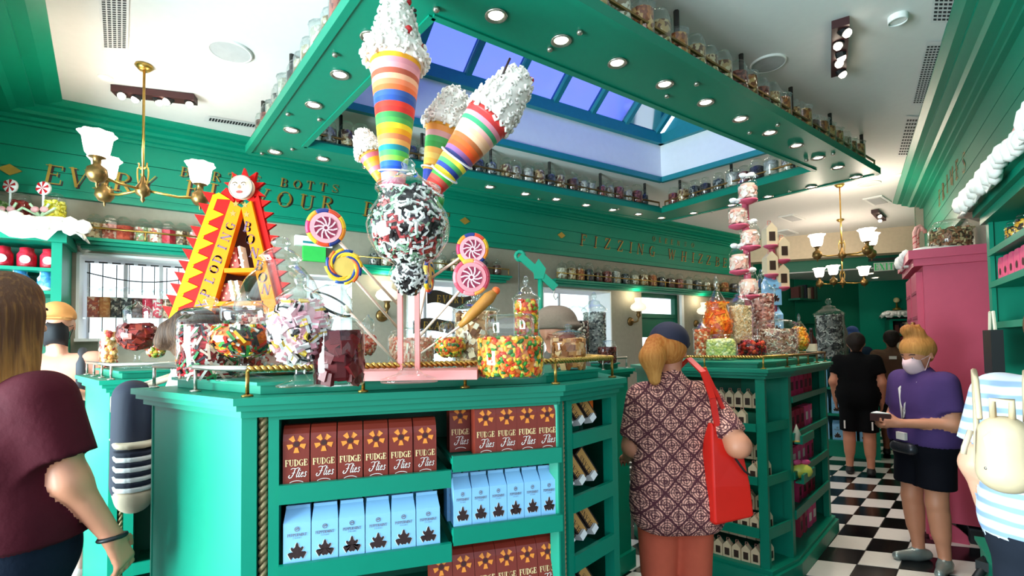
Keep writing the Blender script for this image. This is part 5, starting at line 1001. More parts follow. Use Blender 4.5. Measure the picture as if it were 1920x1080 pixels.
# ---------------- exploding sun ladder
DL_ = 2.78; bs = atd(430, 600, DL_); bs.z = 1.44
lad = thing('sun_ladder_display', 'orange and red sun-topped triangular ladder display with saw-tooth edges and letters', 'display stand', bs)
def lp(x, y, dy=0): q = atd(x, y, DL_); return (q.x - bs.x, dy, max(0, q.z - 1.44))
def slab(pts, y0, y1, name, m, par=lad):
    mb = MB(); n = len(pts); P = [lp(*p) for p in pts]; vs = [(p[0], y0, p[2]) for p in P] + [(p[0], y1, p[2]) for p in P]
    A = sum(P[i][0] * P[(i + 1) % n][2] - P[(i + 1) % n][0] * P[i][2] for i in range(n)); f = [tuple(range(n)), tuple(range(n, 2 * n))[::-1]] + [(i, n + i, n + (i + 1) % n, (i + 1) % n) for i in range(n)]
    if A < 0: f = [q[::-1] for q in f]
    mb.add(vs, f); return mb.build(name, m, par)
slab([(436, 378), (456, 392), (370, 690), (328, 690)], -.02, .02, 'left_leg', 'sunor'); slab([(456, 392), (474, 378), (549, 690), (521, 690)], -.02, .02, 'right_leg', 'sunor')
slab([(425, 352), (440, 376), (354, 620), (322, 620), (405, 372)], -.005, .03, 'left_border', 'sunred'); slab([(474, 376), (484, 365), (546, 620), (531, 620)], .0, .03, 'right_border', 'sunred')
for k in range(9):
    x, y = 408 - 9.6 * k, 368 + 27 * k; slab([(x + 4, y - 6), (x + 25, y + 7), (x - 4, y + 5)] if k == 0 else [(x - 2, y - 3), (x + 23, y + 8), (x - 9, y + 22)], -.012, .02, 'yellow_tooth', 'sunny'); 
slab([(400, 366), (412, 362), (324, 612), (312, 612)], -.006, .02, 'yellow_border', 'sunny')
for k in range(11): x, y = 396 - 7.6 * k, 372 + 21.5 * k; slab([(x + 4, y - 11), (x - 18, y - 14), (x - 4, y + 9)], .006, .024, 'red_spike', 'sunred')
for k in range(9): x, y = 484 + 5.2 * k, 382 + 22 * k; slab([(x - 6, y - 9), (x + 22, y - 6), (x - 2, y + 11)], .006, .024, 'red_spike', 'sunred')
fcx, fcy = 457, 354
for k in range(9):
    a = math.radians(90 + (k - 4) * 36); c, s_ = math.cos(a), math.sin(a); q = lambda r, o_: (fcx + r * c - o_ * s_, fcy - r * s_ - o_ * c); slab([q(16, -9), q(40, 0), q(16, 9)], .004, .026, 'red_spike', 'sunred')
fc = lp(fcx, fcy); Rf = 21.5 * DL_ / F_PX; fX = Matrix.Translation((fc[0], -.03, fc[2])) @ Matrix.Rotation(math.pi / 2, 4, 'X')
fo = MB().lathe([(0, .018), (Rf * .6, .014), (Rf * .9, .006), (Rf, 0), (Rf, -.03)], 30, cap=False).mesh('sun_face', mat('face_cream', 'ecc4a0', .5), True); fo = obj('sun_face', fo, lad, fX)
MB().tube([(Rf * math.cos(i * .2094), Rf * math.sin(i * .2094), .002) for i in range(30)], .005, 6, 0, True).build('face_rim', mat('face_rim', '8a7a70', .5), fo, True)
k = MB()
for s_ in (-1, 1):
    k.add([(s_ * Rf * .38 + Rf * .17 * math.cos(i * .63), Rf * .12 + Rf * .07 * math.sin(i * .63), .0185) for i in range(10)], [tuple(range(10))], 1); k.add([(s_ * Rf * .38 + Rf * .06 * math.cos(i * .63), Rf * .12 + Rf * .06 * math.sin(i * .63), .0195) for i in range(10)], [tuple(range(10))], 0); ribbon(k, arc(s_ * Rf * .38, Rf * .12, Rf * .24, Rf * .22, 30, 150, 6), Rf * .06, Matrix.Translation((0, 0, .019)), 0)
k.build('painted_eyes', ['frog', 'white'], fo); MB().add([(-Rf * .1, -Rf * .22, .017), (Rf * .1, -Rf * .22, .017), (Rf * .04, Rf * .15, .018), (-Rf * .04, Rf * .15, .018), (0, -Rf * .2, .04)], [(0, 1, 4), (1, 2, 4), (2, 3, 4), (3, 0, 4)]).build('nose', mat('face_cream', 'ecc4a0', .5), fo)
MB().add([(Rf * .28 * math.cos(i * .52), -Rf * .5 + Rf * .13 * math.sin(i * .52), .019) for i in range(12)], [tuple(range(12))]).build('open_mouth', mat('lip_red', '8a2a22', .5), fo)
for ch, x, y in (('G', 437, 420), ('N', 429, 440), ('I', 422, 459), ('D', 414, 481), ('O', 407, 500), ('L', 399, 520), ('P', 391, 544), ('X', 383, 566), ('E', 376, 586)):
    p = lp(x, y); kk = MB(); text(kk, ch, .05, Matrix.Translation((p[0], -.022, p[2] - .02)) @ Matrix.Rotation(math.pi / 2, 4, 'X') @ Matrix.Rotation(math.radians(68), 4, 'Z') @ Matrix.Translation((0, -.02, 0)), 0, 0, .1, 1.2, True, 1.3); kk.build('painted_letter', mat('letter_purple', '5a3a52', .6), lad)
for ch, x, y in (('B', 468, 428), ('O', 473, 451), ('N', 480, 476), ('B', 490, 500), ('O', 496, 522), ('N', 502, 544)):
    p = lp(x, y); kk = MB(); text(kk, ch, .055, Matrix.Translation((p[0], -.022, p[2])) @ Matrix.Rotation(math.pi / 2, 4, 'X') @ Matrix.Rotation(math.radians(-12), 4, 'Z') @ Matrix.Translation((0, -.025, 0)), 0, 0, .1, 1.2, True, 1.3); kk.build('painted_letter', mat('letter_purple', '5a3a52', .6), lad)
for x, y in ((446, 384), (441, 402), (463, 386), (466, 404)):
    p = lp(x, y); kk = MB(); kk.add([((.02 if i % 2 == 0 else .009) * math.cos(i * .628 + 1.57), (.02 if i % 2 == 0 else .009) * math.sin(i * .628 + 1.57), 0) for i in range(10)], [tuple(range(10))], 0, Matrix.Translation((p[0], -.0215, p[2])) @ Matrix.Rotation(math.pi / 2, 4, 'X')); kk.build('painted_star', mat('letter_olive', '8a6a1c', .6), lad)
slab([(428, 392), (462, 392), (510, 660), (350, 660)], .13, .14, 'back_board', mat('ladder_inside', '4a2312', .7))
for y, xa, xb in ((508, 424, 482), (570, 406, 497), (612, 392, 508)):
    a, b = lp(xa, y), lp(xb, y); MB().box(((a[0] + b[0]) / 2, .07, a[2]), (b[0] - a[0], .18, .025)).build('ladder_shelf', 'sunor', lad)
pol = mat('polka_carton', 'a8301c', .5)
for k, (x, y, w_, h_, mm, lb) in enumerate(((437, 506, .05, .12, pol, 'red dotted box on the upper ladder shelf'), (452, 506, .015, .13, 'cream', 'thin cream box leaning on the upper ladder shelf'), (420, 568, .06, .10, pol, 'red dotted box on the lower ladder shelf'), (434, 568, .02, .12, 'cream', 'first cream box leaning on the lower ladder shelf'), (446, 568, .02, .12, 'cream', 'second cream box leaning on the lower ladder shelf'))):
    p = lp(x, y); t = thing('ladder_box', lb, 'box', bs + Vector((p[0], .05, p[2] + .013))); t.rotation_euler = (0, -.2, 0); MB().box((0, 0, h_ / 2), (w_, .06, h_)).build('carton', mm, t); kk = MB()
    for i in range(4): kk.lathe([(0, 0), (.006, 0)], 8, cap=False, X=Matrix.Translation((-.01 + .02 * (i % 2), -.0312, .02 + .022 * i)) @ Matrix.Rotation(math.pi / 2, 4, 'X'))
    kk.build('printed_dots', 'letter', t)
# ---------------- chandeliers and sconces
def chandelier(label, hub, ztop, angs, s=1.0, power=18):
    t = thing('chandelier', label, 'chandelier', hub); brs = 'oldbrass'
    MB().tube([(0, 0, -.05 * s), (0, 0, ztop - hub[2])], .008 * s, 8).build('drop_rod', 'brass', t, True); MB().lathe([(.0, 0), (.05 * s, 0), (.055 * s, -.012), (.03 * s, -.04), (0, -.04)], 18, (0, 0, ztop - hub[2])).build('ceiling_rose', 'brass', t, True)
    MB().lathe([(0, -.09 * s), (.015 * s, -.07 * s), (.01 * s, -.05 * s), (.04 * s, -.03 * s), (.045 * s, .01 * s), (.02 * s, .05 * s), (.012 * s, .09 * s)], 14, cap=False).build('hub', brs, t, True)
    for sd in (-1, 1):
        m_ = MB(); m_.tube([(sd * s * (.02 + .05 * f * math.sin(f * 5)), 0, s * (.04 + .16 * f - .03 * math.sin(f * 9))) for f in [i / 12 for i in range(13)]], .005 * s, 6); m_.build('scroll', 'brass', t, True)
    for a in angs:
        c, s_ = math.cos(a), math.sin(a); R_ = .33 * s
        am = MB().tube([(c * .02 * s, s_ * .02 * s, 0), (c * R_ * .6, s_ * R_ * .6, -.015 * s), (c * R_, s_ * R_, .0)], .009 * s, 8).build('arm', 'brass', t, True); C0 = (c * R_, s_ * R_, 0)
        MB().lathe([(0, -.09 * s), (.008 * s, -.075 * s), (.006 * s, -.06 * s), (.035 * s, -.05 * s), (.056 * s, -.015 * s), (.05 * s, .03 * s), (.02 * s, .055 * s), (.022 * s, .09 * s), (.045 * s, .10 * s)], 18, C0, cap=False).build('font_globe', brs, am, True)
        fl = lambda th, i: 1 + (.09 * math.cos(8 * th) if i >= 4 else .02 * math.cos(8 * th))
        MB().lathe([(.042 * s, .10 * s), (.06 * s, .125 * s), (.068 * s, .17 * s), (.075 * s, .22 * s), (.092 * s, .245 * s), (.088 * s, .252 * s), (.07 * s, .22 * s), (.05 * s, .13 * s)], 32, C0, cap=False, fl=fl).build('glass_shade', 'shade', am, True)
        l = bpy.data.lights.new('bulb_light', 'POINT'); l.energy = power / len(angs); l.color = (1, .85, .68); l.shadow_soft_size = .05; lo = bpy.data.objects.new('bulb_light', l); COL.objects.link(lo); lo.location = Vector(hub) + Vector((c * R_, s_ * R_, .30 * s))
    return t
R_ = math.radians
h1 = at(276, 122, HC); hz = atd(255, 352, h1.y - .05).z
chandelier('brass chandelier with tulip glass shades hanging at the left', (h1.x - .02, h1.y, hz), HC, [R_(37), R_(167), R_(264)], 1.0, 14)
q = atd(1579, 478, 6.1); chandelier('nearer of the two far brass chandeliers at right, three lit tulip shades', q, HC, [R_(185), R_(285), R_(-10)], 1.0, 30)
q = atd(1580, 530, 7.9); chandelier('farther brass chandelier at right, below the nearer one', q, HC, [R_(165), R_(215), R_(-5)], 1.0, 25)
def sconce(px, py, label):
    u, z = lw(px, py, .0); t = thing('wall_sconce', label, 'wall lamp', (0, 0, 0), 0, 'wall sconces'); t.matrix_basis = XL @ Matrix.Translation((u, 0, z))
    MB().lathe([(0, .0), (.07, 0), (.06, .02), (.02, .03)], 18, X=Matrix.Rotation(math.pi / 2, 4, 'X')).build('backplate', 'oldbrass', t, True); MB().tube([(0, -.02, 0), (0, -.09, -.015), (.0, -.15, .0), (0, -.17, .07)], .011, 8).build('arm', 'oldbrass', t, True)
    MB().lathe([(0, -.03), (.02, .0), (.035, .03), (.025, .07), (.045, .09)], 14, (0, -.17, .06), cap=False).build('lamp_font', 'oldbrass', t, True)
    MB().lathe([(.045, .0), (.10, .02), (.125, .055), (.11, .10), (.06, .135), (.05, .15), (.062, .21)], 24, (0, -.17, .15), cap=False).build('opal_shade', 'opal', t, True)
    l = bpy.data.lights.new('bulb_light', 'POINT'); l.energy = 4; l.color = (1, .82, .58); l.shadow_soft_size = .05; lo = bpy.data.objects.new('bulb_light', l); COL.objects.link(lo); lo.location = XL @ Vector((u, -.17, z + .42))
sconce(716, 592, 'opal glass wall sconce beside the middle window'); sconce(1182, 603, 'opal glass wall sconce left of the glazed door'); sconce(1305, 607, 'opal glass wall sconce half hidden behind the right counter jars')
# ---------------- teal hook crane
pb = atd(1013, 600, 3.4); t = thing('hook_crane', 'teal post crane with arm and hanging hooks on the rear counter', 'crane', (pb.x, pb.y, 1.41))
def hk(x, y): q = atd(x, y, 3.4); return Vector((q.x - pb.x, 0, q.z - 1.41))
MB().tube([(0, 0, 0), hk(1013, 520)], .018, 10).build('post', 'teal', t, True); MB().bar(hk(975, 480), hk(1042, 540), .03, .05).build('arm', 'teal', t); MB().tube([hk(975, 480) + Vector((.03 * math.cos(i * .6), 0, .03 * math.sin(i * .6))) for i in range(10)], .014, 8, 0, True).build('pulley', 'teal', t, True)
MB().prism([(-.03, -.05), (.03, -.05), (.05, .02), (.0, .09), (-.04, .03)], -.02, .02, 0, Matrix.Translation(hk(1010, 510)) @ Matrix.Rotation(math.pi / 2, 4, 'X')).build('bracket', 'teal', t); MB().tube([hk(973, 484), hk(973, 545)], .004, 6).build('chain', 'iron', t); MB().tube([hk(1040, 540), hk(1038, 555), hk(1042, 562), hk(1046, 556)], .005, 6).build('hook', 'nickel', t)
# ---------------- left snow-topped shelf unit
uR, _ = lw(116, 500, .42); uL = -.5; XS = XL @ Matrix.Translation((uL, 0, 0)); SW = uR - uL
t = thing('snow_topped_cabinet', 'teal shelf cabinet with white icing snow on top at far left', 'cabinet'); t.matrix_basis = XS
zt = atd(60, 462, 3.75).z
MB().box((SW / 2, -.03, zt / 2), (SW, .03, zt)).build('back_board', 'teal2', t)
for x in (.03, SW - .03): MB().box((x, -.22, zt / 2), (.06, .4, zt)).build('side', 'teal', t)
MB().box((SW / 2, -.23, zt + .04), (SW + .06, .46, .08)).build('cornice', 'teal', t); MB().box((SW / 2, -.23, zt + .10), (SW + .14, .52, .04)).build('cornice_cap', 'teal', t)
for z in (.35, .75, 1.2, 1.62, 1.98, 2.15): MB().box((SW / 2, -.22, min(z, zt - .1)), (SW - .1, .38, .025)).build('shelf', 'teal', t)
def snow(t, x0, x1, y0, y1, z, th, seed, drip=.09):
    rn = random.Random(seed); n = 18; m = 6; mb = MB(); vs = []
    for i in range(n + 1):
        for j in range(m + 1):
            f, g = i / n, j / m; e = min(f, 1 - f, ) * 10; e2 = min(g, 1 - g) * 5; h = th * (min(1, e) * .6 + .4) * (min(1, e2) * .7 + .3) * (1 + .25 * math.sin(i * 1.3 + seed) * math.cos(j * 2.1)); zz = z + h
            if j == 0 or j == m or i in (0, n): zz = z - rn.uniform(.15, 1) * drip
            vs.append((x0 + (x1 - x0) * f, y0 + (y1 - y0) * g, zz))
    k = m + 1; top = [(i * k + j, (i + 1) * k + j, (i + 1) * k + j + 1, i * k + j + 1) for i in range(n) for j in range(m)]; N = len(vs)
    vs2 = [(v[0], v[1], min(v[2], z) - .01) for v in vs]; bot = [tuple(q + N for q in f)[::-1] for f in top]
    ed = [(i * k, (i + 1) * k) for i in range(n)] + [((i + 1) * k + m, i * k + m) for i in range(n)] + [(j + 1, j) for j in range(m)] + [(n * k + j, n * k + j + 1) for j in range(m)]
    mb.add(vs + vs2, top + bot + [(b_, a_, a_ + N, b_ + N) for a_, b_ in ed])
    nb_ = max(4, int(abs(x1 - x0) / .07))
    for i in range(nb_ + 1): mb.ball((x0 + (x1 - x0) * i / nb_, y0 + rn.uniform(-.005, .02), z + rn.uniform(-.02, .015)), (.055, .035, rn.uniform(.04, .075)), 8)
    o_ = mb.build('icing_snow', 'snow', t, True); return o_
snow(t, -.1, SW + .13, -.55, .0, zt + .122, .07, 3, .13)
rows2 = (('red jar with white pinwheel picture', 2.163, ['b5122a', 'c92038'], 7), ('blue labelled jar', 1.993, ['3a7ab5', 'e8e4dc', '5a9ac9'], 6), ('dark candy jar', 1.633, ['2a1a18', '5a2a24'], 6))
for nm, z, cols, n in rows2:
    if z > zt - .15: z = zt - .32
    for k in range(n):
        p = XS @ Vector((SW * (k + .7) / (n + .4), -.3, z)); t2 = thing('shelf_jar', '%s %s on the snow-topped cabinet' % (ordw(k + 1), nm), 'jar', p, XL.to_euler().z, nm + 's on the far left cabinet'); MB().lathe([(0, 0), (.05, 0), (.055, .02), (.055, .10), (.04, .125), (.04, .15), (0, .16)], 14, cap=False).build('jar_body', mottled('cab_' + cols[0], cols, 30), t2, True)
        if cols[0] == 'b5122a':
            kk = MB(); kk.lathe([(0, 0), (.03, 0)], 16, cap=False, X=Matrix.Translation((0, -.056, .06)) @ Matrix.Rotation(math.pi / 2, 4, 'X')); kk.build('round_label', 'white', t2)
def peppermint(px, py, r, d, base_z, label):
    p = atd(px, py, d); R2 = r * d / F_PX; t2 = thing('peppermint_lollipop', label, 'lollipop', (p.x, p.y, base_z)); h = p.z - base_z; Xd = Matrix.Translation((0, 0, h)) @ Matrix.Rotation(math.pi / 2, 4, 'X') @ Matrix.Rotation(-.0, 4, 'Y')
    MB().lathe([(0, .012), (R2 * .9, .012), (R2, .004), (R2, -.01), (0, -.01)], 24, cap=False, X=Xd).build('disc', 'white', t2, True); kk = MB()
    for i in range(6): kk.add([(0, 0, .0135)] + [(R2 * .95 * math.cos(i * 1.047 + .5 * g), R2 * .95 * math.sin(i * 1.047 + .5 * g), .0135) for g in (0, .5, 1)], [(0, 1, 2, 3)], 0, Xd)
    kk.build('red_swirl', 'red', t2); MB().tube([(0, 0, 0), (0, 0, h - R2)], .008, 6).build('stick', 'white', t2)
    for a in (-.5, .5, -.9, .9): MB().tube([(0, -.02, .02), (math.sin(a) * h * .62, -.03, h * .55 * math.cos(a))], .009, 6).build('crossed_cane', mat('mint_green', 'bcd8b0', .4), t2)
    kk = MB(); kk.ball((-.035, -.03, h * .3), (.035, .015, .025), 8); kk.ball((.035, -.03, h * .3), (.035, .015, .025), 8); kk.build('bow', mat('bow_pink', 'e0a0a0', .5), t2, True)
zb = zt + .19
peppermint(20, 349, 13, 3.7, zb, 'left peppermint lollipop on crossed canes above the snowy cabinet'); peppermint(82, 353, 13, 3.7, zb, 'right peppermint lollipop with bow above the snowy cabinet')
for px, cols, nm in ((40, ['7a1a18', '9a2a22'], 'round dark red jar between the peppermint lollipops'), (103, ['d9c832', 'b5a82a', 'e8dc6a'], 'yellow-green jar right of the peppermint lollipops'), (-2, ['5a8a3a', '8ab55a', 'c9d9a0'], 'green jar at the picture edge on the snowy cabinet')):
    p = atd(px, 400, 3.75); p.z = zb; jar('candy_jar', nm, p, .14, .22, 'round', cols, .03, 'bean', px + 9, None, 18)

u, z = lw(588, 470, .03); t = thing('wall_sign', 'blurred green lit panel under a white plate on the left wall', 'sign'); t.matrix_basis = XL @ Matrix.Translation((u, 0, z))
MB().box((0, -.03, .09), (.36, .06, .10)).build('white_plate', 'white', t); MB().box((0, -.05, -.04), (.22, .05, .15)).build('green_panel', mat('green_panel', '2fae4a', .5, emit=.25), t); MB().box((.02, -.062, .075), (.26, .01, .02)).build('teal_line', 'tealsky', t)
# jar shelf boards on the canopy
for k in range(4):
    p, q, dn = canopy_side(k); m_ = MB(); m_.bar(p - ZV + dn * .09 + Vector((0, 0, .017)), q - ZV + dn * .09 + Vector((0, 0, .017)), .14, .034); m_.build('jar_shelf', 'teal2', rc)
# ================================================================== pink cabinet
K0 = Vector((3.245, 3.85, 0)); XP = frame((3.245 + .568 * .97, 3.85 + .823 * .97), (3.245, 3.85))    # x toward the camera along the doors, y into the cabinet
pc = thing('pink_cabinet', 'tall pink wooden cupboard with grooved doors and icing on top at right', 'cabinet'); pc.matrix_basis = XP
LW, DP = .97, .47
MB().box((LW / 2, DP / 2, 1.13), (LW, DP, 1.98)).build('carcass', 'pink', pc)
MB().box((LW / 2, DP / 2 - .02, 2.15), (LW + .06, DP + .08, .06)).build('crown_moulding', 'pink', pc); MB().box((LW / 2, DP / 2 - .03, 2.21), (LW + .1, DP + .12, .07)).build('crown', 'pink', pc)
for x0, x1, z0, z1, nm in ((.05, .45, 1.5, 2.08, 'drawer_panel'), (.51, .91, 1.5, 2.08, 'drawer_panel'), (.05, .45, .2, 1.44, 'door'), (.51, .91, .2, 1.44, 'door')):
    dr_ = MB().box(((x0 + x1) / 2, -.02, (z0 + z1) / 2), (x1 - x0, .04, z1 - z0)).build(nm, 'pink', pc)
    if nm == 'drawer_panel':
        for z in (1.62, 1.72, 1.92): MB().box(((x0 + x1) / 2, -.042, z), (x1 - x0 - .06, .006, .022)).build('groove', 'pinkd', dr_)
        MB().ball(((x0 + x1) / 2, -.055, 1.67), .018, 10).build('knob', 'oldbrass', dr_, True)
    else:
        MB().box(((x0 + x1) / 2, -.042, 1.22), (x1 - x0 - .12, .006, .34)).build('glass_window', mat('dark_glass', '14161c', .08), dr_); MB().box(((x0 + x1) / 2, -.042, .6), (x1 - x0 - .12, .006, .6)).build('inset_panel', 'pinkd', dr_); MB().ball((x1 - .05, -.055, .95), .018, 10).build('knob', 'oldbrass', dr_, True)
MB().box((LW - .06, -.02, .57), (.06, .05, 1.1)).build('corner_post', 'pink', pc)
MB().prism([(0, 0), (.20, 0), (.19, .06), (.14, .11), (.09, .14), (0, .14)], -.02, .02, 0, Matrix.Translation((LW - .005, 0, 0)) @ Matrix.Rotation(math.pi / 2, 4, 'Z') @ Matrix.Rotation(math.pi / 2, 4, 'X')).build('bracket_foot', 'pink', pc)
MB().box((LW - .01, .03, .012), (.09, .12, .024)).build('foot_block', 'pink', pc); MB().box((.08, .2, .07), (.1, .3, .14)).build('foot_block', 'pink', pc)
MB().box((.45, .3, .07), (.7, .3, .14)).build('dark_plinth', 'black', pc)
sn = snow(pc, .12, .62, -.09, .36, 2.255, .07, 8, .1)
t = thing('storage_box', 'dark grey storage box pushed under the pink cupboard', 'box', XP @ Vector((LW - .12, .30, 0)), XP.to_euler().z); MB().box((0, 0, .05), (.2, .18, .1)).build('tub', mat('dark_grey_tub', '24282c', .5), t); MB().box((0, 0, .108), (.21, .19, .016)).build('lid', mat('slate_lid', '343c44', .5), t)
def cane(p, h, label, grp='candy canes'):
    t = thing('candy_cane', label, 'candy cane', p, 0, grp); pts = [(0, 0, 0), (0, 0, h * .5), (0, 0, h * .8), (.02, 0, h * .95), (.05, 0, h), (.075, 0, h * .93), (.075, 0, h * .85)]
    MB().tube(pts, .016, 8).build('cane', mat('cane_pink', 'e8a49a', .4), t, True); k = MB(); helix(k, (0, 0, .01), (0, 0, h * .8), .0125, .006, h * 14, 0, 1, 5, 8); k.build('red_stripe', 'red', t, True)
for k, (x, y) in enumerate(((.12, .05), (.26, .02))): cane(XP @ Vector((x, y, 2.27)), .30, ['back', 'front'][k] + ' candy cane beside the jar on the pink cupboard')
jar('candy_jar', 'big jar of brown twisted sweets on top of the pink cupboard', XP @ Vector((.45, .24, 2.255)), .3, .30, 'round', ['7a6a4a', '4a3a2a', 'c9b88a', '9a6a4a'], .05, 'worm', 91)
# ================================================================== right wall shelf unit
U0, U1 = 4.72, 7.05; rsu = thing('snow_topped_shelf', 'teal shelf unit with dripping icing on the right edge of the picture', 'shelf unit'); rsu.matrix_basis = XR @ Matrix.Translation((U0, 0, 0)); RW = U1 - U0
MB().box((RW / 2, -.01, 1.12), (RW, .02, 2.24)).build('back_board', mat('deep_green', '064a38', .6), rsu); MB().box((.02, -.09, 1.12), (.04, .18, 2.24)).build('side', 'teal', rsu); MB().box((.02, -.185, 1.12), (.07, .02, 2.24)).build('stile', 'teal', rsu)
for z in (.42, .85, 1.25, 1.62, 1.86, 2.05): MB().box((RW / 2, -.10, z), (RW - .06, .2, .035)).build('shelf', 'teal', rsu)
MB().box((RW / 2, -.11, 2.26), (RW + .04, .22, .05)).build('cornice', 'teal', rsu); MB().box((RW / 2, -.125, 2.305), (RW + .06, .25, .04)).build('cornice', 'teal', rsu); MB().box((RW / 2, -.14, 2.345), (RW + .10, .28, .04)).build('cornice_cap', 'teal', rsu)
snow(rsu, -.1, RW, -.31, -.02, 2.366, .07, 11, .09)
for k, x in enumerate((.22, .48, .74)): cane(XR @ Vector((U0 + x, -.15, 2.41)), .26, '%s candy cane standing in the icing of the right shelf unit' % ['farthest', 'middle', 'nearest'][k]); 
for k, x in enumerate((.36, .62, .95)): jar('candy_jar', '%s twine-wrapped candy jar among the canes on the right shelf unit' % ['farthest', 'middle', 'nearest'][k], XR @ Vector((U0 + x, -.12, 2.42)), .14, .17, 'round', ['8a3a2a', 'c9a07a', '5a3a2a'], .035, 'worm', 60 + k)
for k in range(3): jar('candy_jar', '%s small jar of yellow sweets on the top shelf at the right edge' % ['farthest', 'middle', 'nearest'][k], XR @ Vector((U0 + .24 + .2 * k, -.12, 2.068)), .09, .13, 'round', ['e8a02a', 'f0c04a', '3a2a22'], .022, 'bean', 66 + k)
pbx = MB(); pbx.prism([(-.05, 0), (.05, 0), (.05, .1), (.03, .13), (-.03, .13), (-.05, .1)], -.03, .03, 0, Matrix.Rotation(math.pi / 2, 4, 'X')); pbm = pbx.mesh('pink_box', mat('bright_pink_box', 'e0527a', .5)); pbd = MB().lathe([(0, 0), (.02, 0)], 12, cap=False, X=Matrix.Translation((0, -.0315, .05)) @ Matrix.Rotation(math.pi / 2, 4, 'X')).mesh('round_print', 'fudged')
for k in range(5):
    o_ = obj('pink_box', pbm, None, XR @ Matrix.Translation((U0 + .14 + .115 * k, -.14, 1.878))); tag(o_, 'bright pink handled box on the right shelf unit, %s from its far end' % ['first', 'second', 'third', 'fourth', 'fifth'][k], 'box', 'pink boxes on the right unit'); obj('round_print', pbd, o_)
MB().box((RW / 2 + .12, -.25, .19), (RW - .1, .13, .38)).build('base_bench', 'teal', rsu); MB().box((RW / 2 + .12, -.255, .385), (RW - .06, .16, .02)).build('bench_cap', 'teal', rsu)
t = thing('hanging_bag', 'dark bag hanging at the right edge beside the shelf unit', 'bag', XR @ Vector((U0 + .35, -.25, 1.35)), 1.0); MB().box((0, 0, .12), (.16, .05, .24)).build('bag_body', 'black', t); MB().tube([(-.05, 0, .24), (-.03, 0, .34), (.03, 0, .34), (.05, 0, .24)], .008, 6).build('strap', 'cream', t)
# ================================================================== far room
bw = frame((8.05, 11.35), (10.8, 10.35))
def fz(px, py):
    q = bw.inverted() @ onpl(px, py, (8.05, 11.35), (10.8, 10.35)); return q.x, q.z
xa, z = fz(1652, 590); xb, _ = fz(1722, 588)
t = thing('snowy_wall_shelf', 'white icing ledge with round gold ornaments on the far back wall', 'shelf'); t.matrix_basis = bw
MB().box(((xa + xb) / 2, -.15, z - .04), (xb - xa, .3, .06)).build('ledge', 'teal', t); snow(t, xa - .05, xb + .1, -.34, -.0, z, .07, 14, .1)
for k in range(3):
    x = xa + .25 + .3 * k; t2 = thing('gold_lollipop', '%s round ornament on a gold base on the far icing ledge' % ['left', 'middle', 'right'][k], 'ornament', bw @ Vector((x, -.16, z + .09))); MB().lathe([(.08, 0), (.08, .03), (.02, .06), (.015, .16)], 12).build('gold_base', 'brass', t2, True); MB().ball((0, 0, .22), .06, 12).build('ball', 'letter', t2, True)
xa2, zt2 = fz(1662, 601); xb2, zb2 = fz(1722, 690)
t = thing('bookcase', 'teal recessed bookcase below the icing ledge on the far wall', 'bookcase'); t.matrix_basis = bw
MB().box(((xa2 + xb2) / 2, -.02, (zt2 + .4) / 2 + .0), (xb2 - xa2, .03, zt2 - .1)).build('back_board', 'dark', t)
for x in (xa2, xb2): MB().box((x, -.14, zt2 / 2), (.06, .28, zt2)).build('side', 'teal', t)
for i in range(5): MB().box(((xa2 + xb2) / 2, -.14, zt2 - i * .33), (xb2 - xa2, .28, .04)).build('shelf', 'teal', t)
bkc = [mat('spine_%d' % i, c, .6) for i, c in enumerate(('5a2a24', '2a2a3a', 'c9b89a', '8a2a3a', '3a4a3a', 'd98a8a'))]
for r_ in range(3):
    for k in range(7):
        hgt = .2 + .03 * ((k * 7 + r_) % 3); o_ = MB().box((0, 0, hgt / 2), (.07, .16, hgt)).build('book_box', bkc[(k + r_ * 2) % 6]); o_.matrix_basis = bw @ Matrix.Translation((xa2 + .12 + .095 * k, -.15, zt2 - .33 * (r_ + 1) + .02)); tag(o_, 'coloured packet on the %s shelf of the far bookcase, %s from the left' % (['top', 'second', 'third'][r_], ordw(k + 1)), 'packet', 'packets on the %s shelf of the far bookcase' % ['top', 'second', 'third'][r_])
XFL = frame(WB, (6.25, 10.75))
t = thing('wall_shelf', 'dark shelf of books high on the far left wall', 'shelf'); qa = onpl(1478, 560, WB, (6.25, 10.75)); qb = onpl(1562, 566, WB, (6.25, 10.75)); ua, ub_ = (XFL.inverted() @ qa), (XFL.inverted() @ qb); t.matrix_basis = XFL
for z in (ua.z, ua.z - .5): MB().box(((ua.x + ub_.x) / 2, -.12, z - .02), (ub_.x - ua.x, .24, .04)).build('board', 'teal2', t)
n = 14
for k in range(n):
    hgt = .24 + .03 * (k % 3); o_ = MB().box((0, 0, hgt / 2), (.09, .16, hgt)).build('book', bkc[[0, 4, 1, 2, 0, 4][k % 6]]); o_.matrix_basis = XFL @ Matrix.Translation((ua.x + .08 + (ub_.x - ua.x - .16) * k / (n - 1), -.12, ua.z + .002)); tag(o_, '%s upright book from the left on the dark far wall shelf' % ordw(k + 1), 'book', 'books on the dark far wall shelf')
q = atd(1657, 500, 8.7); ex = thing('exit_sign', 'green lit EXIT sign hanging from the far lower ceiling', 'sign', q, -.35)
MB().box((0, 0, 0), (.30, .02, .15)).build('sign_plate', mat('sign_plate', 'aeb8b4', .4), ex); MB().box((0, 0, .13), (.44, .04, .05)).build('mount', 'black', ex); k = MB(); text(k, 'EXIT', .11, Matrix.Translation((0, -.013, -.055)) @ Matrix.Rotation(math.pi / 2, 4, 'X'), 0, 0, .2, .9, True, 1.3); k.build('lettering', mat('exit_green', '1f9a50', .5, emit=.25), ex)
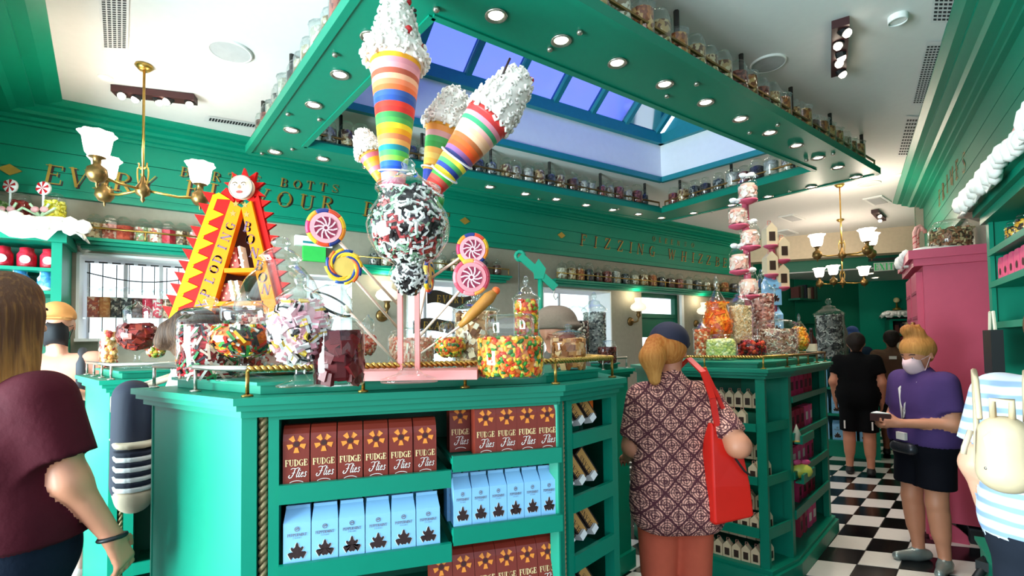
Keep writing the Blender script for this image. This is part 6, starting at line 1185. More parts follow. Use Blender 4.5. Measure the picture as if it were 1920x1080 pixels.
for k, (x, y) in enumerate(((1632, 513), (1641, 521), (1703, 507))):
    p = at(x, y, 2.875); t = thing('ceiling_downlight', '%s small round downlight in the far lower ceiling' % ['left', 'second', 'right'][k], 'downlight', p); MB().lathe([(.05, 0), (.065, -.006), (.07, 0)], 16, cap=False).build('trim', 'white', t, True); MB().lathe([(0, -.003), (.05, -.003)], 16, cap=False).build('lens', 'lampdisc', t); spot(p + Vector((0, 0, -.02)), p + Vector((0, 0, -1)), 14, (1, .93, .82), 110, .7)
# ================================================================== people
def sdf_body(groups, h):
    """groups: list of lists of prims (a, b, ra, rb, k, clips); smooth union inside a group, hard union between groups -> verts, quads, group index per quad"""
    allp = [p for g in groups for p in g]
    lo = np.min([np.minimum(np.array(p[0]) - max(p[2], p[3]), np.array(p[1]) - max(p[2], p[3])) for p in allp], 0) - 3 * h
    hi = np.max([np.maximum(np.array(p[0]) + max(p[2], p[3]), np.array(p[1]) + max(p[2], p[3])) for p in allp], 0) + 3 * h
    n = np.ceil((hi - lo) / h).astype(int) + 1; ax = [lo[i] + h * np.arange(n[i]) for i in range(3)]; F = []
    for g in groups:
        D = np.full(n, 1.0, np.float32)
        for p in g:
            a, b = np.array(p[0], float), np.array(p[1], float); ra, rb, k = p[2], p[3], p[4]; clips = p[5] if len(p) > 5 else ()
            mr = max(ra, rb) + max(.03, k); l_ = np.floor((np.minimum(a, b) - mr - lo) / h).astype(int).clip(0); u_ = (np.ceil((np.maximum(a, b) + mr - lo) / h).astype(int) + 1)
            sl = tuple(slice(l_[i], min(u_[i], n[i])) for i in range(3))
            X, Y, Z = np.meshgrid(ax[0][sl[0]], ax[1][sl[1]], ax[2][sl[2]], indexing='ij'); ba = b - a; L2 = max(ba @ ba, 1e-9)
            t = (((X - a[0]) * ba[0] + (Y - a[1]) * ba[1] + (Z - a[2]) * ba[2]) / L2).clip(0, 1)
            d = np.sqrt((X - a[0] - t * ba[0]) ** 2 + (Y - a[1] - t * ba[1]) ** 2 + (Z - a[2] - t * ba[2]) ** 2) - (ra + (rb - ra) * t)
            for c0, cn in clips: d = np.maximum(d, (X - c0[0]) * cn[0] + (Y - c0[1]) * cn[1] + (Z - c0[2]) * cn[2])
            o_ = D[sl]; hh = np.maximum(k - np.abs(o_ - d), 0) / k; D[sl] = np.minimum(o_, d) - hh * hh * k * .25
        F.append(D)
    S = np.stack(F); lab = S.argmin(0); V = S.min(0); ins = V < 0
    c = [ins[i:n[0] - 1 + i, j:n[1] - 1 + j, k:n[2] - 1 + k] for i in (0, 1) for j in (0, 1) for k in (0, 1)]
    cnt = sum(q.astype(np.int8) for q in c); act = (cnt > 0) & (cnt < 8); idx = np.full(act.shape, -1, int); I = np.argwhere(act); idx[act] = np.arange(len(I))
    acc = np.zeros((len(I), 3)); wsum = np.zeros(len(I)); off = [(i, j, k) for i in (0, 1) for j in (0, 1) for k in (0, 1)]
    val = [V[I[:, 0] + o_[0], I[:, 1] + o_[1], I[:, 2] + o_[2]] for o_ in off]
    for p in range(8):
        for q in range(p + 1, 8):
            df = [off[q][i] - off[p][i] for i in range(3)]
            if sum(abs(x) for x in df) != 1: continue
            m = (val[p] < 0) != (val[q] < 0); t = np.where(m, val[p] / np.where(m, val[p] - val[q], 1), 0)
            acc += m[:, None] * (np.array(off[p])[None] + t[:, None] * np.array(df)[None]); wsum += m
    P = lo + h * (I + acc / wsum[:, None]); quads = []; labs = []
    for a in range(3):
        b, c_ = (a + 1) % 3, (a + 2) % 3; s0 = [slice(None)] * 3; s1 = [slice(None)] * 3; s0[a] = slice(0, n[a] - 1); s1[a] = slice(1, n[a])
        e0, e1 = ins[tuple(s0)], ins[tuple(s1)]; ed = np.argwhere(e0 != e1); ok = (ed[:, b] > 0) & (ed[:, c_] > 0) & (ed[:, b] < n[b] - 1) & (ed[:, c_] < n[c_] - 1); ed = ed[ok]
        def cell(db, dc): q = ed.copy(); q[:, b] -= db; q[:, c_] -= dc; return idx[q[:, 0], q[:, 1], q[:, 2]]
        qd = np.stack([cell(1, 1), cell(0, 1), cell(0, 0), cell(1, 0)], 1); fl = ~e0[ed[:, 0], ed[:, 1], ed[:, 2]]; qd[fl] = qd[fl][:, ::-1]; quads.append(qd)
        e2 = ed.copy(); e2[:, a] += fl; labs.append(lab[e2[:, 0], e2[:, 1], e2[:, 2]])
    return P, np.concatenate(quads), np.concatenate(labs)
def sdf_obj(name, groups, mats, h, parent=None, X=None):
    P, Q, Lb = sdf_body(groups, h); me = bpy.data.meshes.new(name); me.from_pydata(P.tolist(), [], Q.tolist())
    for m in mats: me.materials.append(M[m] if isinstance(m, str) else m)
    me.polygons.foreach_set('material_index', Lb.astype(int)); me.polygons.foreach_set('use_smooth', [True] * len(me.polygons)); me.update(); return obj(name, me, parent, X)
def V3(*a): return Vector(a)
def hand(W, d, sd, n, s=1.0, curl=.5, mirror=1):
    """palm and five fingers; W wrist, d pointing, sd toward thumb, n palm normal"""
    W, d, sd, n = Vector(W), Vector(d).normalized(), Vector(sd).normalized(), Vector(n).normalized(); out = []
    for o_ in (-.022, .0, .022): out.append((W + sd * o_ * .7 * s, W + d * .085 * s + sd * o_ * s, .017 * s, .0145 * s, .012))
    for i, (o_, L) in enumerate(((.031, .066), (.011, .075), (-.010, .070), (-.030, .055))):
        a = W + d * .088 * s + sd * o_ * s; c1 = curl * (.8 + .12 * i); d1_ = d * math.cos(c1) + n * math.sin(c1); b = a + d1_ * L * .55 * s; c2_ = c1 + curl * .9; d2_ = d * math.cos(c2_) + n * math.sin(c2_)
        out += [(a, b, .0092 * s, .0085 * s, .004), (b, b + d2_ * L * .5 * s, .0085 * s, .007 * s, .004)]
    a = W + d * .02 * s + sd * .026 * s; b = a + (d * .6 + sd * .7 + n * .25) * .045 * s; out += [(a, b, .014 * s, .011 * s, .01), (b, b + (d * .85 + sd * .2 + n * .3) * .042 * s, .0105 * s, .008 * s, .004)]
    return out
def head(c, s=1.0, look=0.0, tilt=0.0):
    """skin prims of a head, centre c, facing +y turned by look (z) and tilted down"""
    Rm = Matrix.Rotation(look, 3, 'Z') @ Matrix.Rotation(-tilt, 3, 'X'); c = Vector(c); T = lambda x, y, z: c + Rm @ (Vector((x, y, z)) * s)
    pr = [(T(0, -.015, .03), T(0, .015, .03), .083 * s, .08 * s, .03), (T(0, .03, -.02), T(0, .045, -.085), .062 * s, .04 * s, .03), (T(0, .095, .0), T(0, .108, -.032), .009 * s, .014 * s, .015),
          (T(-.03, .075, -.07), T(.03, .075, -.07), .012 * s, .012 * s, .012), (T(.078, -.01, .01), T(.082, -.012, -.025), .014 * s, .01 * s, .008), (T(-.078, -.01, .01), T(-.082, -.012, -.025), .014 * s, .01 * s, .008)]
    return pr, T
def face_parts(par, T, s, skin, mask=None, brows='frog', X=None):
    for sd in (-1, 1):
        e = MB().ball(tuple(T(sd * .032, .078, .012)), .0115 * s, 8).build('eye', 'white', par, True); MB().ball(tuple(T(sd * .032, .0885, .011)), .0055 * s, 8).build('iris', 'frog', e, True)
        MB().tube([T(sd * .016, .09, .032), T(sd * .034, .092, .038), T(sd * .052, .08, .032)], .0035 * s, 6).build('eyebrow', brows, par, True)
    if mask:
        mb = MB(); vs = []
        for j in range(5):
            for i in range(9):
                a = (i - 4) / 4; f = j / 4; w_ = .068 - .012 * abs(f - .5) * 2; y = .136 - .072 * a * a - .03 * (f - .4) ** 2 * 4; z = .006 - .125 * f + .02 * a * a * (1 - 2 * f)
                vs.append(T(a * w_, y, z))
        vs2 = [v for v in vs]; mb.add(vs, [(j * 9 + i, j * 9 + i + 1, (j + 1) * 9 + i + 1, (j + 1) * 9 + i) for j in range(4) for i in range(8)]); me = mb.build('face_mask', mask, par, True); md = me.modifiers.new('thickness', 'SOLIDIFY'); md.thickness = .003
        for sd in (-1, 1):
            for zz in (-.01, -.09): MB().tube([T(sd * .066, .06, zz), T(sd * .082, -.01, .0)], .002, 5).build('ear_loop', mask, par)
        return
    MB().tube([T(-.024, .088, -.062), T(0, .093, -.065), T(.024, .088, -.062)], .005 * s, 6).build('lips', mat('lip_rose', 'b5625a', .5), par, True)
def C(a, b, ra, rb, k=.04, *cl): return (Vector(a), Vector(b), ra, rb, k, cl)
def legs(s, w=.095, stance=.0, thigh=.085, calf=.055, ank=.036, pose=None, kz=.48, bulge=1.0):
    """leg prims for L/R: hip, knee, ankle"""
    out = []; ft = []
    for i, sd in enumerate((-1, 1)):
        hp_, kn, an = (pose[i] if pose else (V3(sd * w, 0, .90 * s), V3(sd * (w + .005), .01, kz * s), V3(sd * (w + .01), -.02, .085 * s)))
        out += [C(hp_, kn, thigh * bulge, .058, .03), C(kn, an, .056, ank, .03), C(kn + Vector((0, -.012, -.08)), kn + Vector((0, -.018, -.2)), calf, calf * .8, .04)]
        ft.append((an, sd))
    return out, ft
def shoe(an, yaw, sd, s=1.0):
    d = Vector((math.sin(-yaw), math.cos(yaw), 0)); a = Vector((an.x, an.y, .035)); return [C(a - d * .05 * s, a + d * .03 * s, .038, .04, .02), C(a + d * .03 * s, a + d * .15 * s + Vector((0, 0, -.008)), .04, .03, .02), C(a + Vector((0, 0, .0)), a + Vector((0, 0, .05)), .038, .036, .02)]
def place(pos, yaw, z=0): return Matrix.Translation((pos[0], pos[1], z)) @ Matrix.Rotation(yaw, 4, 'Z')
# ---- A: woman in maroon shirt, seen from behind on the far left (local y = the way she faces)
def woman_maroon():
    s = 1.05; hd, T = head((0, .02, 1.66), 1.0, .1); lg, ft = legs(s, .11, thigh=.115, bulge=1.05)
    torso = [C((-.13, 0, 1.36), (.13, 0, 1.36), .115, .115, .06), C((-.1, -.02, 1.2), (.1, -.02, 1.2), .15, .15, .08), C((-.1, .0, 1.05), (.1, .0, 1.05), .165, .165, .08), C((-.12, 0, .98), (.12, 0, .98), .165, .165, .06, ((0, 0, .955), (0, 0, -1)))]
    shR, elR, wrR = V3(.205, -.01, 1.40), V3(.275, .02, 1.13), V3(.345, .10, .93); shL, elL, wrL = V3(-.215, 0, 1.40), V3(-.29, .05, 1.12), V3(-.27, .2, .95)
    sl = [C(shR, shR.lerp(elR, .78), .085, .088, .05, (tuple(shR.lerp(elR, .72)), tuple((elR - shR).normalized()))), C(shL, shL.lerp(elL, .78), .085, .088, .05, (tuple(shL.lerp(elL, .72)), tuple((elL - shL).normalized())))]
    arm = [C(shR, elR, .06, .047), C(elR, wrR, .047, .029), C(shL, elL, .06, .047), C(elL, wrL, .047, .029)]
    dR = (wrR - elR).normalized(); skin = hd + [C((0, 0, 1.44), (0, .015, 1.6), .055, .052)] + arm + hand(wrR, V3(.12, .35, -.93), V3(-.2, .9, .35), V3(-.95, -.1, -.15), 1.05, .55) + hand(wrL, V3(.1, .4, -.9), V3(.3, .9, .3), V3(.9, -.1, -.1), 1.05, .5)
    pants = [C((-.1, 0, .9), (.1, 0, .9), .155, .155, .08)] + [(p[0], p[1], p[2] * 1.12, p[3] * 1.2, p[4]) for p in lg]; shoes = sum([shoe(a, 0, sd) for a, sd in ft], [])
    b = sdf_obj('person', [skin, torso + sl + [C((0, 0, 1.43), (0, 0, 1.46), .085, .075, .05)], pants, shoes], ['skinm', mat('maroon_cotton', '3f0e18', .85, bump=.3, scale=25), mat('navy_denim', '101826', .85, bump=.15, scale=60), 'black'], .0085)
    hair = [C(T(0, -.03, .05), T(0, -.01, .06), .098, .098, .04), C(T(-.04, -.06, .0), (-.06, -.09, 1.34), .075, .055, .05), C(T(.04, -.06, .0), (.07, -.08, 1.30), .075, .05, .05), C(T(0, -.07, 0), (.0, -.11, 1.33), .08, .05, .05), C(T(.07, .0, .0), (.125, -.01, 1.36), .045, .03, .04), C((.13, -.03, 1.42), (.15, -.05, 1.24), .03, .012, .03)]
    ho = sdf_obj('hair', [hair], [hairmat('hair_brown', '4a2c18', 'b5803a', 1.30, 1.62)], .011, b); face_parts(b, T, 1.0, 'skinl', None)
    MB().tube([wrR + Vector((.036 * math.cos(i * .52), .036 * math.sin(i * .52), .006 * math.cos(i * .52))) for i in range(12)], .008, 6, 0, True).build('wrist_band', 'black', b, True)
    return b
def hairmat(name, c0, c1, z0, z1):
    m = bpy.data.materials.new(name); m.use_nodes = True; t = m.node_tree; b = t.nodes['Principled BSDF']; b.inputs['Roughness'].default_value = .65; b.inputs['Specular IOR Level'].default_value = .25
    g = t.nodes.new('ShaderNodeTexCoord'); mp = t.nodes.new('ShaderNodeMapping'); mp.inputs['Scale'].default_value = (90, 90, 6); n = t.nodes.new('ShaderNodeTexNoise'); n.inputs['Scale'].default_value = 1.0; n.inputs['Detail'].default_value = 4
    t.links.new(g.outputs['Object'], mp.inputs[0]); t.links.new(mp.outputs[0], n.inputs['Vector']); sp = t.nodes.new('ShaderNodeSeparateXYZ'); t.links.new(g.outputs['Object'], sp.inputs[0])
    mr = t.nodes.new('ShaderNodeMapRange'); mr.inputs[1].default_value = z1; mr.inputs[2].default_value = z0; t.links.new(sp.outputs['Z'], mr.inputs[0])
    ad = t.nodes.new('ShaderNodeMath'); ad.operation = 'ADD'; sb = t.nodes.new('ShaderNodeMath'); sb.operation = 'MULTIPLY_ADD'; sb.inputs[1].default_value = 1.1; sb.inputs[2].default_value = -.55; t.links.new(n.outputs[0], sb.inputs[0]); t.links.new(sb.outputs[0], ad.inputs[0]); t.links.new(mr.outputs[0], ad.inputs[1])
    mx = t.nodes.new('ShaderNodeMix'); mx.data_type = 'RGBA'; mx.inputs[6].default_value = (*lin(c0), 1); mx.inputs[7].default_value = (*lin(c1), 1); ad.use_clamp = True; t.links.new(ad.outputs[0], mx.inputs[0]); t.links.new(mx.outputs[2], b.inputs['Base Color'])
    bp_ = t.nodes.new('ShaderNodeBump'); bp_.inputs['Strength'].default_value = .5; bp_.inputs['Distance'].default_value = .01; t.links.new(n.outputs[0], bp_.inputs['Height']); t.links.new(bp_.outputs[0], b.inputs['Normal']); return m
A = woman_maroon(); A.matrix_basis = place((-1.69, 1.62), math.radians(-12)); tag(A, 'person in a maroon T-shirt with long brown hair, seen from behind at far left', 'person')
# ---- B: man in cap and mask behind the left counter
def man_cap():
    s = 1.06; hd, T = head((0, .02, 1.72), 1.05, 0); lg, ft = legs(s, .1)
    sh = [V3(-.2, 0, 1.47), V3(.2, 0, 1.47)]; el = [V3(-.27, .02, 1.19), V3(.28, .02, 1.2)]; wr_p = [V3(-.10, .19, 1.28), V3(.13, .17, 1.22)]
    shirt = [C((-.13, 0, 1.43), (.13, 0, 1.43), .10, .10, .06), C((-.09, 0, 1.25), (.09, 0, 1.25), .125, .125, .08), C((-.09, 0, 1.08), (.09, 0, 1.08), .125, .125, .08), C((-.09, 0, .98), (.09, 0, .98), .13, .13, .06, ((0, 0, .95), (0, 0, -1)))] + [C(sh[i], sh[i].lerp(el[i], .6), .07, .07, .05) for i in (0, 1)]
    skin = hd + [C((0, 0, 1.48), (0, .015, 1.64), .055, .055)] + sum([[C(sh[i], el[i], .055, .045), C(el[i], wr_p[i], .043, .03)] for i in (0, 1)], []) + hand(wr_p[0], V3(.55, .1, .8), V3(.5, .5, .1), V3(.3, -.9, -.1), 1.0, .7) + hand(wr_p[1], V3(-.5, .1, .8), V3(-.5, .5, .1), V3(-.3, -.9, 0), 1.0, .7)
    pants = [C((-.08, 0, .93), (.08, 0, .93), .13, .13, .06)] + [(p[0], p[1], p[2] * 1.1, p[3] * 1.25, p[4]) for p in lg]
    b = sdf_obj('person', [skin, shirt, pants, sum([shoe(a, 0, sd) for a, sd in ft], [])], ['skinl', mat('peach_cotton', 'e39d86', .85), mat('peach_chino', 'e6c6b6', .85), 'white'], .0125)
    cap = [C(T(0, -.01, .055), T(0, .01, .06), .098, .096, .03, (tuple(T(0, 0, .035)), (0, 0, -1)))]; brim = [C(T(-.03, .10, .04), T(.03, .10, .04), .06, .06, .03, (tuple(T(0, 0, .047)), (0, 0, 1)), (tuple(T(0, 0, .035)), (0, 0, -1)))]
    sdf_obj('baseball_cap', [cap + brim], [mat('tan_cap', 'c98a4a', .8)], .009, b); face_parts(b, T, 1.0, 'skinl', mat('black_mask', '15161c', .8))
    for sd in (-1, 1): MB().tube([(sd * .13, -.1, 1.44), (sd * .13, 0, 1.545), (sd * .13, .095, 1.45), (sd * .135, .13, 1.28), (sd * .15, .1, 1.12)], .026, 8).build('backpack_strap', mat('charcoal_strap', '3a3d44', .8), b, True)
    return b
p = atd(108, 620, 3.3); B = man_cap(); B.matrix_basis = place((p.x, p.y), math.radians(180 + 35)); tag(B, 'person in a tan cap and black mask holding backpack straps, left background', 'person')
# ---- generic standing figure
def figure(h, skinm, shirtm, pantm, shoem, hairm=None, arms=None, short=True, sleeve=.6, look=0, tilt=0, mask=None, voxel=.014, hips=1.0, waist=1.0, stance=None, shoe_yaw=(0, 0), hair=None, hem=.93, shortm=True, skirt=.62):
    s = h / 1.70; hd, T = head((0, .02, 1.585 * s), 1.0, look, tilt); lg, ft = legs(s, .09, thigh=.085 * hips, pose=stance)
    sh = [V3(-.175, 0, 1.385 * s), V3(.175, 0, 1.385 * s)]; ar = arms or [(V3(-.23, -.02, 1.12 * s), V3(-.22, .06, .88 * s)), (V3(.23, -.02, 1.12 * s), V3(.22, .06, .88 * s))]
    shirt = [C((-.115, 0, 1.35 * s), (.115, 0, 1.35 * s), .095, .095, .06), C((-.07, .01, 1.22 * s), (.07, .01, 1.22 * s), .12 * waist, .12 * waist, .08), C((-.07, 0, 1.08 * s), (.07, 0, 1.08 * s), .115 * waist, .115 * waist, .08), C((-.08, 0, .96 * s), (.08, 0, .96 * s), .135 * hips, .135 * hips, .08, ((0, 0, hem * s), (0, 0, -1))), C((0, 0, 1.42 * s), (0, 0, 1.44 * s), .075, .068, .05)]
    skin = hd + [C((0, 0, 1.42 * s), (0, .015, 1.53 * s), .05, .05)]
    for i in (0, 1):
        e, w_ = ar[i]; q = sh[i].lerp(e, sleeve); shirt.append(C(sh[i], sh[i].lerp(e, sleeve + .1), .07, .07, .05, (tuple(q), tuple((e - sh[i]).normalized())))); skin += [C(sh[i], e, .055, .043), C(e, w_, .043, .028)]
        d = (w_ - e).normalized(); n = Vector((1 if i == 0 else -1, 0, 0)); n = (n - d * n.dot(d)).normalized(); skin += hand(w_, d, d.cross(n) * (1 if i == 1 else -1), n, .95, .5)
    if short: pants = [C((-.07, 0, .92 * s), (.07, 0, .92 * s), .13 * hips, .13 * hips, .07)] + [C(p[0], p[1], p[2] * 1.14, p[2] * 1.1, .04, ((0, 0, skirt * s), (0, 0, -1))) for p in (lg[0], lg[3])]; skin += lg
    else: pants = [C((-.07, 0, .92 * s), (.07, 0, .92 * s), .13 * hips, .13 * hips, .07)] + [(p[0], p[1], p[2] * 1.1, p[3] * 1.3, p[4]) for p in lg]
    b = sdf_obj('person', [skin, shirt, pants, sum([shoe(a, shoe_yaw[i], sd) for i, (a, sd) in enumerate(ft)], [])], [skinm, shirtm, pantm, shoem], voxel)
    if hair: sdf_obj('hair', [hair(T, s)], [hairm], .011, b)
    face_parts(b, T, 1.0, skinm, mask); return b, T, s
# ---- C: person with dark bun between the two counters
bun = lambda T, s: [C(T(0, -.02, .045), T(0, .0, .05), .095, .093, .03), C(T(0, -.05, .0), T(0, -.06, -.06), .07, .04, .04), C(T(.0, -.11, .03), T(.0, -.13, -.02), .045, .04, .03)]
Cc, T, s = figure(1.72, 'skinm', mat('white_stripe_top', 'd9d6d2', .8), mat('dark_blue_denim', '1a2436', .85), 'black', hairmat('hair_dark', '24140e', '6a4a34', 1.4, 1.75), hair=bun, short=False)
Cc.matrix_basis = place((-1.50, 2.30), math.radians(-58)); tag(Cc, 'person with dark brown hair standing between the counters, wearing a striped backpack', 'person')
def backpack(label, X, W_, H_, D_, body_m, parts):
    t = thing('backpack', label, 'backpack'); t.matrix_basis = X
    sdf_obj('bag_body', [[C((x * (W_ / 2 - D_ / 2), 0, D_ / 2), (x * (W_ / 2 - D_ / 2) * .8, 0, H_ - D_ / 2), D_ / 2 * .95, D_ / 2 * .85, .05) for x in (-1, -.33, .33, 1)]], [body_m], .011, t); parts(t); return t
def stripes(t):
    for i in range(8): sdf_obj('stripe', [[C((-.105, 0, .075 + .021 * i), (.105, 0, .075 + .021 * i), .073, .073, .02, ((0, 0, .075 + .021 * i + .0105), (0, 0, 1)), ((0, 0, .075 + .021 * i - .0105), (0, 0, -1)))]], ['white' if i % 2 == 0 else mat('navy_canvas', '141a2e', .8)], .009, t)
    sdf_obj('tan_band', [[C((-.105, 0, .255), (.105, 0, .255), .075, .075, .02, ((0, 0, .267), (0, 0, 1)), ((0, 0, .243), (0, 0, -1)))]], ['tan'], .009, t)
    sdf_obj('base_band', [[C((-.11, 0, .035), (.11, 0, .035), .07, .07, .03, ((0, 0, .062), (0, 0, 1)))]], ['tan'], .01, t)
    MB().prism([(-.02, 0), (0, -.035), (.02, 0), (0, .035)], 0, .004, 0, Matrix.Translation((-.04, -.072, .42)) @ Matrix.Rotation(math.pi / 2, 4, 'X')).build('diamond_patch', 'cream', t)
    MB().prism([(-.02, 0), (0, -.035), (.02, 0), (0, .035)], 0, .004, 0, Matrix.Translation((-.125, 0, .42)) @ Matrix.Rotation(-math.pi / 2, 4, 'Z') @ Matrix.Rotation(math.pi / 2, 4, 'X')).build('diamond_patch', 'cream', t)
    for sd in (-1, 1): MB().tube([(sd * .06, .05, .5), (sd * .07, .16, .54), (sd * .075, .26, .46), (sd * .08, .24, .25), (sd * .08, .07, .1)], .012, 6).build('shoulder_strap', 'tan', t, True)
q = atd(240, 938, 2.18); backpack('navy canvas backpack with black and white striped lower half, hanging beside the front counter', place((q.x + .0, q.y + .02), math.radians(-48), q.z), .27, .52, .14, mat('navy_canvas', '141a2e', .8), stripes)
# ---- D: person in a beret-like cap behind the front counter jars
Dd, T, s = figure(1.72, 'skinm', mat('grey_shirt', '6a655e', .85), 'black', 'black', short=False, mask=mat('rust_mask', '8a3a2a', .8), look=.5)
sdf_obj('flat_cap', [[C(T(0, -.02, .06), T(0, .03, .06), .112, .108, .04, (tuple(T(0, 0, .03)), (0, 0, -1))), C(T(-.03, .11, .045), T(.03, .11, .045), .045, .045, .03, (tuple(T(0, 0, .055)), (0, 0, 1)), (tuple(T(0, 0, .04)), (0, 0, -1)))]], [mat('taupe_tweed', '7d6c5e', .9, bump=.3, scale=80)], .01, Dd)
Dd.matrix_basis = place((.245, 2.9), math.radians(205)); tag(Dd, 'person in a taupe flat cap and rust mask half hidden behind the jars', 'person')
# ---- E: woman in patterned shirt with red bag
def patterned():
    m = bpy.data.materials.new('patterned_cotton'); m.use_nodes = True; t = m.node_tree; b = t.nodes['Principled BSDF']; b.inputs['Roughness'].default_value = .85
    g = t.nodes.new('ShaderNodeTexCoord'); mp = t.nodes.new('ShaderNodeMapping'); mp.inputs['Scale'].default_value = (1, 1, 1); t.links.new(g.outputs['Object'], mp.inputs[0]); sp = t.nodes.new('ShaderNodeSeparateXYZ'); t.links.new(mp.outputs[0], sp.inputs[0])
    def mth(op, a, b_=None, c=None):
        n = t.nodes.new('ShaderNodeMath'); n.operation = op
        for i, v in enumerate((a, b_, c)):
            if v is None: continue
            if isinstance(v, (int, float)): n.inputs[i].default_value = v
            else: t.links.new(v, n.inputs[i])
        return n.outputs[0]
    X = mth('MULTIPLY', sp.outputs['X'], 9.5); Z = mth('MULTIPLY', sp.outputs['Z'], 9.5); u = mth('ADD', X, Z); v = mth('SUBTRACT', X, Z)
    fu = mth('ABSOLUTE', mth('SUBTRACT', mth('FRACT', u), .5)); fv = mth('ABSOLUTE', mth('SUBTRACT', mth('FRACT', v), .5)); edge = mth('MAXIMUM', fu, fv); grid = mth('GREATER_THAN', edge, .44)
    r = mth('SQRT', mth('ADD', mth('MULTIPLY', fu, fu), mth('MULTIPLY', fv, fv))); rings = mth('GREATER_THAN', mth('SINE', mth('MULTIPLY', r, 42)), .35)
    petals = mth('LESS_THAN', mth('ABSOLUTE', mth('SUBTRACT', fu, fv)), .05); n_ = t.nodes.new('ShaderNodeTexVoronoi'); n_.inputs['Scale'].default_value = 38; n_.feature = 'DISTANCE_TO_EDGE'; t.links.new(g.outputs['Object'], n_.inputs['Vector']); cr_ = mth('LESS_THAN', n_.outputs['Distance'], .07)
    tot = mth('MINIMUM', mth('ADD', mth('ADD', grid, mth('MULTIPLY', rings, .85)), mth('ADD', mth('MULTIPLY', petals, .7), mth('MULTIPLY', cr_, .8))), 1)
    mx = t.nodes.new('ShaderNodeMix'); mx.data_type = 'RGBA'; mx.inputs[6].default_value = (*lin('f0b09a'), 1); mx.inputs[7].default_value = (*lin('52202a'), 1); t.links.new(tot, mx.inputs[0]); t.links.new(mx.outputs[2], b.inputs['Base Color']); return m
def woman_pattern():
    s = 1.0; hd, T = head((0, .03, 1.50), .98, -.55, .1); lg, ft = legs(.90, .085, thigh=.115, bulge=1.0, kz=.45)
    shR, elR, wrR = V3(.165, -.01, 1.27), V3(.235, -.2, 1.06), V3(.23, .02, .99); shL, elL, wrL = V3(-.165, 0, 1.27), V3(-.20, .03, 1.02), V3(-.18, .2, .93)
    shirt = [C((-.10, 0, 1.25), (.10, 0, 1.25), .10, .10, .06), C((-.075, 0, 1.12), (.075, 0, 1.12), .122, .122, .08), C((-.075, 0, .97), (.075, 0, .97), .125, .125, .08), C((-.075, -.02, .84), (.075, -.02, .84), .145, .145, .08), C((-.08, -.035, .73), (.08, -.035, .73), .155, .155, .06, ((0, 0, .655), (0, .15, -1))), C((0, -.0, 1.30), (0, .0, 1.35), .085, .068, .05)]
    for a, e in ((shR, elR), (shL, elL)): q = a.lerp(e, .8); shirt.append(C(a, a.lerp(e, .9), .07, .075, .05, (tuple(q), tuple((e - a).normalized()))))
    skin = hd + [C((0, 0, 1.29), (0, .02, 1.44), .055, .052), C(shR, elR, .06, .05), C(elR, wrR, .048, .03), C(shL, elL, .06, .05), C(elL, wrL, .048, .03)] + hand(wrR, V3(-.1, .95, -.2), V3(-.9, 0, .3), V3(-.2, 0, -1), 1, .6) + hand(wrL, V3(.1, .95, -.2), V3(.9, 0, .3), V3(.2, 0, -1), 1, .6)
    pants = [C((-.075, -.01, .80), (.075, -.01, .80), .13, .13, .07), C((-.08, -.05, .72), (.08, -.05, .72), .105, .105, .03)] + [(p[0], p[1], p[2] * (1.0 if i % 3 == 0 else 1.18), p[3] * 1.5, p[4]) for i, p in enumerate(lg)]
    b = sdf_obj('person', [skin, shirt, pants, sum([shoe(a, 0, sd) for a, sd in ft], [])], ['skinm', patterned(), mat('coral_trousers', 'cf6248', .85, bump=.25, scale=14), 'white'], .0105)
    hm = hairmat('hair_ginger', 'a85a1c', 'e0a458', 1.3, 1.6)
    sdf_obj('hair', [[C(T(0, -.03, .02), T(0, -.01, .02), .092, .09, .03), C(T(-.05, -.1, .03), T(-.055, -.135, -.04), .05, .06, .03), C(T(-.055, -.135, -.04), T(-.045, -.125, -.15), .058, .03, .03)]], [hm], .009, b)
    sdf_obj('baseball_cap', [[C(T(0, -.015, .055), T(0, .015, .058), .1, .098, .03, (tuple(T(0, 0, .018)), (0, 0, -1))), C(T(-.03, .10, .035), T(.03, .10, .035), .06, .06, .03, (tuple(T(0, 0, .05)), (0, 0, 1)), (tuple(T(0, 0, .03)), (0, 0, -1)))]], [mat('navy_cap', '1d1c33', .8)], .009, b)
    face_parts(b, T, 1, 'skinm', None); MB().tube([T(.07, .08, .01), T(.09, .0, .012)], .0025, 5).build('glasses_arm', 'black', b); MB().tube([T(.055, .1, .01) + Vector((0, 0, .018 * math.sin(i * .63))) + (T(.075, .08, .01) - T(.055, .1, .01)) * math.cos(i * .63) for i in range(10)], .002, 5, 0, True).build('glasses_rim', 'black', b)
    return b
E_ = woman_pattern(); pe = atd(1262, 800, 2.5); E_.matrix_basis = place((pe.x, pe.y), math.radians(2)); tag(E_, 'person in a navy cap, patterned pink shirt and coral trousers, seen from behind', 'person')
t = thing('tote_bag', 'bright red tote bag hanging from the shoulder of the patterned shirt', 'bag'); t.matrix_basis = place((pe.x + .195, pe.y - .13), math.radians(14), .0)
redl = mat('red_leather', 'd81e12', .4, var=.05); mb = MB(); vs = []
for z, wx, wy in ((.70, .09, .055), (.71, .105, .07), (.88, .10, .06), (1.08, .084, .035), (1.165, .07, .015)): vs += [(-wx, -wy, z), (wx, -wy, z - .05 * (z - .8) * 4), (wx, wy, z - .05 * (z - .8) * 4), (-wx, wy, z)]
mb.add(vs, [(3, 2, 1, 0)] + [(4 * i + j, 4 * i + (j + 1) % 4, 4 * i + 4 + (j + 1) % 4, 4 * i + 4 + j) for i in range(4) for j in range(4)] + [(16, 17, 18, 19)]); bo = mb.build('bag_body', redl, t); bv = bo.modifiers.new('round', 'BEVEL'); bv.width = .012; bv.segments = 2
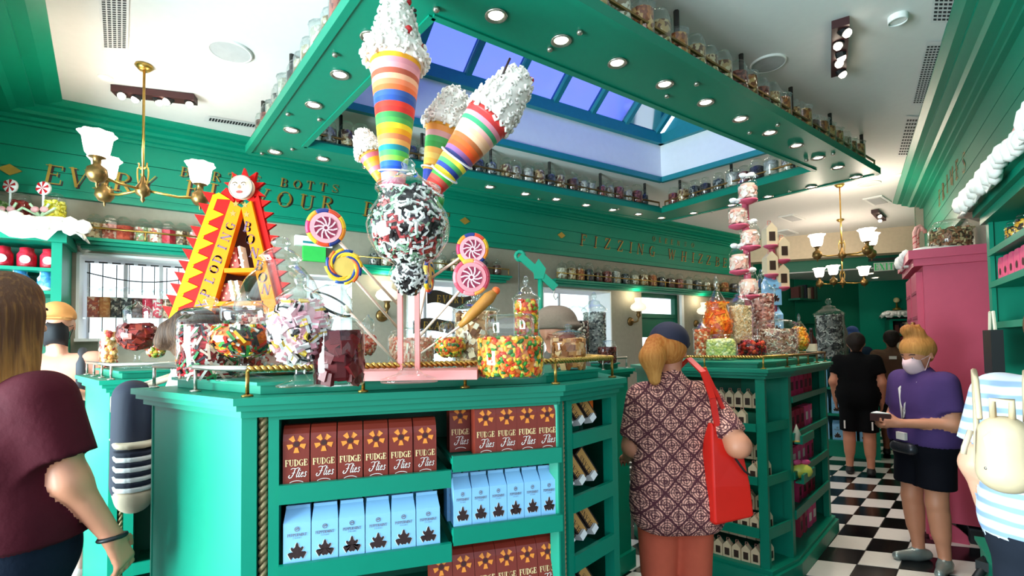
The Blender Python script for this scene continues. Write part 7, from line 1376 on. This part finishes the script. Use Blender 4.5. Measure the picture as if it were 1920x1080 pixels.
def strap_mesh(pts, w_, th): 
    k = MB()
    for a, b in zip(pts, pts[1:]): k.bar(a, b, th, w_, 0, (1, 0, .2))
    return k
strap_mesh([(-.05, -.03, 1.15), (-.065, -.02, 1.28), (-.075, .03, 1.40), (-.08, .14, 1.465), (-.07, .26, 1.40), (-.05, .3, 1.25)], .03, .008).build('strap', redl, t); strap_mesh([(.05, -.02, 1.10), (-.02, .0, 1.28), (-.05, .06, 1.42)], .02, .008).build('strap', redl, t); MB().tube([(.02, -.06, 1.0), (.06, -.07, .94), (.09, -.07, .92)], .005, 6).build('dark_cord', 'black', t)
# ---- F: woman in purple T-shirt
topknot = lambda T, s: [C(T(0, -.025, .045), T(0, .0, .05), .096, .093, .03), C(T(0, -.06, .0), T(0, -.06, -.04), .06, .04, .04), C(T(-.02, -.03, .15), T(.03, -.01, .175), .045, .04, .03), C(T(.0, -.06, .13), T(0, .0, .19), .03, .03, .03), C(T(.05, -.02, .14), T(.02, -.06, .2), .018, .012, .015), C(T(-.05, -.03, .13), T(-.02, .0, .215), .018, .01, .015), C(T(.02, .02, .16), T(-.03, -.05, .2), .016, .012, .015)]
stF = [(V3(-.085, 0, .82), V3(-.095, .02, .44), V3(-.105, -.01, .085)), (V3(.085, 0, .82), V3(.085, .03, .44), V3(.08, .0, .085))]
armF = [(V3(-.22, .0, .99), V3(-.08, .24, .98)), (V3(.23, .0, .99), V3(.06, .25, .98))]
Ff, T, s = figure(1.54, 'skinm', mat('purple_tee', '4a3566', .85, bump=.2, scale=14), mat('black_shorts', '0c0c14', .85), mat('silver_shoe', '8a938f', .3, .5), hairmat('hair_ginger_bun', '8f5526', 'c78d4a', 1.4, 1.7), arms=armF, hair=topknot, tilt=.35, look=.12, mask=mat('pale_pink_mask', 'e3bfc4', .8), voxel=.0115, stance=stF, shoe_yaw=(.6, -.1), hips=1.12, waist=1.08, sleeve=.72, skirt=.60, hem=.92)
Ff.matrix_basis = place((2.84, 3.42), math.radians(94)); tag(Ff, 'person in a purple T-shirt, black shorts and pink mask looking down at a tray', 'person')
# T-shirt print and lanyard
k = MB()
for i, (x, z, r) in enumerate(((.03, 1.10, .02), (.06, 1.13, .016), (.09, 1.11, .014), (.075, 1.07, .012), (-.05, 1.1, .022), (.0, 1.065, .014))): k.ball((x, .118 + .0, z), (r, .012, r * .8), 8, i % 2)
k.build('shirt_print', ['letterw', mat('print_rose', 'c96a7a', .6)], Ff, True); MB().tube([(-.05, -.02, 1.32), (-.06, .09, 1.25), (-.01, .135, 1.1), (.0, .15, 1.0), (.05, .12, 1.2), (.05, .0, 1.32)], .009, 6).build('lanyard', mat('lanyard', 'c9c4c0', .7), Ff, True)
sdf_obj('waist_pouch', [[C((-.06, .15, .80), (.06, .15, .80), .04, .04, .03)]], [mat('sequin_pouch', '3c3c42', .35, .5, var=.6, scale=120)], .009, Ff); MB().box((.0, .165, .88), (.07, .02, .05)).build('badge', 'letterw', Ff)
t = thing('triangular_box', 'small triangular box with white top held by the purple-shirted person', 'box'); t.matrix_basis = place((2.84, 3.42), math.radians(94)) @ Matrix.Translation((.0, .33, 1.01)); MB().prism([(-.06, -.04), (.06, -.04), (0, .06)], -.02, .03).build('box_body', 'fudged', t); MB().prism([(-.055, -.035), (.055, -.035), (0, .052)], .031, .036).build('white_top', 'white', t)
# ---- G, H, I: people in the aisle
cropd = lambda T, s: [C(T(0, -.02, .045), T(0, .005, .05), .094, .092, .03), C(T(0, -.05, .0), T(0, -.055, -.05), .065, .045, .04)]
blk = mat('black_tee', '0b0b0d', .9); hdark = hairmat('hair_black', '120c0a', '2a1c14', 1.3, 1.7)
G, T, s = figure(1.60, 'skinm', blk, blk, mat('black_trainer', '141414', .6), hdark, hair=cropd, voxel=.015, skirt=.52, hem=.88); p = atd(1609, 760, 5.7); G.matrix_basis = place((p.x, p.y), math.radians(-38)); tag(G, 'person in a black T-shirt and black shorts walking away down the aisle', 'person')
for sd in (-1, 1): MB().box((sd * .13, -.09, .57), (.015, .03, .09)).build('short_stripe', 'letterw', G)
Hh, T, s = figure(1.64, 'skind', mat('brown_vest', '5a4234', .9), mat('grey_shorts', '232322', .9), 'black', hdark, hair=cropd, voxel=.015, skirt=.55, sleeve=.2); p = atd(1676, 740, 6.6); Hh.matrix_basis = place((p.x, p.y), math.radians(-35)); tag(Hh, 'person in a brown vest and dark shorts farther down the aisle', 'person'); MB().box((0, -.115, 1.3), (.08, .012, .04)).build('back_patch', 'letterw', Hh)
Ii, T, s = figure(1.68, 'skinm', mat('dark_blue_top', '16283a', .9), 'black', 'black', short=False, voxel=.016); sdf_obj('bucket_hat', [[C(T(0, 0, .06), T(0, 0, .1), .1, .085, .02), C(T(0, 0, .045), T(0, 0, .05), .13, .11, .02, (tuple(T(0, 0, .04)), (0, 0, -1)), (tuple(T(0, 0, .075)), (0, 0, 1)))]], [mat('blue_hat', '1d3f7a', .8)], .012, Ii); p = atd(1601, 700, 7.3); Ii.matrix_basis = place((p.x, p.y), math.radians(-30)); tag(Ii, 'person in a blue bucket hat mostly hidden in the far aisle', 'person')
# ---- J: person at right edge with cream backpack
strp = bpy.data.materials.new('pale_blue_stripes'); strp.use_nodes = True; _t = strp.node_tree; _w = _t.nodes.new('ShaderNodeTexWave'); _w.bands_direction = 'Z'; _w.inputs['Scale'].default_value = 7; _w.inputs['Distortion'].default_value = 1.2; _g = _t.nodes.new('ShaderNodeTexCoord'); _r = _t.nodes.new('ShaderNodeValToRGB'); _r.color_ramp.elements[0].color = (*lin('8fa6c9'), 1); _r.color_ramp.elements[1].color = (*lin('d5dbe6'), 1); _r.color_ramp.elements[0].position = .2; _r.color_ramp.elements[1].position = .5
_t.links.new(_g.outputs['Object'], _w.inputs['Vector']); _t.links.new(_w.outputs[0], _r.inputs[0]); _t.links.new(_r.outputs[0], _t.nodes['Principled BSDF'].inputs['Base Color']); _t.nodes['Principled BSDF'].inputs['Roughness'].default_value = .85
Jj, T, s = figure(1.66, 'skinl', strp, mat('dark_shorts', '20242e', .9), 'white', hairmat('hair_mid', '3a2418', '7a5436', 1.3, 1.7), hair=cropd, voxel=.012, sleeve=.7, hips=1.15, waist=1.1, hem=.86, skirt=.58)
Jj.matrix_basis = place((1.80, 1.60), math.radians(-62)); tag(Jj, 'person in a pale blue striped shirt cut off by the right edge', 'person')
crm = mat('cream_leather', 'd3bb98', .45)
def crp(t):
    MB().prism([(-.035, -.045), (.035, -.045), (.045, .02), (.02, .05), (-.02, .05), (-.045, .02)], 0, .006, 0, Matrix.Translation((-.01, -.046, .13)) @ Matrix.Scale(.75, 4) @ Matrix.Rotation(math.pi / 2, 4, 'X')).build('stitched_tag', 'tan', t)
    MB().tube([(-.02, -.01, .20), (-.02, -.03, .255), (.02, -.03, .255), (.02, -.01, .20)], .009, 6).build('grab_handle', crm, t, True); MB().tube([(-.07, -.03, .16), (-.085, -.045, .11), (-.088, -.045, .09)], .008, 6).build('zip_pull', 'tan', t, True)
    for x in (-.04, .04): MB().ball((x, -.044, .055), .005, 8).build('stud', 'nickel', t, True)
    for sd in (-1, 1): MB().tube([(sd * .05, .03, .19), (sd * .055, .12, .30), (sd * .06, .2, .33), (sd * .06, .24, .2), (sd * .06, .05, .05)], .008, 6).build('shoulder_strap', crm, t, True)
q = atd(1886, 912, 1.46); backpack('cream leather mini backpack worn by the person at the right edge', place((q.x, q.y), math.radians(-44), q.z), .12, .19, .08, crm, crp)
# ---- stroller corner at the bottom right
q = at(1880, 1075, 0.25); t = thing('stroller', 'dark stroller with coral seat just entering the bottom right corner', 'stroller', (q.x - .02, q.y - .02, 0), .5)
MB().tube([(-.28, .1, .12), (-.05, .05, .30), (.2, 0, .55)], .022, 8).build('frame_tube', 'black', t, True); MB().tube([(-.25, -.15, .1), (.0, -.12, .30), (.22, -.1, .5)], .022, 8).build('frame_tube', 'black', t, True); MB().box((.05, -.03, .30), (.3, .22, .05)).build('seat_base', 'black', t)
sdf_obj('seat_cushion', [[C((.0, -.05, .36), (.16, -.05, .38), .07, .07, .05)]], [mat('coral_fabric', 'd9786a', .85)], .014, t)
for x, y in ((-.28, .1), (-.25, -.15), (.2, -.1)): wl_ = MB().lathe([(.03, -.018), (.095, -.02), (.1, 0), (.095, .02), (.03, .018)], 20, X=Matrix.Translation((x, y, .1)) @ Matrix.Rotation(math.pi / 2, 4, 'X')).build('wheel', 'black', t, True); MB().lathe([(.03, -.02), (.03, .02)], 12, X=Matrix.Translation((x, y, .1)) @ Matrix.Rotation(math.pi / 2, 4, 'X')).build('hub_cap', 'nickel', wl_, True)
